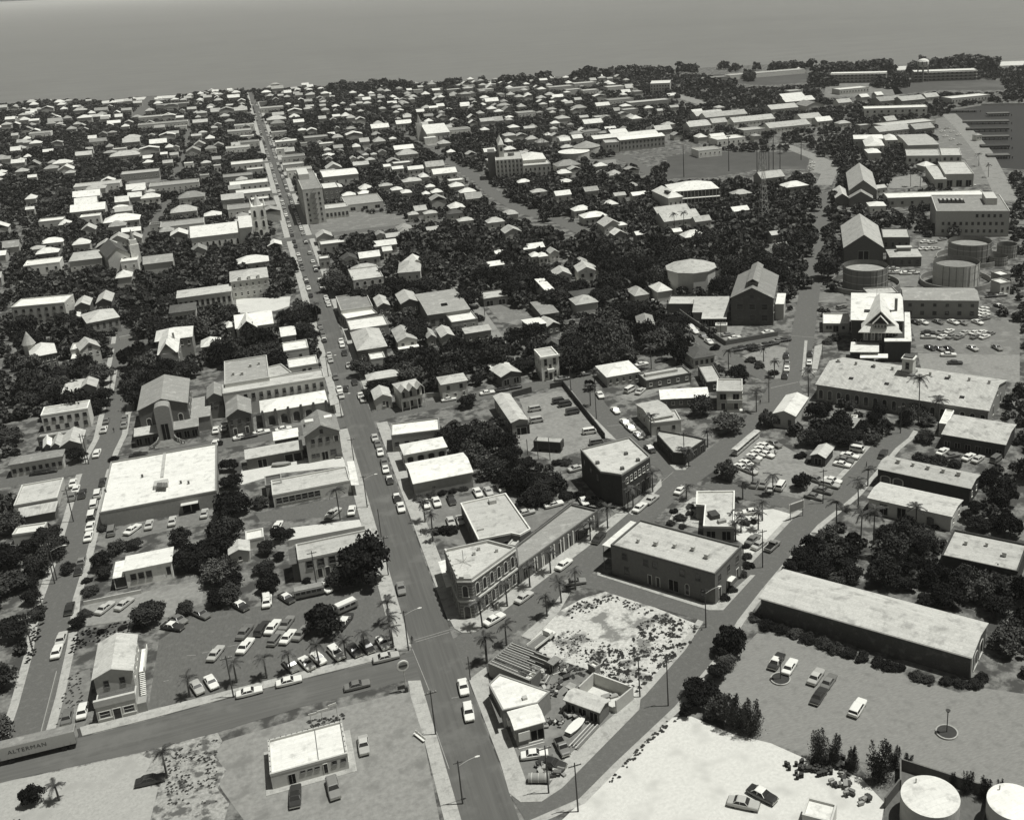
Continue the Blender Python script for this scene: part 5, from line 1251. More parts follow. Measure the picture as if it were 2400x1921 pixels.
mb = MB(); mb.solid(roof_faces('gy', r0['_w']*.5, r0['_d']*.7, 6.2, 3.2), .15); o_ = mb.build('gable_roof', ROOF['w'], r0); o_.location = (-r0['_w']*.18, -r0['_d']*.3, 0)
part_box(r0, 'gable_wall', WALL['d'], (-r0['_w']*.33, -r0['_w']*.03, -r0['_d']*.6, -r0['_d']*.45, 0, 7.8))
house('white bungalow with a cross roof beside the main street trees', 'k', (560, 610), (692, 590), (690, 510), 4.6, 'gx', 1.6, 'l', 'w', [(0, 3, 2, 1, 1.4)], name='bungalow')
house('small white cube house left of the cross-gabled one', 'k', (105, 535), (175, 520), (165, 485), 5.0, 'hip', 1.4, 'l', 'w', [(0, 1, 3, .9, 1.2)], name='cube_house')
house('flat house with an arcaded balcony right of the main street', 'k', (1160, 130), (1420, 105), (1395, 10), 6.0, 'flat', 0, 'l', 'l', [(0, 4, 4, 1.6, 2, 'a'), (0, 3, 1.5, 1.2, 2.2, 'd')], name='arcade_house')
house('pale hip-roofed house with a white wing right of the arcaded balcony house', 'k', (1585, 60), (1780, 60), (1720, -20), 5.6, 'hip', 2.4, 'l', 'l', [(0, 3, 3, 1, 1.5)], name='house')
# two pale balconied villas in the trees
for i, (A, B, C) in enumerate((((1075, 100), (1225, 85), (1190, 35)), ((1280, 60), (1440, 50), (1380, 0)))):
    house('pale two-storey gabled villa in the trees, %s of the twin pair' % ('left' if i == 0 else 'right'), 'l', A, B, C, 7.2, 'gy', 2.0, 'w', 'l', [(0, 2, 5.2, 1.3, 1.6, 'v'), (0, 2, 1.8, 1.3, 1.8, 'v'), (3, 4, 5.2, 1, 1.5), (3, 4, 1.8, 1, 1.5)], name='villa')
house('tall narrow white-roofed house left of the twin villas', 'l', (985, 222), (1068, 212), (1000, 125), 6.0, 'shed', .8, 'l', 'w', [(3, 3, 3, 1, 1.4)], name='house')
house('long dark-roofed bungalow in front of the twin villas', 'l', (1225, 280), (1450, 245), (1430, 190), 4.2, 'hip', 1.0, 'l', 'd', [(0, 5, 2, 1.1, 1.4)], name='bungalow')
house('weathered broken-roofed shed below the dark bungalow', 'l', (920, 440), (1060, 400), (1060, 295), 3.4, 'shed', .8, 'd', 'm', [], name='shed', cat='shed')
house('grey hip-roofed house deep in the trees left of the cistern', 'l', (1780, 540), (1930, 530), (1900, 425), 5.0, 'hip', 2.2, 'd', 'm', [(0, 3, 2.5, 1, 1.4)], name='house')
house('small pale-roofed house in the trees left of the hip-roofed cottage', 'l', (1420, 745), (1545, 740), (1430, 655), 4.4, 'hip', 1.6, 'm', 'm', [], name='house')
# ---- landmarks farther up
r0 = house('tall pale hotel tower with fire escapes beside the main street, highest in the old town', 'p', (375, 1055), (545, 1045), (495, 900), 21.0, 'flat', 0, 'l', 'm', [(0, 1, 2.4+3.1*s, 1.1, 1.5, 'v', .1, .3) for s in range(6)]+[(0, 1, 2.4+3.1*s, 1.1, 1.5, 'v', .72, .9) for s in range(6)]+[(3, 8, 2.4+3.1*s, 1.1, 1.5, 'v') for s in range(6)]+[(1, 5, 2.4+3.1*s, 1.1, 1.5, 'v') for s in range(6)], name='hotel_tower', cat='hotel')
w_, d_ = r0['_w'], r0['_d']
part_box(r0, 'penthouse', WALL['l'], (-w_*.45, w_*.1, d_*.05, d_*.42, 20.5, 24.0)); part_box(r0, 'canopy_sign', WALL['l'], (-w_/2-.5, -w_/2-.06, -d_*.4, d_*.4, 3.4, 4.4))
for s in range(6):
    part_box(r0, 'fire_escape', WALL['d'], (-w_*.12, w_*.16, -d_/2-1.1, -d_/2-.02, 2.9+3.1*s, 3.0+3.1*s))
    mb = MB(); mb.bar((-w_*.12, -d_/2-.9, 3+3.1*s), (w_*.16, -d_/2-.9, 6+3.1*s), .09, 4); mb.build('escape_ladder', WALL['d'], r0)
house('low arcaded wing of the hotel tower', 'p', (575, 1225), (770, 1195), (760, 1160), 6.5, 'flat', 0, 'l', 'l', [(0, 6, 2.6, 1.4, 2.2, 'v')], name='hotel_wing', cat='hotel')
house('dark-walled white-roofed rear block of the hotel', 'p', (565, 1050), (695, 1035), (670, 990), 10, 'flat', 0, 'd', 'w', [(0, 3, 7, 1, 1.4), (0, 3, 4, 1, 1.4)], name='rear_block', cat='hotel')
house('long pale hall with a white gabled roof behind the hotel tower', 'p', (555, 960), (850, 920), (835, 870), 8.0, 'gx', 1.4, 'l', 'w', [(0, 4, 4, 1, 1.6, 'v')], name='hall', cat='hall')
house('flat low annexe with garages below the hotel hall', 'p', (760, 1180), (1080, 1160), (1020, 1095), 4.5, 'flat', 0, 'l', 'm', [(0, 3, 1.6, 3, 2, 'o')], name='annexe', cat='building')
# white church with twin-gabled tower beside the main street
r0 = house('white stuccoed church with a pinnacled tower left of the main street', 'o', (1205, 1500), (1520, 1470), (1510, 1420), 8.5, 'gx', 4.0, 'w', 'w', [(0, 8, 4, 1.2, 3.2, 'a')], name='church', cat='church')
w_, d_ = r0['_w'], r0['_d']
tx, ty = local(r0, *at('o', 1655, 1490))
part_box(r0, 'transept', WALL['w'], (w_/2-.3, tx-4.2, -d_*.5, d_*.5, 0, 11)); mb = MB(); mb.solid([[(p[0]+(w_/2+tx-4.2)/2, p[1], p[2]) for p in f] for f in roof_faces('gx', tx-4-w_/2, d_*1.1, 11, 4)], .15); mb.build('transept_roof', ROOF['w'], r0)
part_box(r0, 'tower', WALL['w'], (tx-4, tx+4, ty, ty+8, 0, 17))
for sx in (-3.6, 3.6):
    for sy in (.4, 7.6):
        cylinder_part(r0, 'pinnacle', WALL['w'], tx+sx, ty+sy, .7, 17, 20.5, 6, r2=.05)
cylinder_part(r0, 'spire', WALL['l'], tx, ty+4, 2.6, 17, 23, 8, r2=.05)
put_windows(r0, [(tx-4, ty-.02), (tx+4, ty-.02)], [(0, 2, 13, 1.6, 4, 'a'), (0, 2, 7, 1.6, 4, 'a'), (0, 1, 2, 2, 3.6, 'a')])
put_windows(r0, [(tx+4.02, ty), (tx+4.02, ty+8)], [(0, 2, 13, 1.6, 4, 'a'), (0, 2, 7, 1.6, 4, 'a')])
# church with a white steeple and dark roof, left
r0 = house('church with a dark steep roof and a white square steeple, far left', 'o', (650, 1640), (790, 1605), (790, 1540), 7.5, 'gy', 4.5, 'l', 'd', [(0, 1, 4, 2.4, 5, 'a', .55, .95), (3, 4, 4, 1, 2.6, 'a')], name='church', cat='church')
lx, ly = r0['_w']/2+2.4, -r0['_d']/2+2
part_box(r0, 'steeple_base', WALL['w'], (lx-2.2, lx+2.2, ly-2.2, ly+2.2, 0, 12)); part_box(r0, 'belfry', WALL['w'], (lx-1.7, lx+1.7, ly-1.7, ly+1.7, 12, 14.5)); cylinder_part(r0, 'spire', ROOF['m'], lx, ly, 1.3, 14.5, 20, 8, r2=.05)
house('white porch block of the steepled church', 'o', (770, 1650), (875, 1640), (870, 1600), 6, 'flat', 0, 'w', 'w', [(0, 2, 3, 1, 1.6)], name='porch', cat='church')
house('wide pale hall with a hipped roof joined to the steepled church', 'o', (435, 1655), (650, 1625), (665, 1570), 5.6, 'hip', 1.6, 'l', 'l', name='hall', cat='hall')
# white church in the distance with spire
r0 = house('distant white church with a pointed spire and a long white nave', 'p', (1400, 595), (1595, 575), (1580, 515), 8, 'gx', 5, 'l', 'w', [(0, 5, 4, 1.2, 3, 'a')], name='church', cat='church')
lx = -r0['_w']/2-2
part_box(r0, 'tower', WALL['l'], (lx-2.6, lx+2.6, -2.6, 2.6, 0, 15)); cylinder_part(r0, 'spire', ROOF['m'], lx, 0, 2.4, 15, 23, 8, r2=.05); part_box(r0, 'porch', ROOF['w'], (lx-1, lx+9, -r0['_d']/2-6, -r0['_d']/2+.3, 0, 5.5))
# five-storey courthouse annexe
r0 = house('five-storey ribbed office building with a dark stair tower, centre', 'q', (215, 812), (442, 795), (435, 735), 16, 'flat', 0, 'l', 'l', [(0, 7, 2.4+3*s, .9, 1.6, 's') for s in range(5)]+[(3, 3, 2.4+3*s, 1, 1.5, 's') for s in range(5)], name='office_building', cat='offices')
w_, d_ = r0['_w'], r0['_d']
for i in range(8):
    x = -w_/2+i*w_/7
    part_box(r0, 'rib', WALL['w'], (x-.2, x+.2, -d_/2-.5, -d_/2-.02, 0, 15.5))
part_box(r0, 'stair_tower', WALL['d'], (-w_/2-5, -w_/2-.05, d_*.0, d_*.5, 0, 19)); cylinder_part(r0, 'roof_drum', WALL['d'], 2, 2, 2.2, 15.5, 17.5, 16)
house('white cupola tower of the old courthouse behind the ribbed offices', 'q', (235, 685), (285, 680), (280, 640), 24, 'hip', 4, 'l', 'w', [(0, 1, 21, 2, 3, 'a')], name='cupola_tower', cat='courthouse')
house('white hip-roofed courthouse hall right of the ribbed offices', 'q', (450, 810), (668, 800), (600, 755), 11, 'hip', 3, 'l', 'w', [(0, 5, 8, 1.2, 2), (0, 5, 4, 1.2, 2)], name='courthouse', cat='courthouse')
house('flat pale wing in front of the courthouse hall', 'q', (450, 858), (675, 838), (665, 805), 9, 'flat', 0, 'l', 'l', [(0, 6, 6, 1.2, 1.8, 'v'), (0, 6, 2.5, 1.2, 1.8, 'v')], name='courthouse_wing', cat='courthouse')
for lab, x, y, rx, hh, cone in (('low white round reservoir tank right of the courthouse', 880, 735, 130, 5, 0), ('grey conical-roofed round reservoir behind the white one', 985, 692, 115, 6, 3.5)):
    c = at('q', x, y, hh); rr = rx/VIEW['q'][2]/ppm(*c); r0 = empty('reservoir', *c)
    cylinder_part(r0, 'wall', WALL['l'], 0, 0, rr, 0, hh, 32, top=False); cylinder_part(r0, 'roof', ROOF['w' if not cone else 'm'], 0, 0, rr+.3, hh, hh+.6+cone, 32, r2=.3)
    tag(r0, lab, 'reservoir'); occupy([(c[0]+rr*math.cos(t), c[1]+rr*math.sin(t)) for t in np.arange(0, 6.28, .4)], hh)
house('long white-roofed school with two parallel ranges, rear range', 'q', (1040, 640), (1570, 580), (1545, 560), 8, 'gx', 2, 'm', 'w', [(0, 16, 5, 1.4, 1.8, 'v')], name='school_range', cat='school')
house('long white-roofed school with two parallel ranges, front range', 'q', (1260, 645), (1640, 605), (1600, 585), 9, 'gx', 1.6, 'm', 'w', [(0, 12, 6.5, 1.4, 1.8, 'v'), (0, 12, 3, 1.4, 1.8, 'v')], name='school_range', cat='school')
house('square end block of the white-roofed school', 'q', (1140, 665), (1250, 655), (1240, 630), 9, 'flat', 0, 'l', 'l', [(0, 4, 6, 1.2, 1.8, 'v')], name='school_block', cat='school')
r0 = house('large three-storey convent school with a white hip roof and dark verandahs', 'q', (1690, 1082), (2085, 1045), (2050, 985), 11, 'hip', 3.4, 'k', 'w', [(0, 12, 8.4, 1.6, 2.2, 'o'), (0, 12, 5.0, 1.6, 2.2, 'o'), (0, 12, 1.6, 1.6, 2.2, 'o')], name='convent_school', cat='school')
for s in (3.2, 6.6):
    part_box(r0, 'verandah', TRIM, (-r0['_w']/2, r0['_w']/2, -r0['_d']/2-2, -r0['_d']/2+.3, s, s+.2)); part_box(r0, 'verandah_rail', TRIM, (-r0['_w']/2, r0['_w']/2, -r0['_d']/2-2, -r0['_d']/2-1.9, s+.7, s+.85))
for i in range(14):
    x = -r0['_w']/2+.2+i*(r0['_w']-.4)/13
    mb = MB(); mb.bar((x, -r0['_d']/2-1.9, 0), (x, -r0['_d']/2-1.9, 10.8), .12, 4); mb.build('post', TRIM, r0)
house('square white hip-roofed pavilion with a dark dormer beside the convent school', 'q', (1640, 1140), (1755, 1118), (1690, 1045), 9.5, 'hip', 3.4, 'l', 'w', [(0, 3, 6, 1, 1.6, 'v'), (0, 3, 3, 1, 1.6, 'v')], name='pavilion', cat='school')
THINGS[-1][0]; r0 = THINGS[-1][0]; part_box(r0, 'dormer', WALL['k'], (-r0['_w']*.3, r0['_w']*.1, -r0['_d']*.35, -r0['_d']*.1, 9.6, 12.2))
# navy side, right
r0 = house('big pale gabled hall with a dark front gable, nearest of the two by the tanks', 'r', (1003, 1300), (1260, 1293), (1245, 1152), 7.2, 'gy', 6.2, 'd', 'l', [(0, 1, 3.2, 5, 5, 'o', .38, .62)], name='gabled_hall', cat='hall')
cylinder_part(r0, 'roundel', TRIM, 0, -r0['_d']/2+.2, .01, 9, 9.02, 6)
house('big pale gabled hall farther back, behind the trees', 'r', (1035, 938), (1215, 930), (1210, 815), 8.0, 'gy', 6.0, 'd', 'l', [], name='gabled_hall', cat='hall')
house('pale front gable of the farther hall, right', 'r', (1050, 985), (1205, 985), (1195, 930), 5.0, 'gy', 4.0, 'd', 'm', [], name='gabled_shed', cat='hall')
house('pale front gable of the farther hall, left', 'r', (955, 985), (1045, 980), (1040, 925), 4.4, 'gy', 2.6, 'd', 'l', [], name='gabled_shed', cat='hall')
house('dark two-storey annexe right of the big gabled hall', 'r', (1260, 1230), (1432, 1228), (1425, 1172), 7.6, 'flat', 0, 'd', 'l', [(0, 4, 4, 1.2, 2.4, 'v')], name='annexe', cat='building')
r0 = house('hip-roofed pump house with a raised lantern in front of the annexe', 'r', (1300, 1358), (1505, 1350), (1490, 1300), 4.6, 'hip', 1.8, 'd', 'l', [(0, 4, 2.2, 1.4, 2, 'v')], name='pump_house', cat='pump house')
part_box(r0, 'lantern', WALL['m'], (-r0['_w']*.2, r0['_w']*.2, -1.5, 1.5, 6, 7.4)); part_box(r0, 'lantern_roof', ROOF['l'], (-r0['_w']*.24, r0['_w']*.24, -1.9, 1.9, 7.4, 7.7))
r0 = house('three-storey pale office block with rows of windows at right', 'r', (1605, 1062), (2070, 1062), (2000, 960), 13.0, 'flat', 0, 'l', 'm', [(0, 1, 10.5, 1.2, 1.6, 'v', .52, .6)]+[(0, 5, 10.5, 1.3, 1.6, 'v', .52, .92), (0, 11, 6.6, 1.3, 1.6, 'v', .06, .95), (0, 11, 2.8, 1.3, 1.6, 'v', .06, .95)], name='office_block', cat='offices')
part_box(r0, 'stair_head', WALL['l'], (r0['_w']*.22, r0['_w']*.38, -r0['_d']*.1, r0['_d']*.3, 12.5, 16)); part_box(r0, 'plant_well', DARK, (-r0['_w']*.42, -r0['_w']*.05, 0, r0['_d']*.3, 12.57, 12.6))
for i in range(6):
    x = -r0['_w']*.4+i*r0['_w']*.06; part_box(r0, 'roof_fan', METAL, (x, x+1, r0['_d']*.1, r0['_d']*.2, 12.6, 13.6))
house('long white low roof behind the three-storey office block', 'r', (1280, 985), (1900, 958), (1895, 925), 5.5, 'flat', 0, 'l', 'w', [(0, 10, 2.5, 1.4, 1.6, 'v')], name='long_shed', cat='shed')
house('white cross-roofed cottage among trees before the long white roof', 'r', (1175, 1035), (1285, 1030), (1270, 1005), 4, 'hip', 1.5, 'w', 'w', name='cottage')
house('fire-station-like garage with three dark doors, right', 'r', (1650, 832), (1828, 826), (1790, 748), 8, 'flat', 0, 'l', 'l', [(0, 3, 2.2, 3.4, 4, 'o')], name='garage', cat='garage')
house('lower left wing of the garage with a dark door', 'r', (1570, 868), (1642, 858), (1625, 780), 6, 'shed', .6, 'l', 'l', [(0, 1, 2.0, 3, 3.4, 'o')], name='garage_wing', cat='garage')
house('white-roofed bowed workshop behind the garage', 'r', (1400, 655), (1588, 640), (1560, 572), 7, 'gx', .8, 'l', 'l', [(0, 4, 3, 1.6, 2, 'v')], name='workshop', cat='workshop')
house('long pale shed in front of the bowed workshop, left half', 'r', (1412, 715), (1625, 712), (1615, 670), 6, 'flat', 0, 'l', 'l', [(0, 5, 3, 1.6, 2, 'v')], name='shed', cat='shed')
house('long pale shed in front of the bowed workshop, right half', 'r', (1632, 712), (1758, 710), (1750, 663), 5.6, 'flat', 0, 'l', 'l', [(0, 3, 3, 1.6, 2, 'v')], name='shed', cat='shed')
house('white hip-roofed quarters with a front gable, main range', 'r', (1078, 610), (1268, 606), (1262, 580), 8, 'hip', 1.2, 'l', 'w', [(0, 5, 5, 1.2, 1.6)], name='quarters', cat='house')
house('white front gable of the hip-roofed quarters', 'r', (1145, 655), (1268, 650), (1255, 600), 7, 'hip', 2.6, 'l', 'w', [(0, 3, 5, 1.2, 1.6)], name='quarters', cat='house')
house('white hip-roofed square house right of the quarters', 'r', (1275, 618), (1352, 614), (1345, 585), 7, 'hip', 2, 'l', 'w', [(0, 2, 5, 1.2, 1.6)], name='quarters', cat='house')
house('small white porch house below the quarters', 'r', (1165, 700), (1250, 695), (1235, 670), 5, 'hip', 1.4, 'l', 'w', [], name='porch_house')
house('long white two-storey barracks with a bright roof edge near the harbour', 'r', (1142, 418), (1540, 405), (1535, 390), 9, 'flat', 0, 'w', 'w', [(0, 9, 6, 1.8, 1.8, 'v'), (0, 9, 2.6, 1.8, 1.8, 'v')], name='barracks', cat='barracks')
for lab, A, B, C, st in (('long three-storey seaside quarters with banded verandahs, left one', (945, 195), (1300, 190), (1280, 180), 3), ('long three-storey seaside quarters with banded verandahs, right one', (1462, 185), (1862, 172), (1840, 160), 3)):
    r0 = house(lab, 'r', A, B, C, 11, 'flat', 0, 'm', 'w', [(0, 14, 2+3.3*s, 2.4, 1.6, 'v') for s in range(3)], name='quarters_block', cat='quarters')
    for s in range(1, 4):
        part_box(r0, 'verandah', TRIM, (-r0['_w']/2, r0['_w']/2, -r0['_d']/2-2, -r0['_d']/2-.02, 3.3*s-.3, 3.3*s))
house('white three-storey cubic building near the shore, upper centre', 'q', (1530, 165), (1695, 160), (1690, 135), 11, 'flat', 0, 'l', 'w', [(0, 7, 8, 1.4, 1.6, 'v'), (0, 7, 4.6, 1.4, 1.6, 'v'), (0, 7, 1.6, 1.4, 1.6, 'v')], name='cubic_building', cat='building')
# ================================================================= the town beyond, house by house
def zone(x, y):
    if y < 265:
        return ('near the far shore left of the main street' if x < 590 else 'near the far shore right of the main street' if x < 1000 else 'near the wooded shore, upper centre' if x < 1600 else 'near the shore, upper right')
    if x < 300:
        return 'far left above the hotel' if y < 430 else 'at the left edge of town'
    if x < 600:
        return 'left of the main street, uptown' if y < 400 else 'left of the main street by the churches'
    if x < 900:
        return 'right of the main street, uptown' if y < 360 else 'behind the hotel tower' if y < 500 else 'right of the main street below the hotel'
    if x < 1190:
        return 'by the distant spire' if y < 420 else 'left of the ribbed offices' if y < 560 else 'in the wooded centre'
    if x < 1560:
        return 'above the courthouse' if y < 360 else 'around the courthouse' if y < 480 else 'in the trees below the courthouse'
    if y < 330:
        return 'in the navy yard, upper right'
    if x < 2000:
        return 'beside the ball field' if y < 480 else 'near the power house'
    return 'in the harbour yard at right'
TONE_W = dict(w='white', l='pale', m='grey', d='dark')
TYPE_W = dict(f='flat-roofed building', h='hip-roofed house', g='gable-fronted house', e='long-roofed house')
FAR_N = 0
def far_house(v, x, y, w, t, tone, h=None):
    global FAR_N
    flat = t == 'f'
    h = h or (5.5 if flat else 4.4)
    c = at(v, x, y, h+.8)
    k = ppm(*c)*VIEW[v][2]
    W = max(5.0, w/k*.88)
    if t in 'eh' and w < 170:
        W = min(W, 15)
    D = min(16, max(6, W*.72)) if t != 'g' else max(8, W*1.15)
    root = empty('building' if flat else 'house', c[0], c[1], 0)
    rise = 0 if flat else min(3.4, min(W, D)*random.uniform(.22, .34))
    wt = random.choice('llwm')
    P = shell(root, dict(f='flat', h='hip', g='gy', e='gx')[t], W, D, h, rise, wt, tone)
    if k/VIEW[v][2] > 2.0:
        put_windows(root, P, [(0, max(2, int(W/3.5)), h*.5, 1.1, 1.4, 'v' if tone == 'w' else 'w')])
    occupy([(c[0]+a, c[1]+b) for a, b in wall_poly(W, D, 0)], h+rise*.5, .5)
    nx = npx(v, x, y)
    tag(root, '%s %s %s' % (TONE_W[tone], TYPE_W[t], zone(*nx)), 'building' if flat else 'house', x=nx[0])
    FAR_N += 1
FAR = dict(
o='255,830,140,f,m 485,670,50,e,w 190,708,60,e,w 200,640,70,h,l 375,640,70,h,w 430,632,50,h,l 560,632,40,e,l 720,770,90,e,w 350,760,160,e,m 610,730,130,e,l 640,690,160,e,m 800,690,70,e,m 870,645,60,e,l '
  '1010,630,60,h,m 1075,688,40,f,l 1090,650,220,f,m 995,725,250,f,l 1030,768,330,f,m 1200,595,40,h,w 1310,610,60,e,l 1390,592,40,h,l 1490,580,60,h,w 1475,610,100,e,w 1520,690,90,e,l 1450,660,50,e,l 1265,765,140,e,l 1375,780,50,g,l '
  '1140,790,80,f,m 1540,780,130,f,l 1510,815,160,f,l 1280,830,60,h,l 1150,695,40,g,l 1250,735,40,h,l 1330,670,60,h,m 650,840,60,g,m 710,830,60,h,m 835,860,110,h,l 830,888,130,e,l 620,885,150,e,m 755,930,90,f,w 790,970,200,h,l '
  '565,935,50,e,l 530,970,110,e,l 305,950,70,e,w 395,1020,130,h,w 420,1060,100,g,w 205,1110,60,e,w 1000,895,160,e,w 1110,925,50,g,m 1240,850,70,e,l 1260,905,80,g,l 1380,910,70,g,m 1220,945,100,g,m 1330,930,80,h,m 1035,965,50,e,w '
  '1100,970,60,e,l 1060,1020,70,e,l 1190,1020,60,f,w 1300,1020,70,h,l 1560,850,90,f,w 1570,885,140,f,m 1500,920,160,f,l 1370,1035,45,f,w 1560,1015,220,f,w 1610,1055,110,f,w 1500,1095,200,f,m 1570,1140,260,f,w 1600,1195,240,f,w '
  '885,1075,250,f,l 615,1150,300,f,l 1100,1145,330,f,m 860,1180,130,e,w 950,1200,60,h,l 950,1235,130,h,w 550,1225,180,e,w 545,1270,150,e,w 760,1300,100,h,w 560,1310,230,e,w 570,1350,130,f,w 190,1310,60,e,w 1210,1230,180,h,m 1160,1320,180,h,l '
  '325,1375,160,f,w 560,1435,100,g,l 770,1375,240,h,w 330,1515,150,h,w 830,1445,130,e,w 750,1495,120,g,l 850,1490,100,g,l 980,1400,75,f,d 1150,1395,290,f,m 1130,1465,120,g,w 1255,1565,110,g,m 300,1580,150,h,w 270,1640,230,f,w 1590,1635,230,h,w '
  '1590,1285,330,f,m 1640,1240,120,f,w 1290,1095,60,f,l',
p='85,232,90,h,w 60,310,70,f,w 130,355,210,f,l 350,210,60,h,w 450,210,60,h,w 545,200,60,h,w 590,235,40,h,l 640,270,50,e,l 860,275,60,f,w 1040,255,30,h,l 1040,310,40,h,l 935,325,80,h,l 730,325,50,h,l 670,385,40,g,l 880,390,60,h,l '
  '450,350,80,e,l 560,345,60,e,l 340,350,40,e,l 185,420,110,e,l 170,455,180,h,l 180,490,130,h,m 190,560,140,f,l 250,635,200,f,w 220,700,110,f,w 400,655,60,f,l 310,760,210,f,m 500,600,220,f,m 590,655,135,f,w 600,715,70,h,l 710,725,60,g,m '
  '610,790,70,g,m 680,530,40,g,l 310,825,190,f,l 360,870,230,f,l 1180,400,60,h,l 1270,440,80,e,l 1195,455,60,h,m 1240,490,160,e,w 1200,350,40,h,l 1490,360,90,e,w 1450,430,90,e,m 1560,400,60,h,m 1755,330,90,e,w 1980,305,160,e,w '
  '1360,210,90,f,l 1520,200,110,f,l 1660,205,130,f,l 1790,175,110,f,l 1930,205,140,f,l 2050,240,50,f,w 1770,240,160,f,m 1640,505,60,h,m 1700,535,210,f,m 1040,525,170,e,w 1150,620,70,h,w 1240,700,190,e,w 1270,745,200,h,l 1225,815,170,f,w '
  '1100,850,70,e,w 1190,870,110,e,w 1340,870,150,e,w 1500,845,180,e,l 1580,900,230,e,w 1680,960,150,f,w 940,715,50,g,m 1060,730,80,g,m 815,785,40,g,l 880,785,60,g,l 920,755,50,h,l 990,750,50,h,l 960,795,90,h,l 880,835,150,e,l 650,860,150,g,l '
  '1310,970,180,h,l 1090,1010,130,h,l 1465,1020,90,h,w 1520,1065,110,h,w 1430,1080,70,h,w 780,1090,130,h,w 910,1075,120,h,w 1640,730,80,h,w 1320,1250,100,h,l 1465,1240,130,h,l 1670,1240,150,h,d 1760,1300,150,h,l 2010,1310,170,h,l '
  '1240,1390,100,h,m 1040,1415,90,g,m 570,1430,150,g,l 640,1480,230,f,w 1080,1500,220,e,w 1150,1435,140,e,l 1100,1550,80,e,w 950,1600,200,e,w 780,1620,150,g,d 570,1610,90,f,w 1340,1665,220,g,w 2050,1575,60,h,w 2020,1665,150,e,w 910,1705,240,h,l',
q='335,440,80,h,w 720,490,90,h,w 710,535,70,h,l 500,530,110,e,l 900,575,130,h,m 790,608,120,h,l 800,635,110,e,w 850,500,60,h,m 1030,485,190,e,w 1130,570,110,h,m 1020,550,170,f,m 960,440,90,e,l 1110,430,150,f,l 740,270,110,e,w 690,315,50,e,w '
  '620,330,80,h,l 1115,340,140,e,w 920,360,150,h,m 265,245,60,f,w 400,192,210,f,l 320,375,100,g,m 470,395,170,f,m 700,400,60,h,l 780,385,50,h,m 590,400,70,h,m 760,180,240,f,l 960,150,220,f,l 1010,210,160,f,l 870,205,150,f,l 1220,180,180,f,l 1340,175,80,e,l '
  '1260,285,250,f,m 1500,300,420,f,l 1345,370,150,f,l 1505,362,90,h,w 1600,385,60,e,l 1720,355,90,e,l 2000,415,290,e,l 2090,480,160,e,l 1920,500,190,e,l 1620,540,170,e,l 2080,600,150,e,w 820,835,240,h,m 790,905,150,h,w 820,690,130,h,l '
  '455,980,130,h,w 580,1060,150,h,l 780,1085,160,e,w 1420,1085,150,e,w 1260,1090,120,e,l 940,1210,180,h,w 1040,1262,240,h,w 1180,1330,190,g,l 1250,1410,130,g,w 1280,1335,80,h,w 1425,1415,60,e,w 1690,1228,340,e,l 1750,1275,380,e,l 1950,1300,170,e,l '
  '1740,1390,90,e,w 1880,1425,220,h,w 210,1310,160,h,l 350,1390,170,g,l 530,1525,210,e,w 250,1575,60,e,w 550,1595,60,h,w 610,1595,60,h,w 700,1565,50,g,l 215,1670,160,e,w 1000,1700,160,g,l',
r='700,890,180,h,w 545,835,190,e,l 365,940,140,h,l 355,1045,130,e,w 255,450,330,e,l 430,480,330,e,l 90,515,170,e,l 430,535,170,f,l 650,515,330,e,l 280,590,220,f,w 150,660,180,f,m 700,295,110,f,l 680,335,180,e,w 720,358,240,e,w 620,405,220,e,l '
  '800,385,150,g,m 790,465,170,e,l 880,485,160,e,w 1010,500,100,h,l 1140,510,90,f,l 1010,370,160,e,l 1290,355,190,e,m 1430,352,200,e,l 1560,335,120,e,l 1790,330,330,f,w 1400,495,430,f,l 1500,530,170,e,m 1310,540,270,e,l 520,180,600,f,l 160,215,300,f,m '
  '1060,280,240,f,w 620,1275,90,e,m 580,1195,90,e,l 1860,575,10,h,m 1240,905,90,e,l 2010,1440,60,f,w 2010,1490,70,f,w')
for v, s in FAR.items():
    for e in s.split():
        x, y, w, t, tn = e.split(',')
        far_house(v, float(x), float(y), float(w), t, tn)
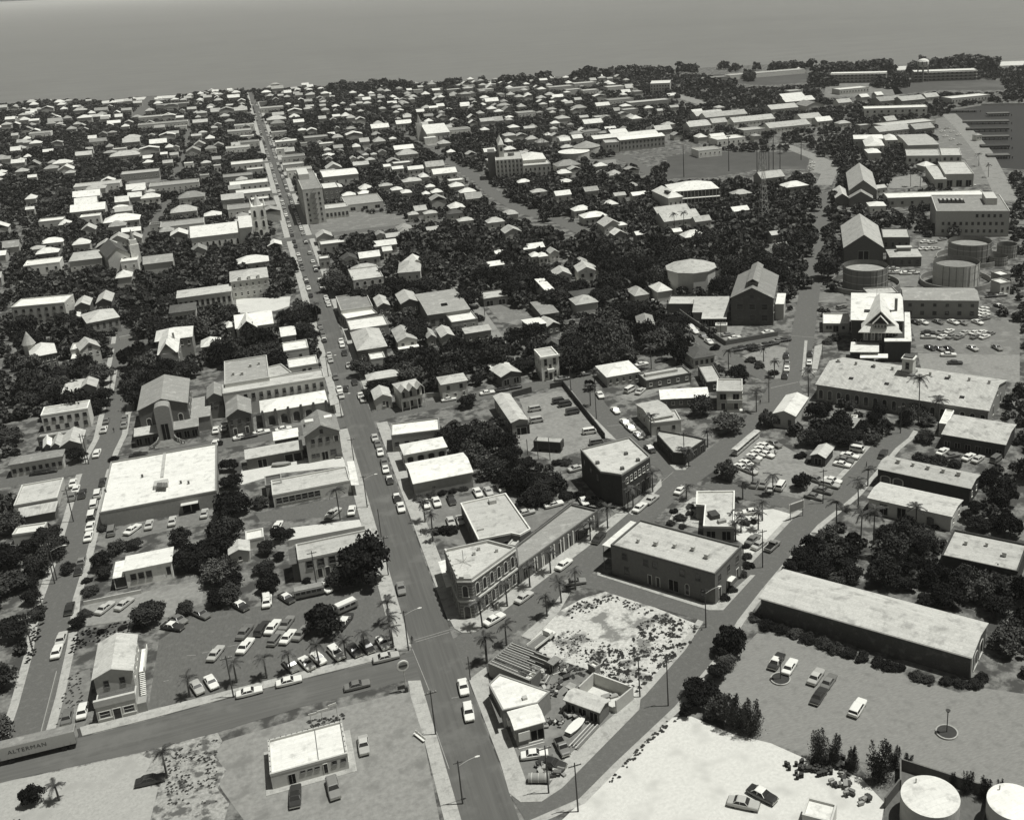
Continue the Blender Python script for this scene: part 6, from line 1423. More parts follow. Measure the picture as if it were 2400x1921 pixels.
# a scatter of further roofs where the photograph shows only scraps of them between the trees
N_FAR_MASS = 0
mass = {k: MB() for k in 'wlm'}; mwall = MB()
cand = []
for gx in np.arange(-640, 900, 17.0):
    for gy_ in np.arange(400, 1640, 20.0):
        X, Y = gx+rng.uniform(-6, 6), gy_+rng.uniform(-7, 7)
        px_, py_ = project(X, Y)
        if not (-60 < px_ < 2460 and py_ < 830):
            continue
        if px_ > 1480 and py_ < 260 and rng.random() < .8:
            continue
        if px_ > 1500 and rng.random() < .85 or rng.random() < (.86 if Y < 560 else .64):
            continue
        # stay on the island
        if Y > unproject(px_, np.interp(px_, [c[1] for c in coast], [c[2] for c in coast]))[1]-14:
            continue
        if any(occupied(X+a, Y+b) for a in (-5, 0, 5) for b in (-5, 0, 5)):
            continue
        cand.append((X, Y))
for X, Y in cand:
    W, D, h = rng.uniform(6.5, 11), rng.uniform(7, 11), rng.uniform(3.6, 5)
    kind = rng.choice(['gx', 'gy', 'hip', 'hip']); tn = rng.choice(['w', 'w', 'l', 'l', 'm'])
    rise = min(W, D)*rng.uniform(.2, .36)
    if rng.random() < .08:
        W, D, h = W*1.5, D*1.2, h+2.4
    if FAR_N < 310 and Y < 700:
        root = empty('house', X, Y)
        shell(root, kind, W, D, h, rise, 'l', tn)
        nx = project(X, Y, h)
        tag(root, '%s house half hidden by trees %s' % (TONE_W[tn], zone(*nx)), 'house', x=nx[0]); FAR_N += 1
    else:
        mass[tn].solid([[(p[0]+X, p[1]+Y, p[2]) for p in f] for f in roof_faces(kind, W, D, h, rise)], .15)
        mwall.prism([(X+a, Y+b) for a, b in wall_poly(W, D, .35)], 0, h-.2, top=False)
    occupy([(X+a, Y+b) for a, b in wall_poly(W, D, 0)], h+rise*.4 if rng.random() < .75 else None, 0)
root = empty('far_roofs', 0, 900)
root['kind'] = 'stuff'; root['label'] = 'mass of small far roofs between the trees towards the shore'; root['category'] = 'far town'
for k, b in mass.items():
    o = b.build('roofs', ROOF[k], root); o.location = (0, -900, 0); o['kind'] = 'stuff'
o = mwall.build('walls', WALL['l'], root); o.location = (0, -900, 0); o['kind'] = 'stuff'
# ================================================================= vehicles
def loft(mb, secs, mi=0, close=True):
    """secs: list of rings (same count) -> skin"""
    n = len(secs[0]); b = len(mb.v)
    for s in secs:
        mb.v += [tuple(p) for p in s]
    for i in range(len(secs)-1):
        for j in range(n):
            k = (j+1) % n
            mb.f.append((b+i*n+j, b+i*n+k, b+(i+1)*n+k, b+(i+1)*n+j)); mb.mi.append(mi)
    if close:
        mb.f.append(tuple(b+j for j in reversed(range(n)))); mb.mi.append(mi)
        mb.f.append(tuple(b+(len(secs)-1)*n+j for j in range(n))); mb.mi.append(mi)
def ring(x, hw, z0, z1, r=.12):
    r = min(r, (z1-z0)*.45)
    return [(x, -hw+.06, z0), (x, hw-.06, z0), (x, hw, z0+r), (x, hw, z1-r), (x, hw-r, z1), (x, -hw+r, z1), (x, -hw, z1-r), (x, -hw, z0+r)]
def body_mesh(kind):
    mb = MB()
    if kind in 'sw':
        prof = [(-2.55, .82, .42, .78), (-2.45, .92, .32, .88), (-1.7, .97, .27, .93), (-.9, .98, .25, .95), (.6, .98, .25, .95), (1.0, .97, .27, .94), (2.2, .94, .3, .88), (2.5, .88, .34, .82), (2.58, .8, .42, .74)]
    elif kind == 'p':
        prof = [(-2.5, .92, .45, .95), (-2.4, .95, .4, 1.0), (.0, .96, .38, 1.02), (1.0, .95, .38, 1.02), (2.1, .9, .4, .98), (2.4, .84, .42, .88)]
    else:
        prof = [(-2.1, .84, .4, 1.1), (-2.0, .88, .32, 1.2), (0, .9, .3, 1.2), (1.9, .88, .32, 1.15), (2.1, .8, .42, 1.0)]
    loft(mb, [ring(*p) for p in prof])
    return mb
def cabin_mesh(kind):
    """glasshouse: returns glass and roof meshes"""
    g, r = MB(), MB()
    def tier(st, zb, zt, x):
        return
    if kind == 's':
        b, t = (-1.55, .95, .9), (-1.0, .35, .7); zb, zt = .93, 1.36
    elif kind == 'w':
        b, t = (-2.35, .95, .92), (-2.2, .35, .74); zb, zt = .93, 1.42
    elif kind == 'p':
        b, t = (-.3, 1.05, .9), (-.2, .6, .76); zb, zt = 1.0, 1.6
    else:
        b, t = (-2.0, 1.85, .86), (-1.9, 1.45, .76); zb, zt = 1.18, 1.85
    lo = [(b[0], -b[2], zb), (b[1], -b[2], zb), (b[1], b[2], zb), (b[0], b[2], zb)]
    hi = [(t[0], -t[2], zt), (t[1], -t[2], zt), (t[1], t[2], zt), (t[0], t[2], zt)]
    for i in range(4):
        j = (i+1) % 4
        g.face([lo[i], lo[j], hi[j], hi[i]])
    k = .05
    top = [(t[0]-k, -t[2]-k, zt), (t[1]+k, -t[2]-k, zt), (t[1]+k, t[2]+k, zt), (t[0]-k, t[2]+k, zt)]
    up = [(t[0]+.12, -t[2]+.12, zt+.07), (t[1]-.12, -t[2]+.12, zt+.07), (t[1]-.12, t[2]-.12, zt+.07), (t[0]+.12, t[2]-.12, zt+.07)]
    for i in range(4):
        j = (i+1) % 4
        r.face([top[i], top[j], up[j], up[i]])
    r.face(up)
    r.face(top[::-1])
    for sx in (0, 1):                                    # pillars
        for sy in (0, 1):
            i = {(0, 0): 0, (1, 0): 1, (1, 1): 2, (0, 1): 3}[(sx, sy)]
            r.bar(lo[i], hi[i], .06, 4)
    xm = (t[0]+t[1])/2
    for sg in (-1, 1):
        r.bar((xm-.1, sg*b[2]*.995, zb), (xm-.1, sg*(t[2]+.02), zt), .05, 4)
    return g, r
_wh = MB(); _wh.bar((0, -.11, 0), (0, .11, 0), .33, 10)
WHEEL = _wh.mesh('wheel', TYRE)
_bp = MB(); _bp.box(-.06, .06, -.9, .9, -.08, .08)
BUMPER = _bp.mesh('bumper', CHROME)
_wl = MB(); _wl.box(-.04, .04, -.14, .14, -.09, .09)
LAMP = _wl.mesh('headlight', CHROME)
VM = {}
def car_parts(kind, tone):
    key = (kind, tone)
    if key not in VM:
        body = CARM[tone if tone != 't' else 'd']; top = CARM['w' if tone == 't' else tone]
        g, r = cabin_mesh(kind)
        VM[key] = (body_mesh(kind).mesh('car_body', body), g.mesh('car_glass', GLASS), r.mesh('car_roof', top))
    return VM[key]
KIND_W = dict(s='saloon car', w='estate car', p='pickup truck', v='van')
TONE_C = dict(w='white', l='light grey', m='mid grey', d='dark', t='dark white-topped')
def car(X, Y, rz, tone='w', kind='s', place='', x=None, detail=True):
    root = empty({'s': 'saloon_car', 'w': 'estate_car', 'p': 'pickup_truck', 'v': 'van'}[kind], X, Y, rz, .06)
    b, g, r = car_parts(kind, tone)
    link('body', b, root); link('window_glass', g, root); link('roof', r, root)
    if kind == 'p':
        link('load_bed', BED, root)
    if detail:
        for wx in (-1.5, 1.55):
            for wy in (-.8, .8):
                link('wheel', WHEEL, root, (wx, wy, .33))
        L = 2.58 if kind in 'sw' else 2.45 if kind == 'p' else 2.14
        link('bumper', BUMPER, root, (L+.03, 0, .5)); link('bumper', BUMPER, root, (-L-.02, 0, .5))
        for wy in (-.6, .6):
            link('headlight', LAMP, root, (L-.02, wy, .68))
    s = random.uniform(.96, 1.05)
    root.scale = (s, s, s)
    tag(root, '%s %s %s' % (TONE_C[tone], KIND_W[kind], place), 'van' if kind == 'v' else 'truck' if kind == 'p' else 'car', x=x)
    return root
_bd = MB(); _bd.box(-2.3, -.45, -.78, .78, 1.03, 1.06); BED = _bd.mesh('load_bed', DARK)
CARS = [
 ('a', 'in the left side street', '540,80,76,d,w 475,315,72,l,s 440,415,72,w,s'),
 ('a', 'on the gravel behind the bungalow', '815,75,38,l,s 965,45,38,l,s'),
 ('a', 'in the big car park, near its left trees', '1385,165,-25,m,s 1340,220,-10,t,s 1560,122,-25,m,s 1865,55,-28,t,s'),
 ('a', 'in the big car park, middle', '1900,262,52,m,s 1905,372,52,w,s 1675,428,52,l,s'),
 ('a', 'in the big car park, front left by the palms', '1530,690,-58,l,s 1640,652,-58,w,s'),
 ('a', 'on the grass beside the corner house', '520,920,78,m,s 640,875,78,w,s'),
 ('a', 'on the sand at bottom left', '1165,1410,13,d,s'),
 ('a', 'at the kerb below the car park', '1935,728,14,w,s'),
 ('b', 'in the big car park, middle row', '85,25,80,w,s 45,235,55,d,w 130,225,54,w,s 238,195,54,m,s 155,312,52,m,w 248,300,52,w,s 350,272,50,m,s'),
 ('b', 'in the big car park, right of the round tree', '690,182,52,t,s'),
 ('b', 'in the big car park, front row by the palms', '985,345,-58,w,s 862,375,-52,d,s 762,402,-50,d,s 620,425,-46,w,w 480,465,-42,w,s 392,505,-46,w,s 268,520,-48,m,s'),
 ('b', 'at the kerb below the car park', '1010,460,14,l,s 255,645,14,w,s'),
 ('b', 'driving along the cross street', '785,676,14,m,s'),
 ('b', 'driving down the main street at the bottom', '1610,690,-78,w,s 1650,885,-80,w,w'),
 ('b', 'on the filling station forecourt', '835,1140,-83,l,s 600,1475,-76,m,w 305,1535,88,d,s'),
 ('b', 'at the kerb before the bank', '1850,165,30,w,s'),
 ('c', 'in the junk yard', '505,1210,8,w,s 720,1155,-62,m,p 640,1285,-15,d,s'),
 ('d', 'in the right-hand car park', '370,455,56,t,s 465,495,58,w,s 655,565,55,l,s 745,602,55,m,s 675,705,57,d,s 955,790,58,w,w'),
 ('d', 'at the bottom right on the sand', '265,1415,-28,t,s 130,1480,-12,l,s'),
 ('e', 'in the left side street above the crossing', '870,20,75,l,s 815,215,65,w,s'),
 ('e', 'parked beside the big white store', '865,460,78,d,s 820,570,80,w,v 790,660,80,w,v 770,750,78,t,v 760,835,72,w,s 745,920,74,w,s'),
 ('e', 'in front of the big white store', '938,880,80,m,v 1115,860,36,w,s 1255,820,76,l,s 1450,790,80,l,s 1720,725,78,l,s'),
 ('e', 'by the white ruin at left', '615,470,80,w,s 640,522,76,w,s 692,560,76,d,s 608,582,76,m,s'),
 ('e', 'in the left side street under the trees', '665,1195,76,d,s 685,1125,76,m,s'),
 ('e', 'on the cross street at left', '330,380,8,d,s 400,368,8,d,s 1165,232,8,d,s'),
 ('f', 'before the gabled warehouse', '830,245,86,w,s 980,225,86,l,s 1055,220,86,d,s'),
 ('f', 'parked along the right kerb of the main street', '1360,90,-75,l,s 1385,140,-76,m,s 1405,210,-78,w,s 1440,298,-77,m,s 1450,352,-78,w,s 1485,440,-76,t,s 1545,590,-76,t,s 1580,675,-76,w,s'),
 ('f', 'driving on the main street past the big tree', '1580,1355,-78,m,s'),
 ('f', 'in the asphalt yard by the palm', '1010,720,38,l,s 1165,700,80,w,s 540,830,60,w,s'),
 ('f', 'in the small car park right of the main street', '1790,645,-68,w,s 1880,630,-68,w,s 2005,610,-66,d,s 2000,795,-70,l,s 2078,782,-70,l,s'),
 ('f', 'under the big tree by the car park', '940,1350,-36,w,s 225,1500,-30,t,s 450,1450,-80,w,w 615,1435,-34,t,s 1110,1625,54,t,s'),
 ('g', 'behind the box building', '430,550,-60,w,s 520,540,-60,l,s 625,510,-60,w,w 790,655,-65,d,s 832,718,14,l,s 1070,648,14,w,s 1320,620,-55,w,s'),
 ('g', 'at the kerb of the diagonal street', '1795,675,40,w,s 1895,608,38,l,s 1155,1155,38,w,s 820,1430,36,l,s 1450,930,50,d,s'),
 ('g', 'turning into the cross street', '1250,1300,8,m,s'),
 ('g', 'behind the dark brick building', '1265,345,15,l,s'),
 ('h', 'driving on the diagonal street', '700,528,44,w,s'),
 ('h', 'on the sandy lot', '1305,710,4,w,s 1310,945,40,m,s 1365,985,36,l,s 1475,1000,42,m,p'),
 ('h', 'in the tour car park, left rows', '1260,305,-22,w,s 1320,250,-18,w,s 1300,275,-18,m,s 1360,218,-18,w,s 1390,188,-18,w,s 1412,160,-18,w,s 1440,198,-18,l,s 1425,228,-18,w,s 1285,365,-22,l,s 1490,140,-25,m,s 1215,335,-22,w,s'),
 ('h', 'in the tour car park, front row', '1325,472,60,m,s 1400,476,60,m,s 1462,512,60,l,s 1545,500,56,w,v 1845,440,-18,m,s 1980,448,-14,w,s 1960,482,-14,l,w 1900,532,-14,m,s 1825,582,-14,m,s'),
 ('i', 'in the tour car park, right row', '750,188,-10,w,v 688,240,-12,w,s 645,276,-12,m,s 625,312,-12,w,s'),
 ('i', 'on the right-hand street', '970,225,60,d,w'),
 ('i', 'in the yard at the right edge', '1470,205,35,w,s 1690,250,32,w,s 1768,268,35,l,s 1920,270,35,m,v 1545,235,10,m,s'),
 ('l', 'on the upper cross street', '510,1075,10,w,s 635,1050,10,d,s 735,1030,10,d,s 185,1130,10,w,s 1140,955,10,m,s 1320,920,10,t,s'),
 ('l', 'in the bus yard', '1110,1150,10,d,v 1165,1175,10,d,v 1228,1240,10,d,v 925,1310,10,l,v 912,1215,10,l,v 1370,1405,8,w,v 1430,1495,8,m,v'),
 ('l', 'along the diagonal lane', '1460,1095,-58,w,s 1590,1225,-46,w,s 1670,1325,-42,w,s 1715,1372,-42,w,s 1785,1432,-42,w,s 1880,1545,-40,t,s'),
 ('l', 'beside the hip-roofed cottage', '1710,1055,28,w,v 1800,1062,40,l,s 1810,835,12,w,s 1980,800,10,d,s'),
 ('l', 'in the trees', '1910,310,-30,w,s'),
 ('m', 'at the fork', '1590,765,86,d,s 1600,820,86,m,s 1595,872,86,w,s 1580,930,86,d,s 1785,820,87,w,s 1790,745,87,d,s'),
 ('m', 'in the lane below the power house', '820,560,-36,w,s 790,522,-36,w,s 890,602,-34,m,s 940,647,-34,w,s'),
 ('m', 'in the power house yard', '1155,612,10,w,s 1100,585,10,m,s 1435,566,10,w,s'),
 ('m', 'under the trees by the cistern', '468,310,-26,w,s 1080,245,5,w,s'),
 ('m', 'along the street below the power house', '1575,632,8,d,s 1530,638,8,m,s 1480,660,8,d,s 1420,670,8,d,s 1350,680,8,m,s 1290,690,8,d,s 1220,700,8,d,s 1170,712,8,d,s'),
 ('n', 'behind the customs house, rear row', '1240,482,-20,d,s 1305,482,-20,w,s 1432,478,-20,m,s 1560,482,-20,w,s 1635,486,-20,m,s 1765,482,-20,w,s'),
 ('n', 'behind the customs house, middle row', '1350,570,0,d,s 1350,605,0,l,s 1458,566,22,m,s 1525,558,22,w,s 1470,605,22,w,s 1545,602,22,m,s 1612,606,22,m,s 1660,572,22,l,s 1740,570,20,w,s 1800,568,20,w,s 1750,602,20,m,s 1825,604,20,w,s 1872,576,20,m,s'),
 ('n', 'behind the customs house, front row', '1365,696,-25,d,s 1440,702,-25,m,s 1520,706,-25,d,s 1725,700,-28,l,s 1930,696,-30,m,s 1520,755,0,w,s 1575,822,0,d,s'),
 ('n', 'beside the office range', '1945,345,-20,t,s 1812,368,10,w,s 1815,395,10,w,s 1818,422,10,w,s 1822,450,10,m,s 1880,262,5,d,s 1965,250,5,l,s 1030,65,0,l,s 1100,62,0,w,s 1160,68,0,w,s 1210,68,0,l,s'),
 ('n', 'beside the customs house lawn', '620,355,15,m,w 1060,30,0,l,s'),
 ('k', 'by the arcaded garage', '240,1448,12,w,s 300,1440,12,d,s 405,1408,12,w,s 590,1380,12,w,s 20,1390,82,w,s 90,1370,82,w,s 15,1500,70,w,s'),
 ('k', 'parked on the main street, middle', '1075,640,-80,w,s 1085,675,-80,w,s 1105,740,-80,d,s 1140,845,-80,l,s 1115,1040,85,d,s 1240,1100,-75,w,s 1260,1130,-75,l,s 1190,985,-75,d,s'),
 ('j', 'in the left side street, upper part', '895,1310,72,m,s 875,1385,72,w,s 1050,1290,78,m,s 1045,1345,78,m,s 815,1590,65,w,s'),
 ('r', 'by the navy tanks', '1530,1255,10,w,s 1580,1260,10,l,s 1560,1300,10,w,s 1520,1300,10,w,s 1600,1300,10,l,s 1640,1240,10,m,s 1350,1450,0,w,s 1410,1455,0,w,s 1460,1450,0,l,s'),
 ('r', 'beside the ball field', '820,760,15,w,s 815,780,15,w,s 812,800,15,l,s 740,830,15,w,s 1240,860,15,w,s 1250,875,15,l,s'),
 ('r', 'in the harbour car park', '1640,560,10,w,s 1670,540,10,l,s 1700,560,10,w,s 1660,590,10,w,s 1700,610,10,w,s 1740,580,10,w,s 1750,640,10,l,s 1830,900,10,w,s 1750,895,5,w,s 1700,895,5,l,s'),
]
NC = 0
for v, place, s in CARS:
    for e in s.split():
        x, y, dg, tn, kd = e.split(',')
        x, y, dg = float(x), float(y), float(dg)
        X, Y = at(v, x, y, .7)
        car(X, Y, heading(v, x, y, dg), tn, kd, place, x=npx(v, x, y)[0], detail=ppm(X, Y) > 3.2)
        NC += 1
# lines of cars at the kerbs of the main street, block after block uptown
blocks = [(gy+10, cross_y[0]-6, 'above the arcaded garage', .45), (cross_y[0]+8, cross_y[1]-6, 'below the white church', .6), (cross_y[1]+8, cross_y[2]-6, 'by the hotel tower', .85), (cross_y[2]+8, cross_y[3]-6, 'above the hotel tower', .85), (cross_y[3]+8, cross_y[4]-6, 'far up the street', .7), (cross_y[4]+8, 1400, 'near the shore end of the street', .35)]
for y0, y1, ph, dens in blocks:
    for side in (0, 1):
        yy = y0
        while yy < y1 and NC < 640:
            if random.random() < dens and not (side == 1 and yy < gy+200 and dens < .5):
                k = (yy-196)/1000
                X = (DV0-1.0*k*1.6+1.3) if side == 0 else (DV1-1.9*k*1.6-1.3)
                car(X+random.uniform(-.1, .1), yy, math.pi/2 if side else -math.pi/2, random.choice('wwlmdt'), random.choice('ssssw'), 'parked at the %s kerb of the main street %s' % (('left', 'right')[side], ph), detail=False)
                NC += 1
            yy += 6.4
# bus, trailer, tour train, lorry, heavy goods truck with its name
def van_body(root, L, W, H, M, zt=.5, name='body', top=None):
    mb = MB()
    loft(mb, [ring(-L/2, W/2-.05, zt, H-.05, .2), ring(-L/2+.15, W/2, zt, H, .25), ring(L/2-.3, W/2, zt, H, .25), ring(L/2, W/2-.1, zt, H-.25, .2)])
    mb.build(name, M, root)
    mb = MB()
    for sg in (-1, 1):
        n = max(2, int(L/1.3))
        for i in range(n):
            x = -L/2+.4+i*(L-.8)/n
            mb.box(x, x+(L-.8)/n*.8, sg*W/2-.01 if sg < 0 else W/2-.02, -W/2+.02 if sg < 0 else W/2+.01, H*.58, H*.85)
    mb.build('side_windows', GLASS, root)
    if top:
        mb = MB(); mb.box(-L/2+.1, L/2-.35, -W/2+.12, W/2-.12, H-.02, H+.07); mb.build('roof', top, root)
    for wx in (-L*.32, L*.32):
        for wy in (-W/2+.15, W/2-.15):
            link('wheel', WHEEL, root, (wx, wy, .35), None, (1.15, 1.15, 1.15))
X, Y = at('b', 700, 55, 1.5); r0 = empty('minibus', X, Y, heading('b', 700, 55, 24), .03); van_body(r0, 4.9, 2.0, 2.3, CARM['m'], top=CARM['w']); tag(r0, 'white-topped minibus beside the round tree in the big car park', 'bus')
X, Y = at('f', 805, 1375, 1.5); r0 = empty('house_trailer', X, Y, heading('f', 805, 1375, 12), .03); van_body(r0, 6.6, 2.3, 2.4, CARM['m'], top=ROOF['m']); tag(r0, 'long grey house trailer beside the concrete building', 'trailer')
for i, (x, y) in enumerate(((1180, 168), (1230, 125), (1275, 86), (1322, 48))):
    X, Y = at('h', x, y, 2.2); r0 = empty('tour_train_car', X, Y, heading('h', x, y, 40), .03)
    mb = MB(); mb.box(-1.9, 1.9, -.85, .85, .4, 1.0); mb.build('bench_body', CARM['l'], r0)
    mb = MB(); loft(mb, [[(-2.1, -1.0, 2.1), (-2.1, 0, 2.3), (-2.1, 1.0, 2.1)], [(2.1, -1.0, 2.1), (2.1, 0, 2.3), (2.1, 1.0, 2.1)]], close=False); mb.box(-2.1, 2.1, -1.0, 1.0, 2.04, 2.1); mb.build('canopy', ROOF['l'], r0)
    for px2 in (-1.8, 0, 1.8):
        for py2 in (-.85, .85):
            mb = MB(); mb.bar((px2, py2, .9), (px2, py2, 2.06), .04, 4); mb.build('post', METAL, r0)
    for wx in (-1.2, 1.2):
        for wy in (-.7, .7):
            link('wheel', WHEEL, r0, (wx, wy, .3), None, (.9, .9, .9))
    tag(r0, 'open canopied tour train carriage beside the car park', 'tour train carriage', x=npx('h', x, y)[0])
X, Y = at('c', 560, 330, 1.0); r0 = empty('flatbed_lorry', X, Y, heading('c', 560, 330, 38), .03)
mb = MB(); loft(mb, [ring(1.6, 1.0, .5, 2.2, .2), ring(2.6, 1.0, .5, 2.2, .25), ring(2.75, .95, .5, 1.4, .2), ring(3.6, .9, .5, 1.3, .2)]); mb.build('cab', CARM['w'], r0)
part_box(r0, 'load_bed', WOOD, (-3.4, 1.4, -1.1, 1.1, .95, 1.1)); part_box(r0, 'side_board', CARM['w'], (-3.4, 1.4, -1.15, -1.05, 1.1, 1.6)); part_box(r0, 'side_board', CARM['w'], (-3.4, 1.4, 1.05, 1.15, 1.1, 1.6)); part_box(r0, 'chassis', TYRE, (-3.2, 3.2, -.5, .5, .5, .9)); part_box(r0, 'window_glass', GLASS, (2.55, 2.68, -.85, .85, 1.5, 2.05))
for wx in (-2.2, 2.6):
    for wy in (-.9, .9):
        link('wheel', WHEEL, r0, (wx, wy, .42), None, (1.3, 1.3, 1.3))
tag(r0, 'white flatbed lorry parked behind the ruin', 'lorry')
# heavy goods trailer, bottom left
ce = at('a', 620, 1150, 0); hd = heading('a', 400, 1160, 13.5)
X, Y = ce[0]-6.6*math.cos(hd), ce[1]-6.6*math.sin(hd)
Y += .6
r0 = empty('goods_truck', X, Y, hd, .05)
tb = part_box(r0, 'trailer_body', CARM['l'], (-6.3, 6.3, -1.22, 1.22, 1.15, 3.75))
part_box(r0, 'roof', ROOF['m'], (-6.25, 6.25, -1.17, 1.17, 3.76, 3.8))
for i in range(22):
    x = -6.1+i*.58
    if i % 2 == 0:
        part_box(r0, 'rib', CARM['l'], (x-.03, x+.03, -1.25, -1.23, 1.2, 1.9))
part_box(r0, 'chassis', TYRE, (-6.0, 6.0, -.5, .5, .8, 1.12))
part_box(r0, 'rear_doors', CARM['m'], (6.31, 6.36, -1.15, 1.15, 1.2, 3.7))
for wx in (4.2, 5.4, -4.6):
    for wy in (-1.0, 1.0):
        link('wheel', WHEEL, r0, (wx, wy, .5), None, (1.5, 1.6, 1.5))
mb = MB(); loft(mb, [ring(-9.6, 1.1, .6, 2.2, .25), ring(-9.2, 1.2, .5, 2.9, .3), ring(-7.6, 1.2, .5, 3.0, .3)]); mb.build('cab', CARM['m'], r0)
for wx in (-8.9, -7.2):
    for wy in (-1.0, 1.0):
        link('wheel', WHEEL, r0, (wx, wy, .5), None, (1.5, 1.6, 1.5))
tx = bpy.data.curves.new('lettering', 'FONT'); tx.body = 'ALTERMAN'; tx.size = 1.15; tx.extrude = .005; tx.align_x = 'CENTER'; tx.space_character = 1.15
tx.materials.append(PRINT)
o = bpy.data.objects.new('tmp', tx); COL.objects.link(o)
me = bpy.data.meshes.new_from_object(o.evaluated_get(bpy.context.evaluated_depsgraph_get())); bpy.data.objects.remove(o)
o = link('lettering', me, r0, (-1.6, -1.235, 2.2)); o.rotation_euler = (math.pi/2, 0, 0)
tag(r0, 'long goods truck with dark lettering on its pale trailer, leaving at bottom left', 'truck')
# dark box body on posts in the bus yard
X, Y = at('l', 1030, 1530, 1.2); r0 = empty('box_trailer', X, Y, heading('l', 1030, 1530, -4), .03)
part_box(r0, 'box', WALL['k'], (-4.2, 4.2, -1.5, 1.5, .9, 3.3)); part_box(r0, 'top_sheet', ROOF['l'], (-3.6, 3.9, -1.2, 1.3, 3.31, 3.36))
for wx in (-2.5, 2.5):
    for wy in (-1.2, 1.2):
        link('wheel', WHEEL, r0, (wx, wy, .45), None, (1.35, 1.3, 1.35))
tag(r0, 'dark box trailer standing in the bus yard', 'trailer')
# upturned boat in the sandy yard and skiff in the junk yard
for v, x, y, dg, M, lab in (('f', 572, 318, 6, WALL['m'], 'old wooden boat on the sandy yard'), ('c', 830, 1000, 45, TRIM, 'white skiff lying among the junk')):
    X, Y = at(v, x, y, .4); r0 = empty('boat', X, Y, heading(v, x, y, dg), .02)
    mb = MB(); loft(mb, [[(xx, -w2, .9), (xx, -w2*.7, .25), (xx, 0, .05), (xx, w2*.7, .25), (xx, w2, .9)] for xx, w2 in ((-2.6, .7), (-1, 1.0), (.6, 1.0), (1.8, .7), (2.8, .05))], close=False); mb.build('hull', M, r0)
    part_box(r0, 'deck', WOOD, (-2.4, .9, -.75, .75, .55, .62)); part_box(r0, 'thwart', WOOD, (-.2, .1, -.9, .9, .7, .76))
    tag(r0, lab, 'boat')
# ================================================================= trees, palms, hedges, weeds
def card_mesh(name, P, Nrm, S, M, aspect=1.0):
    """many small leaf faces: centres P, normals Nrm, sizes S"""
    n = len(P)
    up = rng.normal(size=(n, 3))
    u = np.cross(Nrm, up); u /= np.linalg.norm(u, axis=1)[:, None]+1e-9
    w = np.cross(Nrm, u)
    s = S[:, None]
    q = np.stack([P-u*s*.5-w*s*.5*aspect, P+u*s*.62-w*s*.3*aspect, P+u*s*.45+w*s*.55*aspect, P-u*s*.55+w*s*.38*aspect], 1)
    me = bpy.data.meshes.new(name)
    me.vertices.add(4*n); me.vertices.foreach_set('co', q.reshape(-1).astype(np.float32))
    me.loops.add(4*n); me.loops.foreach_set('vertex_index', np.arange(4*n, dtype=np.int32))
    me.polygons.add(n); me.polygons.foreach_set('loop_start', np.arange(0, 4*n, 4, dtype=np.int32))
    me.update(calc_edges=True)
    me.materials.append(M)
    return me
def crown_cards(n, lobes, size, flat=.75, seed=0):
    """leaf positions on overlapping lobes: lumpy, uneven crown of radius 1, resting on z = 0"""
    g = np.random.default_rng(seed)
    C = g.normal(size=(lobes, 3)); C /= np.linalg.norm(C, axis=1)[:, None]
    C *= (g.uniform(.2, .82, lobes))[:, None]; C[:, 2] = np.abs(C[:, 2])*.9*flat+.12
    Rl = g.uniform(.16, .42, lobes)
    k = g.integers(0, lobes, n)
    D = g.normal(size=(n, 3)); D /= np.linalg.norm(D, axis=1)[:, None]
    D[:, 2] = np.where(D[:, 2] < -.35, -D[:, 2], D[:, 2])
    rad = Rl[k]*(g.uniform(.3, 1.0, n)**.5)*g.choice([1, 1, 1, 1.22], n)
    P = C[k]+D*rad[:, None]*np.array([1, 1, .85])
    N = D*.6+g.normal(size=(n, 3))*.8; N[:, 2] += .3; N /= np.linalg.norm(N, axis=1)[:, None]
    P[:, 2] -= P[:, 2].min()
    return P, N, g.uniform(.6, 1.4, n)*size
CROWNS = []
for i in range(9):
    P, N, S = crown_cards(6500, 22+i % 4*6, .075, .7+.1*(i % 3), 100+i)
    CROWNS.append(card_mesh('crown', P, N, S, LEAF[(0, 1, 0, 2, 0, 1, 1, 0, 2)[i]]))
NEEDLES = []
for i in range(4):                                       # she-oak: thin upright plumes
    g = np.random.default_rng(200+i)
    pl = 14; n = 4200
    a = g.uniform(0, 6.28, pl); rr = g.uniform(.1, .75, pl); hh = g.uniform(.55, 1.0, pl); k = g.integers(0, pl, n); t = g.uniform(.02, 1, n)
    wd = .24*(1-t)**.8+.03
    P = np.stack([np.cos(a[k])*rr[k]*(.35+.65*t)+g.normal(size=n)*wd, np.sin(a[k])*rr[k]*(.35+.65*t)+g.normal(size=n)*wd, t*hh[k]*2.2], 1)
    N = g.normal(size=(n, 3)); N[:, 2] *= .4; N /= np.linalg.norm(N, axis=1)[:, None]
    NEEDLES.append(card_mesh('crown', P, N, g.uniform(.04, .1, n), NEEDLE, .5))
def trunk_mesh(i):
    g = random.Random(i); mb = MB()
    mb.bar((0, 0, -.05), (.04, .02, .55), .075, 7, r2=.05, cap=False)
    for k in range(5):
        a = k*1.26+g.uniform(-.3, .3); l = g.uniform(.4, .6)
        mb.bar((.04, .02, .5), (math.cos(a)*l*.5, math.sin(a)*l*.5, .8), .04, 5, r2=.026, cap=False)
        mb.bar((math.cos(a)*l*.5, math.sin(a)*l*.5, .8), (math.cos(a)*l, math.sin(a)*l, 1.15), .026, 4, r2=.01, cap=False)
    return mb.mesh('trunk', BARK)
TRUNKS = [trunk_mesh(i) for i in range(3)]
NT = 0
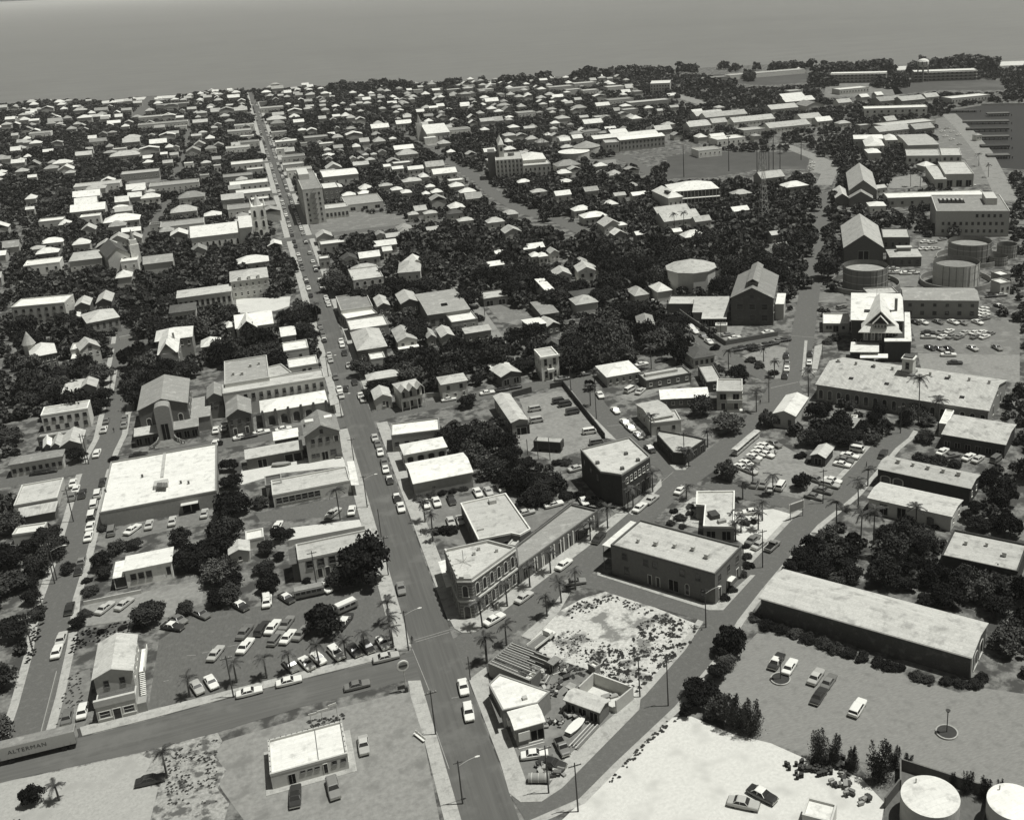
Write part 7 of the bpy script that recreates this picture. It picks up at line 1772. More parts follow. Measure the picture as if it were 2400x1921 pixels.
def tree(X, Y, r, kind='b', label='', x=None, hs=None, group=None):
    """broadleaf (b), she-oak (c) or shrub (s) with crown radius r"""
    global NT
    i = int(X*7+Y*13) % 1000
    if kind == 'b':
        root = empty('tree', X, Y, random.uniform(0, 6.28))
        hz = hs or random.uniform(.65, 1.2)
        base = r*random.uniform(.28, .42)
        link('trunk', TRUNKS[i % 3], root, None, None, (r*.9, r*.9, base+r*.35))
        link('crown', CROWNS[i % 9], root, (0, 0, base), None, (r, r, r*hz*1.25))
        cat = 'tree'
    elif kind == 'c':
        root = empty('she_oak', X, Y, random.uniform(0, 6.28))
        mb_h = (hs or 1.6)
        link('trunk', TRUNKS[i % 3], root, None, None, (r*.5, r*.5, r*1.2))
        link('crown', NEEDLES[i % 4], root, (0, 0, .1*r), None, (r*1.2, r*1.2, r*mb_h*.95))
        cat = 'tree'
    else:
        root = empty('shrub', X, Y, random.uniform(0, 6.28))
        link('stem', TRUNKS[i % 3], root, None, None, (r*.5, r*.5, r*.5))
        link('leaves', CROWNS[i % 9], root, (0, 0, .02), None, (r*1.05, r*1.05, r*.95))
        cat = 'shrub'
    tag(root, label, cat, group, x=x)
    NT += 1
    return root
def frond_mesh(seed):
    g = random.Random(seed); mb = MB()
    n = 9; L = 1.0
    pts = [Vector((L*t, 0, .42*t-.95*t*t*(.8+.3*g.random()))) for t in [i/(n-1) for i in range(n)]]
    for i in range(n-1):
        mb.bar(pts[i], pts[i+1], .016*(1-i/n)+.004, 3, cap=False)
        for sg in (-1, 1):
            for k in range(3):
                a = pts[i].lerp(pts[i+1], k/3)
                w = .25*math.sin(math.pi*min(1, (i+k/3+.8)/n))+.03
                tip = a+Vector((.13, sg*w, -.10-.08*g.random()))
                e = a+Vector((.05, 0, 0))
                mb.face([a, e, tip+Vector((.012, 0, 0)), tip])
    return mb.mesh('frond', FROND)
FRONDS = [frond_mesh(i) for i in range(4)]
def palm(X, Y, h, label, x=None, r=2.4, n=12, lean=0.0, group=None):
    global NT
    root = empty('palm_tree', X, Y, random.uniform(0, 6.28))
    mb = MB(); lx = lean*h
    prev = Vector((0, 0, -.05))
    for i in range(1, 6):
        t = i/5; p = Vector((lx*t*t, 0, h*t))
        mb.bar(prev, p, .2-.07*(i-1)/5, 7, r2=.2-.07*i/5, cap=False); prev = p
    mb.build('trunk', BARK, root)
    for i in range(n):
        a = i*2.4+random.uniform(-.2, .2)
        o = link('frond', FRONDS[i % 4], root, (lx, 0, h-.05))
        o.rotation_euler = (0, random.uniform(-.75, .45), a); s = r*random.uniform(.85, 1.15); o.scale = (s, s, s)
    tag(root, label, 'palm', group, x=x)
    NT += 1
TREES = [
 ('a', 'beside the gravel behind the corner house', 'b', '1150,110,150 590,185,75 1430,80,72'),
 ('a', 'on the strip behind the corner house', 's', '780,255,42 945,232,36 690,120,40 1060,225,50'),
 ('a', 'at the bottom left corner', 'b', '240,1520,110'),
 ('b', 'standing in the big car park, low and round', 'b', '480,165,185'),
 ('c', 'by the side street right of the concrete shell', 'b', '1790,690,170 1925,560,105 1945,400,85 1935,860,130 1680,850,80'),
 ('d', 'left edge of the right-hand car park', 'b', '40,300,140 20,450,80'),
 ('d', 'between the sand and the right-hand car park, left clump', 'c', '55,870,95 190,930,90 120,900,70'),
 ('d', 'above the sand near the drums', 'c', '670,1130,85 785,1150,80 920,1200,70 1120,1250,110 1225,1190,60 1315,1200,45'),
 ('d', 'behind the white storage tanks', 'c', '1755,1370,60 1880,1410,62 1650,1340,40 1985,1400,45'),
 ('d', 'in the hedge at the foot of the long warehouse', 's', '225,130,60 300,190,70 400,215,72 500,250,66 600,285,72 700,315,70 800,355,72 900,385,72 1000,420,70 1100,450,66 1200,480,70 1260,500,50 1380,555,62 1460,580,60 1600,585,60 1700,610,62 1800,605,70 1850,560,60'),
 ('e', 'along the left side street', 'b', '390,900,150 450,1010,140 300,1170,130 560,1180,75 270,1420,95 300,1560,90 240,1000,110 650,235,92 250,1300,90'),
 ('e', 'at the corner of the big white store', 's', '950,265,48 1840,130,48 860,850,55'),
 ('e', 'between the big white store and the main street', 'b', '1930,300,100 1930,440,120 1950,640,170 1880,850,190 1850,980,150'),
 ('e', 'round the white bungalow', 'b', '1560,1110,150 1730,1110,140 1500,910,105 1110,970,85 980,1010,80 850,1110,115 870,1220,80 1830,1210,150 1840,1410,125 1960,1260,110 1750,1000,110'),
 ('e', 'beside the bungalow porch', 's', '760,1360,85 730,1280,50 700,1560,55'),
 ('e', 'at the left end of the big car park', 'b', '1250,1510,140 1550,1535,72'),
 ('f', 'half covering the concrete building', 'b', '1230,1130,260 1060,1260,150'),
 ('f', 'in the garden behind the shacks', 'b', '400,620,85 560,900,90 450,1010,85 430,1160,110 450,1310,120 130,1190,120 130,1400,120 650,880,55 560,1080,60'),
 ('f', 'beside the palms in the small car park', 's', '1960,860,85 1880,870,60 2030,850,50 1740,590,60 780,1290,45'),
 ('f', 'hedge along the white barrel-roofed workshop', 's', '1830,560,50 1920,545,50 2010,530,50 2100,510,50'),
 ('g', 'in the dense grove behind the bank', 'b', '180,50,140 330,60,150 480,90,160 620,120,140 400,210,140 540,310,140 700,240,130 820,310,125 680,420,140 800,470,130 950,420,130 880,570,130 1060,470,110 1000,580,100 430,120,130 260,160,110'),
 ('g', 'hedge beside the dark brick building', 's', '1180,560,80 1280,560,80 1390,600,80 1480,630,66 1560,650,50 1180,290,60 1100,290,55'),
 ('h', 'in the tour car park', 'b', '1090,360,112 1710,450,100'),
 ('h', 'in the garden of the modern building', 's', '700,750,60 780,660,40 650,700,45 620,800,45 720,830,40 780,720,42 1250,790,55 1310,790,40 1260,1080,50 1250,1000,40 1270,1150,60 1220,1230,60 1080,1430,55 1130,1360,55'),
 ('i', 'in the grove behind the long warehouse', 'b', '400,980,125 520,930,115 300,1085,130 450,1150,145 640,1110,125 700,1240,115 200,1150,85 580,1260,100 1000,900,110 1100,1000,145 1300,980,125 1200,1150,145 1000,1240,150 1160,1290,115 1400,1250,145 1600,1300,150 1500,1400,160 1780,1350,170 1900,1480,150 1350,1440,110 1700,1230,120 1880,1250,120'),
 ('i', 'round the pair of low warehouses', 'b', '1280,265,95 1450,275,105 1580,310,75 1850,420,110 1920,600,105 1800,790,110 1660,750,75 1920,800,100 1750,660,70'),
 ('i', 'in the garden above the tour car park', 'b', '450,60,115 690,60,140 880,80,85 330,90,95 1330,60,95 1780,130,80 560,0,110'),
 ('i', 'beside the ticket hut', 's', '280,235,60 340,280,40 900,690,55 860,700,50 1420,830,50'),
 ('m', 'round and dark beside the diagonal street', 'b', '1110,1310,140 870,1190,110 1190,900,120 1000,880,70 1430,1290,100 1850,1220,110 1830,1430,120 1950,1400,100'),
 ('m', 'at the fork garden', 's', '1290,790,55 1370,840,55 1490,900,50 1320,690,60 1000,690,55 2000,610,60 1940,640,50'),
 ('n', 'in front of the long arcaded hall', 'b', '1270,1210,100 1180,1270,90 1350,1290,90 950,1200,80 880,1270,80 800,1370,95 640,1420,85 700,1180,60 1000,1370,80 470,1200,90'),
 ('k', 'beside the main street, middle', 'b', '860,400,90 740,370,110 640,420,110 340,650,170 460,700,150 200,700,140 830,600,80 1260,850,120 1400,1000,130 1330,1070,90 1560,800,110 870,840,45'),
 ('l', 'along the upper cross street', 'b', '330,1130,100 830,830,105 430,960,70 560,950,60 1210,700,130 1330,780,110 880,570,120 750,620,90 780,120,140 1380,1010,60 250,530,60'),
 ('j', 'beside the dark gabled hall', 'b', '1060,1000,95 880,1080,95 1240,850,130 1420,850,140 1580,870,120 830,1180,95 700,850,120 580,850,110'),
]
for v, ph, kind, s in TREES:
    for e in s.split():
        x, y, pr_ = (float(q) for q in e.split(','))
        # the crown's middle is at about .7 r above the ground: find the foot under it
        g0 = at(v, x, y)
        r = pr_/VIEW[v][2]/ppm(*g0)*.98
        zc = r*(.75 if kind == 'b' else .5 if kind == 's' else .8)
        X, Y = at(v, x, y, zc)
        nm = dict(b='leafy tree', c='feathery she-oak', s='dark shrub')[kind]
        tree(X, Y, r, kind, nm+' '+ph, x=npx(v, x, y)[0])
        occupy([(X+r*.8*math.cos(t), Y+r*.8*math.sin(t)) for t in np.arange(0, 6.28, .8)], None)
PALMS = [  # foot of the trunk, height
 ('b', 'along the front of the big car park', '85,625,5 270,585,5 495,535,5.5 700,475,4.5 850,425,5'),
 ('b', 'at the corner of the big car park', '1040,200,5.5 1050,330,6 1068,385,5'),
 ('a', 'in the big car park near the kerb', '1840,660,5 1475,770,4.5'),
 ('b', 'beside the ruin at the crossing', '1795,500,6'),
 ('a', 'on the sand at the bottom left', '460,1575,3.5 1300,1400,6'),
 ('f', 'beside the main street by the asphalt yard', '1070,785,9'),
 ('f', 'in the small car park right of the main street', '1785,805,6 1845,880,5 1850,965,3'),
 ('g', 'along the kerb before the bank', '680,1515,6 870,1350,5.5 1045,1235,5.5 470,1690,6.5'),
 ('g', 'on the kerb of the vacant lot', '1255,1370,5 1135,1485,5.5'),
 ('g', 'by the end of the low range', '1525,860,6 1380,960,5'),
 ('g', 'before the dark brick building', '1905,550,6 1740,690,6'),
 ('h', 'along the cross street by the tour car park', '1480,575,6 1310,500,6 1225,610,5 750,610,4'),
 ('h', 'on the sandy lot', '1390,790,5.5 1355,865,5 1210,885,4.5 1165,960,5 1130,850,4'),
 ('h', 'on the pointed corner', '770,330,5 930,170,5 730,290,4'),
 ('i', 'in the grove by the right-hand street', '575,900,9 780,1010,9 885,1080,12 760,690,8 1245,890,7 840,500,5'),
 ('l', 'along the diagonal lane', '1380,1190,7 1420,1060,7 1890,1450,7'),
 ('m', 'near the fork', '455,880,8 1105,880,7 1490,950,6 1340,1240,7 1400,820,5'),
 ('n', 'beside the long arcaded hall', '1265,1350,15 340,1110,9 1430,1400,10 560,1010,6'),
 ('k', 'leaning over the main street', '880,480,8'),
 ('q', 'below the convent school', '1730,1400,9 1810,1390,9'),
 ('r', 'in the harbour yard', '1930,850,8 1870,780,8 1440,910,9 1500,910,8 1620,1170,9 640,700,9'),
 ('c', 'thin and bare at the kerb by the ruin', '135,510,6 290,370,5 605,150,5.5'),
]
for v, ph, s in PALMS:
    for e in s.split():
        x, y, h = (float(q) for q in e.split(','))
        X, Y = at(v, x, y)
        palm(X, Y, h, 'palm '+ph, x=npx(v, x, y)[0], r=1.2+h*.13, lean=random.uniform(-.06, .06))
# ---- the wooded town: trees spread where the photograph shows canopy between the roofs
DENSE = [  # (view polygon, spacing factor, max radius)
 ('N', [npx('i', *q) for q in ((110, 1180), (300, 1000), (480, 880), (640, 860), (700, 1000), (930, 860), (1480, 960), (1520, 1120), (2100, 1280), (2100, 1600), (1300, 1440), (850, 1340))], 1.0, 4.6),
 ('N', [npx('g', *q) for q in ((120, 20), (640, 40), (760, 160), (1100, 400), (1180, 560), (900, 660), (720, 480), (430, 450), (390, 250), (190, 170))], 1.0, 4.6),
 ('N', [npx('e', *q) for q in ((-60, 880), (300, 850), (540, 800), (590, 960), (480, 1120), (400, 1200), (330, 1450), (200, 1720), (-60, 1720))], 1.0, 4.0),
 ('N', [npx('i', *q) for q in ((1180, 180), (1620, 280), (1700, 360), (1990, 400), (1990, 900), (1760, 800), (1820, 420), (1300, 260))], .9, 4.0),
 ('N', [npx('i', *q) for q in ((250, 60), (500, -40), (1000, -60), (880, 150), (600, 130), (300, 200))], .9, 4.5),
 ('N', [npx('n', *q) for q in ((560, 1180), (1100, 1230), (1150, 1400), (700, 1450), (480, 1300))], .5, 3.5),
 ('N', [(60, 560), (300, 520), (600, 560), (690, 620), (740, 760), (760, 880), (600, 880), (480, 860), (330, 960), (60, 1000)], 1.0, 7.0),
 ('N', [(740, 560), (1000, 520), (1250, 520), (1560, 540), (1760, 560), (1760, 700), (1560, 700), (1620, 860), (1400, 880), (1200, 890), (1000, 920), (820, 900), (760, 700)], 1.0, 7.5),
 ('N', [(1200, 380), (1560, 400), (1760, 430), (1960, 420), (1960, 760), (1700, 640), (1300, 620), (1150, 560)], 1.0, 7.5),
 ('N', [(60, 240), (600, 215), (640, 560), (300, 560), (60, 620)], .8, 5.5),
 ('N', [(600, 215), (1300, 190), (1500, 300), (1400, 420), (1250, 540), (760, 580), (660, 420)], .8, 5.5),
 ('N', [(1300, 190), (2350, 160), (2350, 330), (1900, 420), (1500, 300)], .4, 5.5),
 ('N', [(1960, 330), (2200, 330), (2250, 560), (1960, 560)], .5, 6.0),
 ('N', [(1560, 700), (1950, 620), (1950, 740), (1750, 740), (1700, 830), (1560, 800)], .7, 6.0),
]
def in_poly(x, y, P):
    c = False
    for i in range(len(P)):
        (xa, ya), (xb, yb) = P[i], P[i-1]
        if (ya > y) != (yb > y) and x < (xb-xa)*(y-ya)/(yb-ya)+xa:
            c = not c
    return c
cand = []
ccx, ccy = [c[1] for c in coast], [c[2] for c in coast]
stepg = 5.0
for gx in np.arange(-660, 1000, stepg):
    for gy_ in np.arange(124, 1640, stepg):
        X, Y = gx+rng.uniform(-2.6, 2.6), gy_+rng.uniform(-2.6, 2.6)
        if occupied(X, Y):
            continue
        px_, py_ = project(X, Y)
        if not (-80 < px_ < 2480) or py_ < np.interp(px_, ccx, ccy)+3:
            continue
        dens = rm = 0
        for v, P, dn, mx in DENSE:
            if dn > dens and in_poly(px_, py_, P):
                dens, rm = dn, mx
        if px_ < 60 or px_ > 2350:
            dens, rm = .5, 5
        if rng.random() > dens:
            continue
        r = rng.uniform(.5, 1)*rm if rng.random() < .75 else rng.uniform(1.4, 3)
        far = Y > 800
        zt = r*1.35+r*.3
        # must not stand in front of a roof, street or lot that shows in the photograph
        hit = 0
        for zz, off in ((zt, 0), (zt*.75, -.75), (zt*.75, .75), (zt*.45, -.9), (zt*.45, .9), (zt*.5, 0), (.5, 0)):
            qx, qy = project(X+off*r*CR_[0], Y+off*r*CR_[1], zz)
            i, j = int(qx/4), int(qy/4)
            if 0 <= i < 600 and 0 <= j < 480 and SEEN[i, j] > Y+1:
                hit += 1
        if hit >= 2:
            if hit < 4 and rng.random() < .8:              # a smaller one may still fit
                r *= .5; zt *= .5
                ok = True
                for zz, off in ((zt, 0), (zt*.6, -.8), (zt*.6, .8), (.3, 0)):
                    qx, qy = project(X+off*r*CR_[0], Y+off*r*CR_[1], zz); i, j = int(qx/4), int(qy/4)
                    if 0 <= i < 600 and 0 <= j < 480 and SEEN[i, j] > Y+1:
                        ok = False
                if not ok:
                    continue
            else:
                continue
        cand.append((X, Y, r))
# thin out overlapping crowns
cell = {}
keep = []
for X, Y, r in sorted(cand, key=lambda q: -q[2]):
    k = (int(X//8), int(Y//8)); bad = False
    for a in (-1, 0, 1):
        for b in (-1, 0, 1):
            for (x2, y2, r2) in cell.get((k[0]+a, k[1]+b), ()):
                if (x2-X)**2+(y2-Y)**2 < ((r+r2)*.4)**2:
                    bad = True
    if not bad:
        cell.setdefault(k, []).append((X, Y, r)); keep.append((X, Y, r))
keep.sort(key=lambda q: -q[2]*ppm(q[0], q[1]))
BLD = [(t[0].location.x, t[0].location.y, t[1]) for t in THINGS if t[2] not in ('car', 'van', 'truck', 'tree', 'shrub', 'palm', 'boat') and t[0].location.y > 100 and len(t[1].split()) <= 11 and (t[0].location.y < 620 and ' of the main street,' not in t[1])]
n_ind = max(0, 330-sum(1 for t in THINGS if t[2] == 'tree'))
for X, Y, r in keep[:n_ind]:
    nx = project(X, Y, r)
    side = 'left of the main street' if nx[0] < 750 else 'right of the main street' if nx[0] < 1100 else 'in the wooded centre' if nx[0] < 1560 else 'round the power house' if Y > 250 else 'in the right-hand groves'
    nb = min(BLD, key=lambda q: (q[0]-X)**2+(q[1]-Y)**2)[2].split(',')[0]
    tree(X, Y, r, 'b', 'leafy tree nearest the '+nb, x=nx[0])
# all the smaller and farther crowns together
lo = [crown_cards(nc, 7, sz, .8, 300+i) for i, (nc, sz) in enumerate(((150, .34), (170, .32), (130, .36), (420, .2), (380, .21)))]
VV, NN, SS = [], [], []
far_shore = []
for px_ in np.arange(760, 2340, 9):                       # the wind-break of pines along the shore
    yc = np.interp(px_, ccx, ccy)
    wgt = 1.0 if 780 < px_ < 950 or 1180 < px_ < 1300 or 1360 < px_ < 1560 or 1920 < px_ < 2090 or 2130 < px_ < 2340 else .15
    for k in range(3):
        if rng.random() < wgt*.75:
            X, Y = unproject(px_+rng.uniform(-5, 5), yc+rng.uniform(5, 16 if px_ < 1800 else 24))
            far_shore.append((X, Y, rng.uniform(5, 10) if px_ < 1800 else rng.uniform(6, 11)))
for sx, sy, sr in (('r', 885, 255), ('r', 930, 270), ('r', 850, 260), ('r', 1240, 265), ('r', 1280, 280), ('r', 1390, 280), ('r', 150, 280), ('r', 230, 285), ('r', 80, 280), ('r', 300, 290), ('r', 410, 235), ('r', 1680, 190), ('r', 1750, 185), ('r', 950, 180), ('r', 1030, 175), ('r', 1230, 190), ('r', 600, 170), ('r', 680, 168), ('q', 1010, 90), ('q', 1380, 120), ('q', 1320, 130), ('q', 1800, 60), ('q', 1880, 70)):
    for k in range(7):
        X, Y = at(sx, sy+rng.uniform(-35, 35), sr+rng.uniform(-12, 12)); far_shore.append((X, Y, rng.uniform(5, 9)))
for i, (X, Y, r) in enumerate(keep[n_ind:]+far_shore):
    P, N, S = lo[i % 3] if Y > 760 else lo[3+i % 2]
    a = rng.uniform(0, 6.28); c, s = math.cos(a), math.sin(a)
    Rm = np.array([[c, -s, 0], [s, c, 0], [0, 0, 1]])
    VV.append((P@Rm.T)*np.array([r, r, r*(1.2 if i < len(keep)-n_ind else 1.7)])+np.array([X, Y, r*.2])); NN.append(N@Rm.T); SS.append(S*r)
VV, NN, SS = np.concatenate(VV), np.concatenate(NN), np.concatenate(SS)
print('TREES individual', NT, 'mass', len(keep)-n_ind, 'cards', len(VV))
for i in range(3):
    sl = slice(i, None, 3)
    o = link('woods', card_mesh('woods', VV[sl], NN[sl], SS[sl], LEAF[i]))
    o['kind'] = 'stuff'; o['label'] = 'continuous leafy canopy of the far town and shore'; o['category'] = 'woods'
# low weeds on the vacant lots and verges
def weeds(name, label, v, poly, n, r0, r1, M, clumpy=.5, seed=5):
    g = np.random.default_rng(seed)
    W = view_poly(v, poly); P_ = np.array(W)
    out = []
    while len(out) < n:
        X, Y = g.uniform(P_[:, 0].min(), P_[:, 0].max()), g.uniform(P_[:, 1].min(), P_[:, 1].max())
        if in_poly(X, Y, W):
            k = noise.fractal(Vector((X*.22+seed, Y*.22, seed)), .8, 2.0, 4)*1.6
            if k > clumpy-.35-g.random()*.25:
                out.append((X, Y, g.uniform(r0, r1)))
    A, B, C_ = [], [], []
    for i, (X, Y, r) in enumerate(out):
        P, N, S = lo[3+i % 2]
        A.append(P*np.array([r, r, r*.6])+np.array([X, Y, .02])); B.append(N); C_.append(S*r*.75)
    o = link(name, card_mesh(name, np.concatenate(A), np.concatenate(B), np.concatenate(C_), M))
    o['kind'] = 'stuff'; o['label'] = label; o['category'] = 'weeds'
weeds('weeds', 'low weeds over the right half of the vacant sandy lot', 'c', [(1240, 380), (1330, 180), (1480, 120), (1830, 230), (1320, 740), (960, 560), (900, 420)], 520, .12, .7, WEED, .1, 5)
weeds('weeds', 'fine low weeds between the bushes of the vacant lot', 'c', [(640, 280), (840, 260), (1100, 400), (1230, 400), (1350, 240), (1500, 130), (1830, 230), (1300, 740), (930, 550), (560, 400)], 650, .06, .24, WEED, .3, 15)
weeds('weeds', 'weeds along the upper edge of the vacant sandy lot', 'c', [(740, 120), (860, 20), (1060, -40), (1250, 20), (1480, 130), (1400, 150), (1060, 40), (800, 180)], 120, .15, .55, WEED, .2, 6)
weeds('weeds', 'weeds scattered between the ruin and the sandy lot', 'c', [(620, 280), (860, 250), (1180, 400), (1000, 540), (700, 430)], 110, .15, .5, WEED, .2, 7)
weeds('weeds', 'rough grass on the waste ground left of the filling station', 'a', [(1280, 1200), (1690, 1100), (1680, 1600), (1300, 1600)], 260, .12, .4, WEED, .1, 8)
weeds('weeds', 'line of scrub along the edge of the bright sand', 'c', [(1060, 1460), (1250, 1230), (1560, 920), (1620, 940), (1300, 1230), (1100, 1470)], 60, .2, .55, WEED, .0, 9)
weeds('weeds', 'rough grass beside the corner house', 'a', [(520, 620), (640, 560), (640, 800), (420, 1050)], 60, .2, .45, WEED, .1, 10)
weeds('weeds', 'dark grass strip behind the corner house', 'a', [(580, 260), (1000, 180), (1000, 280), (730, 360), (540, 440)], 120, .25, .5, LEAF[0], -.3, 11)
weeds('weeds', 'overgrown plants behind the filling station', 'b', [(400, 960), (690, 900), (690, 940), (420, 1005)], 40, .25, .6, WEED, -.5, 12)
weeds('weeds', 'scrub round the junk yard', 'c', [(560, 420), (930, 570), (900, 700), (640, 620)], 60, .25, .7, WEED, 0, 13)
weeds('weeds', 'verge weeds along the left side street', 'a', [(200, 520), (260, 200), (330, 0), (390, 0), (280, 440)], 80, .25, .6, LEAF[0], -.2, 14)
# ================================================================= poles, lamps, signs, masts, drums, people
def pole(v, x, y, h, kind, label):
    X, Y = at(v, x, y)
    root = empty('street_lamp' if kind == 'lamp' else 'utility_pole' if kind == 'pole' else 'post', X, Y)
    mb = MB(); mb.bar((0, 0, 0), (0, 0, h), .15 if kind != 'post' else .12, 7, r2=.1); mb.build('shaft', POLE, root)
    if kind in ('pole', 'cross'):
        mb = MB(); mb.box(-1.1, 1.1, -.06, .06, h-.7, h-.55); mb.build('crossarm', POLE, root)
        for xx in (-1, -.5, .5, 1):
            mb = MB(); mb.bar((xx, 0, h-.55), (xx, 0, h-.3), .05, 5); mb.build('insulator', TRIM, root)
    if kind == 'lamp':
        pts = [Vector((3.0*t, 0, h-1.2+.9*math.sin(t*1.5))) for t in np.linspace(0, 1, 6)]
        mb = MB()
        for i in range(5):
            mb.bar(pts[i], pts[i+1], .05, 5)
        mb.build('arm', METAL, root)
        e = pts[-1]; mb = MB(); loft(mb, [ring(e.x-.1, .12, e.z-.1, e.z+.08, .04), ring(e.x+.3, .2, e.z-.12, e.z+.1, .05), ring(e.x+.75, .1, e.z-.06, e.z+.06, .03)]); mb.build('lamp_head', TRIM, root)
        mb = MB(); mb.box(-.8, .8, -.05, .05, h-.5, h-.38); mb.build('crossarm', POLE, root)
    tag(root, label, 'street lamp' if kind == 'lamp' else 'pole', x=npx(v, x, y)[0])
    return root
for v, x, y, h, k, lab in (
 ('b', 1185, 410, 9.7, 'lamp', 'street lamp at the corner of the big car park'), ('b', 1395, 1060, 9.7, 'pole', 'timber pole at the kerb of the forecourt'), ('b', 1605, 1600, 9, 'lamp', 'street lamp at the bottom edge on the main street'),
 ('b', 1665, 640, 5.6, 'post', 'slim post by the crossing below the ruin'), ('a', 1815, 775, 9.7, 'pole', 'timber pole at the kerb before the car park palms'), ('a', 260, 430, 9, 'pole', 'leaning timber pole at the lower left edge'),
 ('c', 1325, 770, 9.6, 'pole', 'timber pole at the corner of the concrete shell'), ('c', 1545, 840, 10.4, 'pole', 'timber pole on the kerb opposite the concrete shell'), ('c', 845, 1660, 10, 'pole', 'timber pole at the bottom edge of the side street'),
 ('c', 617, 1520, 10, 'pole', 'timber pole at the point of the bottom triangle'), ('h', 915, 1690, 9.5, 'lamp', 'street lamp at the corner below the brick block'), ('h', 1392, 1185, 10, 'pole', 'timber pole on the sandy lot kerb'),
 ('h', 1900, 645, 9.8, 'pole', 'timber pole at the corner of the tour car park'), ('h', 260, 725, 9.6, 'pole', 'thick timber pole before the dark brick building'), ('h', 733, 720-430, 9, 'pole', 'timber pole on the pointed corner'),
 ('f', 1297, 680, 9.5, 'lamp', 'street lamp beside the asphalt yard'), ('f', 1475, 1250, 10.5, 'pole', 'timber pole at the kerb by the big tree'), ('f', 868, 1315, 8.6, 'pole', 'timber pole before the concrete building'), ('f', 1190, 330, 9, 'pole', 'timber pole by the gabled warehouse'),
 ('e', 620, 800, 10, 'pole', 'timber pole opposite the big white store'), ('e', 748, 315, 9.8, 'pole', 'timber pole at the left crossing'), ('e', 725, 310, 9.8, 'post', 'second slim pole at the left crossing'), ('e', 480, 1290, 9, 'lamp', 'street lamp in the left side street'),
 ('e', 462, 1320, 11, 'pole', 'tall pole with crossarms in the left side street'), ('e', 375, 1590, 8, 'post', 'slim post by the trees in the left side street'), ('g', 1015, 1590, 5.6, 'post', 'thick post on the kerb of the vacant lot'),
 ('l', 1215, 1065, 9, 'pole', 'timber pole at the corner of the bus yard'), ('l', 1430, 1300, 10, 'pole', 'timber pole in the diagonal lane'), ('l', 490, 430, 8.5, 'pole', 'timber pole in the lane by the big garage'), ('l', 1040, 1645, 7, 'post', 'right post of the bus yard gate'),
 ('l', 940, 1640, 6.5, 'post', 'middle post of the bus yard gate'), ('l', 852, 1600, 5, 'post', 'left post of the bus yard gate'), ('m', 1445, 1160, 11, 'pole', 'tall pole at the fork'), ('m', 1040, 610, 6, 'pole', 'pole in the power house yard'), ('n', 455, 800, 7, 'post', 'slim mast before the customs house'),
 ('n', 1115, 1420, 9, 'pole', 'pole at the end of the right-hand street'), ('k', 970, 945, 8, 'lamp', 'street lamp by the commercial block'), ('k', 1080, 1285, 8, 'lamp', 'street lamp at the garage corner'), ('f', 1415, 930, 8, 'post', 'dark post at the kerb above the big tree')):
    pole(v, x, y, h, k, lab)
for px_, y0, y1 in ((8, 640, 850), (292, 590, 812), (572, 545, 802), (615, 620, 815), (748, 580, 742), (470, 620, 830), (545, 640, 820)):
    X, Y = at('r', px_, y1); root = empty('floodlight_mast', X, Y)
    h = 5
    while project(X, Y, h)[1] > npx('r', px_, y0)[1] and h < 40:
        h += .5
    mb = MB(); mb.bar((0, 0, 0), (0, 0, h), .32, 6, r2=.2); mb.build('shaft', POLE, root)
    mb = MB(); mb.box(-1.4, 1.4, -.2, .2, h-.9, h); mb.build('lamp_rack', METAL, root)
    tag(root, 'tall floodlight mast beside the ball field', 'mast', x=npx('r', px_, y1)[0])
def lattice(v, x, y, ytop, w, label, M):
    X, Y = at(v, x, y); root = empty('radio_mast', X, Y)
    h = 5
    while project(X, Y, h)[1] > npx(v, x, ytop)[1] and h < 70:
        h += .5
    f = lambda t: w/2*(1-t)+.35*t
    mb = MB()
    for sx in (-1, 1):
        for sy in (-1, 1):
            mb.bar((sx*w/2, sy*w/2, 0), (sx*.35, sy*.35, h), .1, 4)
    mb.build('legs', M, root)
    mb = MB(); n = int(h/3.5)
    for i in range(n):
        t0, t1 = i/n, (i+1)/n
        for k in range(4):
            c = [(-1, -1), (1, -1), (1, 1), (-1, 1)]
            a, b = c[k], c[(k+1) % 4]
            mb.bar((a[0]*f(t0), a[1]*f(t0), h*t0), (b[0]*f(t1), b[1]*f(t1), h*t1), .055, 3)
            mb.bar((a[0]*f(t1), a[1]*f(t1), h*t1), (b[0]*f(t1), b[1]*f(t1), h*t1), .05, 3)
    mb.build('bracing', M, root)
    tag(root, label, 'mast')
lattice('r', 512, 1165, 780, 5, 'pale lattice radio mast rising from the trees', METAL)
lattice('q', 600, 745, 430, 6, 'dark lattice mast behind the courthouse, left one', POLE)
lattice('q', 655, 745, 470, 5, 'dark lattice mast behind the courthouse, right one', POLE)
lattice('r', 505, 835, 560, 5, 'thin lattice mast at the near edge of the ball field', POLE)
# water tower
X, Y = at('r', 1515, 248); root = empty('water_tower', X, Y)
h = 10
while project(X, Y, h)[1] > npx('r', 1515, 128)[1]:
    h += .5
rt = 36/VIEW['r'][2]/ppm(X, Y)
mb = MB(); prof = [(.3, -1.0), (.8, -.75), (1, -.3), (1, .25), (.75, .65), (.3, .85), (.02, .9)]
loft(mb, [[(rt*p[0]*math.cos(2*math.pi*i/24), rt*p[0]*math.sin(2*math.pi*i/24), h+rt*p[1]*.8) for i in range(24)] for p in prof], close=False); mb.build('tank', ROOF['w'], root)
mb = MB()
for i in range(8):
    a = 2*math.pi*i/8; mb.box(-.12*rt, .12*rt, -.05, .05, -.3*rt, .25*rt, T=Matrix.Translation((rt*1.0*math.cos(a), rt*1.0*math.sin(a), h)) @ Matrix.Rotation(a+math.pi/2, 4, 'Z'))
mb.build('tank_panel', WALL['d'], root)
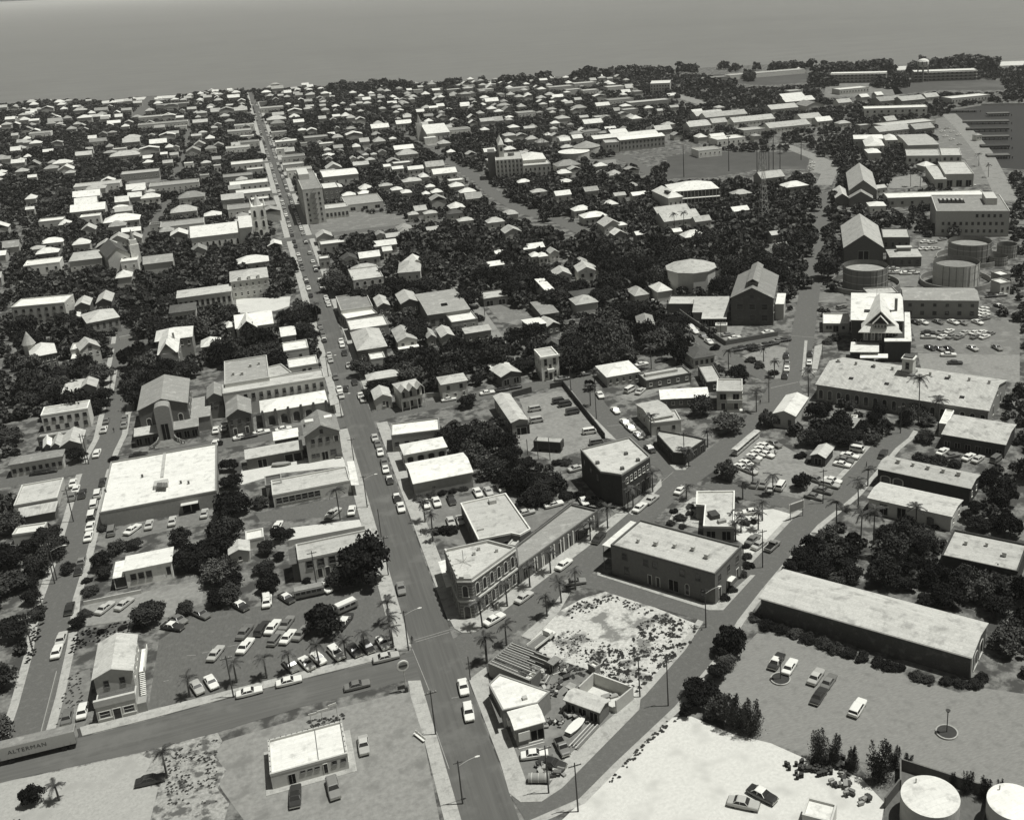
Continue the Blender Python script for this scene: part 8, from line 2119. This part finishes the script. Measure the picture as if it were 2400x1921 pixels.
for i in range(6):
    a = 2*math.pi*i/6; mb = MB(); mb.bar((rt*1.15*math.cos(a), rt*1.15*math.sin(a), 0), (rt*.9*math.cos(a), rt*.9*math.sin(a), h-rt*.3), .45, 6); mb.build('leg', WALL['m'], root)
mb = MB(); mb.bar((0, 0, 0), (0, 0, h-rt*.6), .8, 10); mb.build('riser', WALL['m'], root)
for t in (.35, .7):
    mb = MB()
    for i in range(6):
        a, b = 2*math.pi*i/6, 2*math.pi*(i+1)/6; q = rt*(1.15-.25*t); z = (h-rt*.3)*t
        mb.bar((q*math.cos(a), q*math.sin(a), z), (q*math.cos(b), q*math.sin(b), z), .2, 4)
    mb.build('brace', WALL['m'], root)
tag(root, 'chequered water tower on legs near the far right shore', 'water tower')
# finger piers in the basin
for i, (y, x0, x1, th) in enumerate(((505, 1770, 2060, 8), (552, 1790, 2060, 7), (602, 1840, 2060, 7), (660, 1880, 2060, 8), (720, 1920, 2060, 8), (430, 1560, 1860, 10), (455, 1920, 2060, 8))):
    a, b = at('r', x0, y), at('r', x1, y-4); root = empty('pier', (a[0]+b[0])/2, (a[1]+b[1])/2)
    p, q = local(root, *a), local(root, *b)
    mb = MB(); mb.prism(strip([p, q], th), .2, 1.4 if y != 430 else .3, bottom=True); mb.build('deck', WALL['k'] if i % 2 else WALL['d'], root)
    for k in range(9):
        t = k/8; pb = MB(); pb.bar((p[0]*(1-t)+q[0]*t, p[1]*(1-t)+q[1]*t-th/2+.3, -2), (p[0]*(1-t)+q[0]*t, p[1]*(1-t)+q[1]*t-th/2+.3, .3), .4, 6); pb.build('pile', POLE, root)
    tag(root, 'finger pier in the harbour basin', 'pier', x=1600+i*10)
# filling station sign, banners, price boards
X, Y = at('b', 1168, 730); root = empty('station_sign', X, Y)
h = 5.2
mb = MB(); mb.bar((0, 0, 0), (0, 0, h), .1, 8); mb.build('post', METAL, root)
def disc(mb, r0_, r1_, y, z, n=24):
    for i in range(n):
        a, b = 2*math.pi*i/n, 2*math.pi*(i+1)/n
        mb.face([(r1_*math.cos(a), y, z+r1_*math.sin(a)), (r1_*math.cos(b), y, z+r1_*math.sin(b)), (r0_*math.cos(b), y, z+r0_*math.sin(b)), (r0_*math.cos(a), y, z+r0_*math.sin(a))][::1 if y > 0 else -1])
mb = MB()
for yy in (-.13, .13):
    disc(mb, .85, 1.15, yy, h+.9)
for i in range(24):
    a, b = 2*math.pi*i/24, 2*math.pi*(i+1)/24
    mb.face([(1.15*math.cos(a), -.13, h+.9+1.15*math.sin(a)), (1.15*math.cos(b), -.13, h+.9+1.15*math.sin(b)), (1.15*math.cos(b), .13, h+.9+1.15*math.sin(b)), (1.15*math.cos(a), .13, h+.9+1.15*math.sin(a))])
mb.build('ring', TRIM, root)
mb = MB()
for yy in (-.11, .11):
    disc(mb, .001, .85, yy, h+.9)
mb.build('face', WALL['m'], root)
part_box(root, 'band', WALL['k'], (-.84, .84, -.15, .15, h+.7, h+1.1)); part_box(root, 'lower_board', WALL['k'], (-1.6, -.2, -.1, .1, .9, 1.7)); part_box(root, 'base_box', WALL['k'], (-.25, .35, -.3, .3, 0, 1.2))
tag(root, 'round filling station sign on a post at the crossing', 'sign')
X, Y = at('b', 515, 1000); root = empty('banner_sign', X, Y)
for i, (x0, x1, z, tl) in enumerate(((-2.1, -.6, 3.0, 0), (-.4, 1.9, 3.2, .08), (2.1, 3.6, 3.6, .3))):
    mb = MB(); mb.box(x0, x1, -.05, .05, z, z+.5, T=Matrix.Rotation(-tl*.4, 4, 'Y')); mb.build('board', TRIM, root)
for x in (-1.8, .2, 3):
    mb = MB(); mb.bar((x, 0, 0), (x, 0, 3.6), .05, 6); mb.build('post', METAL, root)
tag(root, 'white three-part banner sign on posts behind the filling station', 'sign')
X, Y = at('b', 1270, 1095); root = empty('bench', X, Y, heading('b', 1270, 1085, -38))
part_box(root, 'seat', TRIM, (-1.6, 1.6, -.25, .25, .42, .5)); part_box(root, 'backrest', TRIM, (-1.6, 1.6, .25, .32, .55, .95))
for x in (-1.3, 1.3):
    part_box(root, 'leg', WALL['m'], (x-.06, x+.06, -.2, .2, 0, .42))
tag(root, 'white bench at the edge of the forecourt', 'bench')
X, Y = at('i', 240, 770); root = empty('billboard', X, Y, heading('i', 240, 740, 20))
part_box(root, 'panel', TRIM, (-2.4, 2.4, -.08, .08, 2.2, 4.6)); part_box(root, 'panel_face', WALL['m'], (-2.2, 2.2, -.1, -.085, 2.4, 4.4))
for x in (-2, 2):
    mb = MB(); mb.bar((x, 0, 0), (x, 0, 4.6), .1, 6); mb.build('post', POLE, root)
tag(root, 'billboard on posts at the corner of the sandy lot', 'billboard')
# round kerbed planters with lamp standards in the right-hand car park
for v, x, y, lab in (('d', 398, 590, 'among the cars'), ('d', 1598, 975, 'on the empty right side')):
    X, Y = at(v, x, y); root = empty('planter_lamp', X, Y)
    n = 28; mb = MB()
    for i in range(n):
        a, b = 2*math.pi*i/n, 2*math.pi*(i+1)/n
        for r1_, r0_, z0, z1 in ((2.0, 1.75, 0, .3),):
            ca, sa, cb, sb = math.cos(a), math.sin(a), math.cos(b), math.sin(b)
            mb.face([(r1_*ca, r1_*sa, 0), (r1_*cb, r1_*sb, 0), (r1_*cb, r1_*sb, z1), (r1_*ca, r1_*sa, z1)]); mb.face([(r1_*ca, r1_*sa, z1), (r1_*cb, r1_*sb, z1), (r0_*cb, r0_*sb, z1), (r0_*ca, r0_*sa, z1)])
            mb.face([(r0_*cb, r0_*sb, .1), (r0_*ca, r0_*sa, .1), (r0_*ca, r0_*sa, z1), (r0_*cb, r0_*sb, z1)])
    mb.build('kerb', CONC, root)
    cylinder_part(root, 'soil', WALL['k'], 0, 0, 1.74, .0, .24, 28)
    mb = MB(); mb.bar((0, 0, .2), (0, 0, 4.6), .09, 8); mb.build('post', POLE, root)
    cylinder_part(root, 'lamp_head', WALL['k'], 0, 0, .2, 4.5, 4.9, 12, r2=.45)
    tag(root, 'round kerbed planter with a lamp post in the right-hand car park, '+lab, 'planter lamp', x=npx(v, x, y)[0])
# drums heaped on the sand
_d = MB(); _d.bar((0, 0, 0), (0, 0, .88), .29, 12); DRUM = _d.mesh('drum', TYRE)
_d = MB(); _d.bar((0, 0, 0), (0, 0, .05), .305, 12); HOOP = _d.mesh('hoop', WALL['k'])
c0 = at('d', 670, 1235)
for i in range(58):
    t = rng.uniform(0, 1); X = c0[0]+rng.uniform(-5, 5)+t; Y = c0[1]+rng.uniform(-1.9, 1.9)-.25*(X-c0[0])
    o = empty('oil_drum', X, Y, rng.uniform(0, 6)); link('drum', DRUM, o)
    for z in (.0, .42, .86):
        link('hoop', HOOP, o, (0, 0, z))
    tag(o, 'dark oil drum in the heap beside the she-oaks', 'drum', 'dark oil drums heaped on the sand')
# junk in the yard: timber stacks, scrap, a fallen tank
for v, x, y, dg, L, W, H, lab in (('c', 895, 1080, 47, 7.5, 2.0, .6, 'long stack of boards by the side street'), ('c', 480, 1140, 15, 5, 1.0, .4, 'stack of pale boards below the shop annexe'), ('c', 590, 640, 60, 3, 2, .8, 'stack of planks beside the roofless ruin'), ('c', 680, 560, 20, 3, 2.5, .5, 'heap of planks behind the ruin')):
    X, Y = at(v, x, y); root = empty('timber_stack', X, Y, heading(v, x, y, dg))
    n = int(W/.22)
    for i in range(n):
        for k in range(max(1, int(H/.3))):
            l = L*random.uniform(.75, 1)/2; yy = -W/2+i*W/n
            mb = MB(); mb.box(-l, l, yy, yy+W/n*.8, k*.22+.02, k*.22+.2); mb.build('plank', WOOD if (i+k) % 3 else WALL['l'], root)
    tag(root, lab, 'timber stack')
X, Y = at('c', 540, 1400, .8); root = empty('scrap_boiler', X, Y, heading('c', 540, 1400, 0))
mb = MB(); mb.bar((-1.8, 0, .9), (1.8, 0, .9), .8, 16); mb.build('drum', WALL['m'], root)
for x in (-1.2, 0, 1.2):
    mb = MB(); mb.bar((x-.06, 0, .9), (x+.06, 0, .9), .84, 16); mb.build('hoop', WALL['l'], root)
part_box(root, 'cradle', WALL['k'], (-1.6, 1.6, -.5, .5, 0, .25)); tag(root, 'ribbed scrap boiler at the point of the junk yard', 'scrap boiler')
for i, (x, y) in enumerate(((700, 980), (630, 990), (740, 890), (690, 560), (740, 610), (560, 660), (630, 720), (690, 690), (840, 920), (600, 1280), (690, 1380), (560, 1330), (640, 760), (760, 560), (520, 600), (1400+0, 1)[0:2] if False else (880, 960))):
    X, Y = at('c', x, y); root = empty('scrap_heap', X, Y, random.uniform(0, 3))
    for k in range(7):
        s = random.uniform(.2, .8); mb = MB(); mb.box(-s, s, -s*.5, s*.5, -.1, .25, T=Matrix.Translation((random.uniform(-1, 1), random.uniform(-1, 1), .2+.12*k)) @ Matrix.Rotation(random.uniform(0, 3), 4, 'Z') @ Matrix.Rotation(random.uniform(-.5, .5), 4, 'X')); mb.build('scrap_piece', [WALL['k'], WALL['m'], WOOD, METAL][k % 4], root)
    tag(root, 'heap of mixed scrap in the junk yard', 'scrap heap', x=npx('c', x, y)[0])
for i, (x, y) in enumerate(((860, 1290), (890, 1420), (800, 1345), (870, 1350), (1000, 1480))):
    X, Y = at('d', x, y); root = empty('scrap_heap', X, Y, i)
    for k in range(5):
        s = random.uniform(.3, .8); mb = MB(); mb.box(-s, s, -s*.5, s*.5, 0, .5, T=Matrix.Translation((random.uniform(-1, 1), random.uniform(-.6, .6), .1+.1*k)) @ Matrix.Rotation(random.uniform(0, 3), 4, 'Z')); mb.build('scrap_piece', [WALL['k'], WALL['m'], WOOD][k % 3], root)
    tag(root, 'small heap of crates near the white tank', 'scrap heap', x=npx('d', x, y)[0])
# boundary walls and fences
def wall_line(v, pts, h, th, M, label, name='boundary_wall'):
    W = [at(v, *p) for p in pts]; root = empty(name, *W[0])
    for a, b in zip(W[:-1], W[1:]):
        mb = MB(); mb.prism(strip([local(root, *a), local(root, *b)], th), 0, h); mb.build('wall', M, root)
    tag(root, label, 'wall')
wall_line('l', [(1040, 1045), (1150, 1020), (1500, 1465)], 1.8, .3, WALL['k'], 'dark wall round the corner of the bus yard')
wall_line('l', [(720, 1120), (885, 1075)], 2.0, .3, WALL['k'], 'dark wall between the bus yard and the cross street')
wall_line('l', [(0, 1120), (120, 1110)], 1.6, .3, WALL['m'], 'grey wall along the upper cross street')
wall_line('m', [(590, 330), (760, 460), (1080, 680), (1520, 600)], 1.8, .3, WALL['d'], 'long wall bounding the power house yard')
wall_line('f', [(640, 1000), (1280, 878)], 1.6, .25, WALL['l'], 'pale wall between the sand yard and the concrete building')
wall_line('e', [(710, 1500), (1195, 1400)], 1.0, .2, WALL['l'], 'low pale wall below the bungalow')
wall_line('j', [(1010, 635), (1140, 610)], 1.4, .25, WALL['l'], 'low white wall across the end of the left side street')
wall_line('a', [(445, 590), (320, 1080)], .7, .15, WALL['m'], 'low wall beside the lower left street')
wall_line('p', [(790, 590), (870, 580), (950, 510)], 3, .4, WALL['m'], 'curving pale wall below the long white roof')
wall_line('i', [(900, 150), (1000, 60)], 1.2, .25, WALL['m'], 'wall at the top of the right-hand street')
# people: one continuous body each
def person_mesh():
    me = bpy.data.meshes.new('person_body')
    J = [(0, 0, .95), (0, 0, 1.2), (0, 0, 1.42), (0, .02, 1.52), (0, .03, 1.66), (-.19, 0, 1.4), (-.27, -.02, 1.12), (-.25, .1, .88), (.19, 0, 1.4), (.27, .04, 1.12), (.27, -.06, .88),
         (-.1, 0, .88), (-.11, .08, .48), (-.12, .0, .06), (-.12, .14, .03), (.1, 0, .88), (.11, -.04, .48), (.12, -.16, .06), (.12, -.02, .03)]
    E = [(0, 1), (1, 2), (2, 3), (3, 4), (2, 5), (5, 6), (6, 7), (2, 8), (8, 9), (9, 10), (0, 11), (11, 12), (12, 13), (13, 14), (0, 15), (15, 16), (16, 17), (17, 18)]
    Rr = [.15, .14, .15, .06, .105, .07, .05, .04, .07, .05, .04, .095, .07, .05, .045, .095, .07, .05, .045]
    me.from_pydata(J, E, [])
    o = bpy.data.objects.new('tmp', me); COL.objects.link(o)
    md = o.modifiers.new('skin', 'SKIN'); o.modifiers.new('sub', 'SUBSURF').levels = 1
    for i, sv in enumerate(me.skin_vertices[0].data):
        sv.radius = (Rr[i], Rr[i]*.8); sv.use_root = i == 0
    dg = bpy.context.evaluated_depsgraph_get()
    out = bpy.data.meshes.new_from_object(o.evaluated_get(dg))
    bpy.data.objects.remove(o)
    return out
PERSON = person_mesh(); PERSON.materials.clear(); PERSON.materials.append(SHIRT[1])
P2 = PERSON.copy(); P2.materials.clear(); P2.materials.append(SHIRT[0])
_h = MB(); loft(_h, [[(r_*math.cos(2*math.pi*i/8), .03+r_*math.sin(2*math.pi*i/8), z) for i in range(8)] for r_, z in ((.1, 1.66), (.115, 1.7), (.1, 1.76), (.03, 1.79))]); HAIR = _h.mesh('hair', WALL['k'])
for v, x, y, sh, lab in (('h', 1495, 245, 1, 'person standing alone in the tour car park'), ('i', 828, 345, 1, 'person walking on the right-hand street'), ('b', 1845, 100, 1, 'person in dark clothes on the pavement before the bank'), ('b', 1882, 100, 0, 'person in light clothes on the pavement before the bank'),
                         ('e', 962, 50, 1, 'person crossing the left side street'), ('m', 1372, 1180, 1, 'person standing at the fork'), ('b', 1215, 355, 1, 'person at the corner of the crossing by the car park'), ('f', 1750, 915, 1, 'person on the pavement by the small car park')):
    X, Y = at(v, x, y); root = empty('person', X, Y, random.uniform(0, 6), .12)
    link('body', PERSON if sh else P2, root); link('hair', HAIR, root)
    tag(root, lab, 'person')
# ================================================================= air
mb = MB(); mb.box(-151000, 251000, -3200, 401000, -3.0, 141.0)
hz = mb.build('haze', None)
hz.data.materials.clear()
HM = bpy.data.materials.new('haze'); HM.use_nodes = True
t = HM.node_tree; t.nodes.remove(t.nodes['Principled BSDF'])
pv = t.nodes.new('ShaderNodeVolumePrincipled'); pv.inputs['Color'].default_value = (1, 1, .97, 1); pv.inputs['Density'].default_value = .000055; pv.inputs['Anisotropy'].default_value = .3
t.links.new(pv.outputs[0], t.nodes['Material Output'].inputs['Volume'])
hz.data.materials.append(HM); hz['kind'] = 'stuff'; hz['label'] = 'thin summer haze over town and sea'; hz['category'] = 'haze'
# ================================================================= labels: each singles out one thing
ORD = ['', 'second', 'third', 'fourth', 'fifth', 'sixth', 'seventh', 'eighth', 'ninth', 'tenth', 'eleventh', 'twelfth', 'thirteenth', 'fourteenth']
by = {}
for t_ in THINGS:
    by.setdefault(t_[1], []).append(t_)
for lab, L_ in by.items():
    if len(L_) == 1:
        continue
    if L_[0][3] or len(L_) > 13:
        for t_ in L_:
            t_[3] = t_[3] or 'group: '+lab
        continue
    L_.sort(key=lambda q: q[4])
    for i, t_ in enumerate(L_):
        t_[3] = t_[3] or (lab if not lab.startswith('leafy tree nearest') else 'trees of the town canopy')
        t_[1] = lab+', '+('leftmost' if i == 0 else 'rightmost' if i == len(L_)-1 else ORD[i]+' from left')
for o, lab, cat, grp, _x in THINGS:
    w = lab.split()
    o['label'] = ' '.join(w[:16]); o['category'] = cat
    if grp:
        o['group'] = grp.replace('group: ', '')
    for k in ('_w', '_d', '_n'):
        if k in o:
            del o[k]
print('THINGS', len(THINGS), 'objects', len(bpy.data.objects))
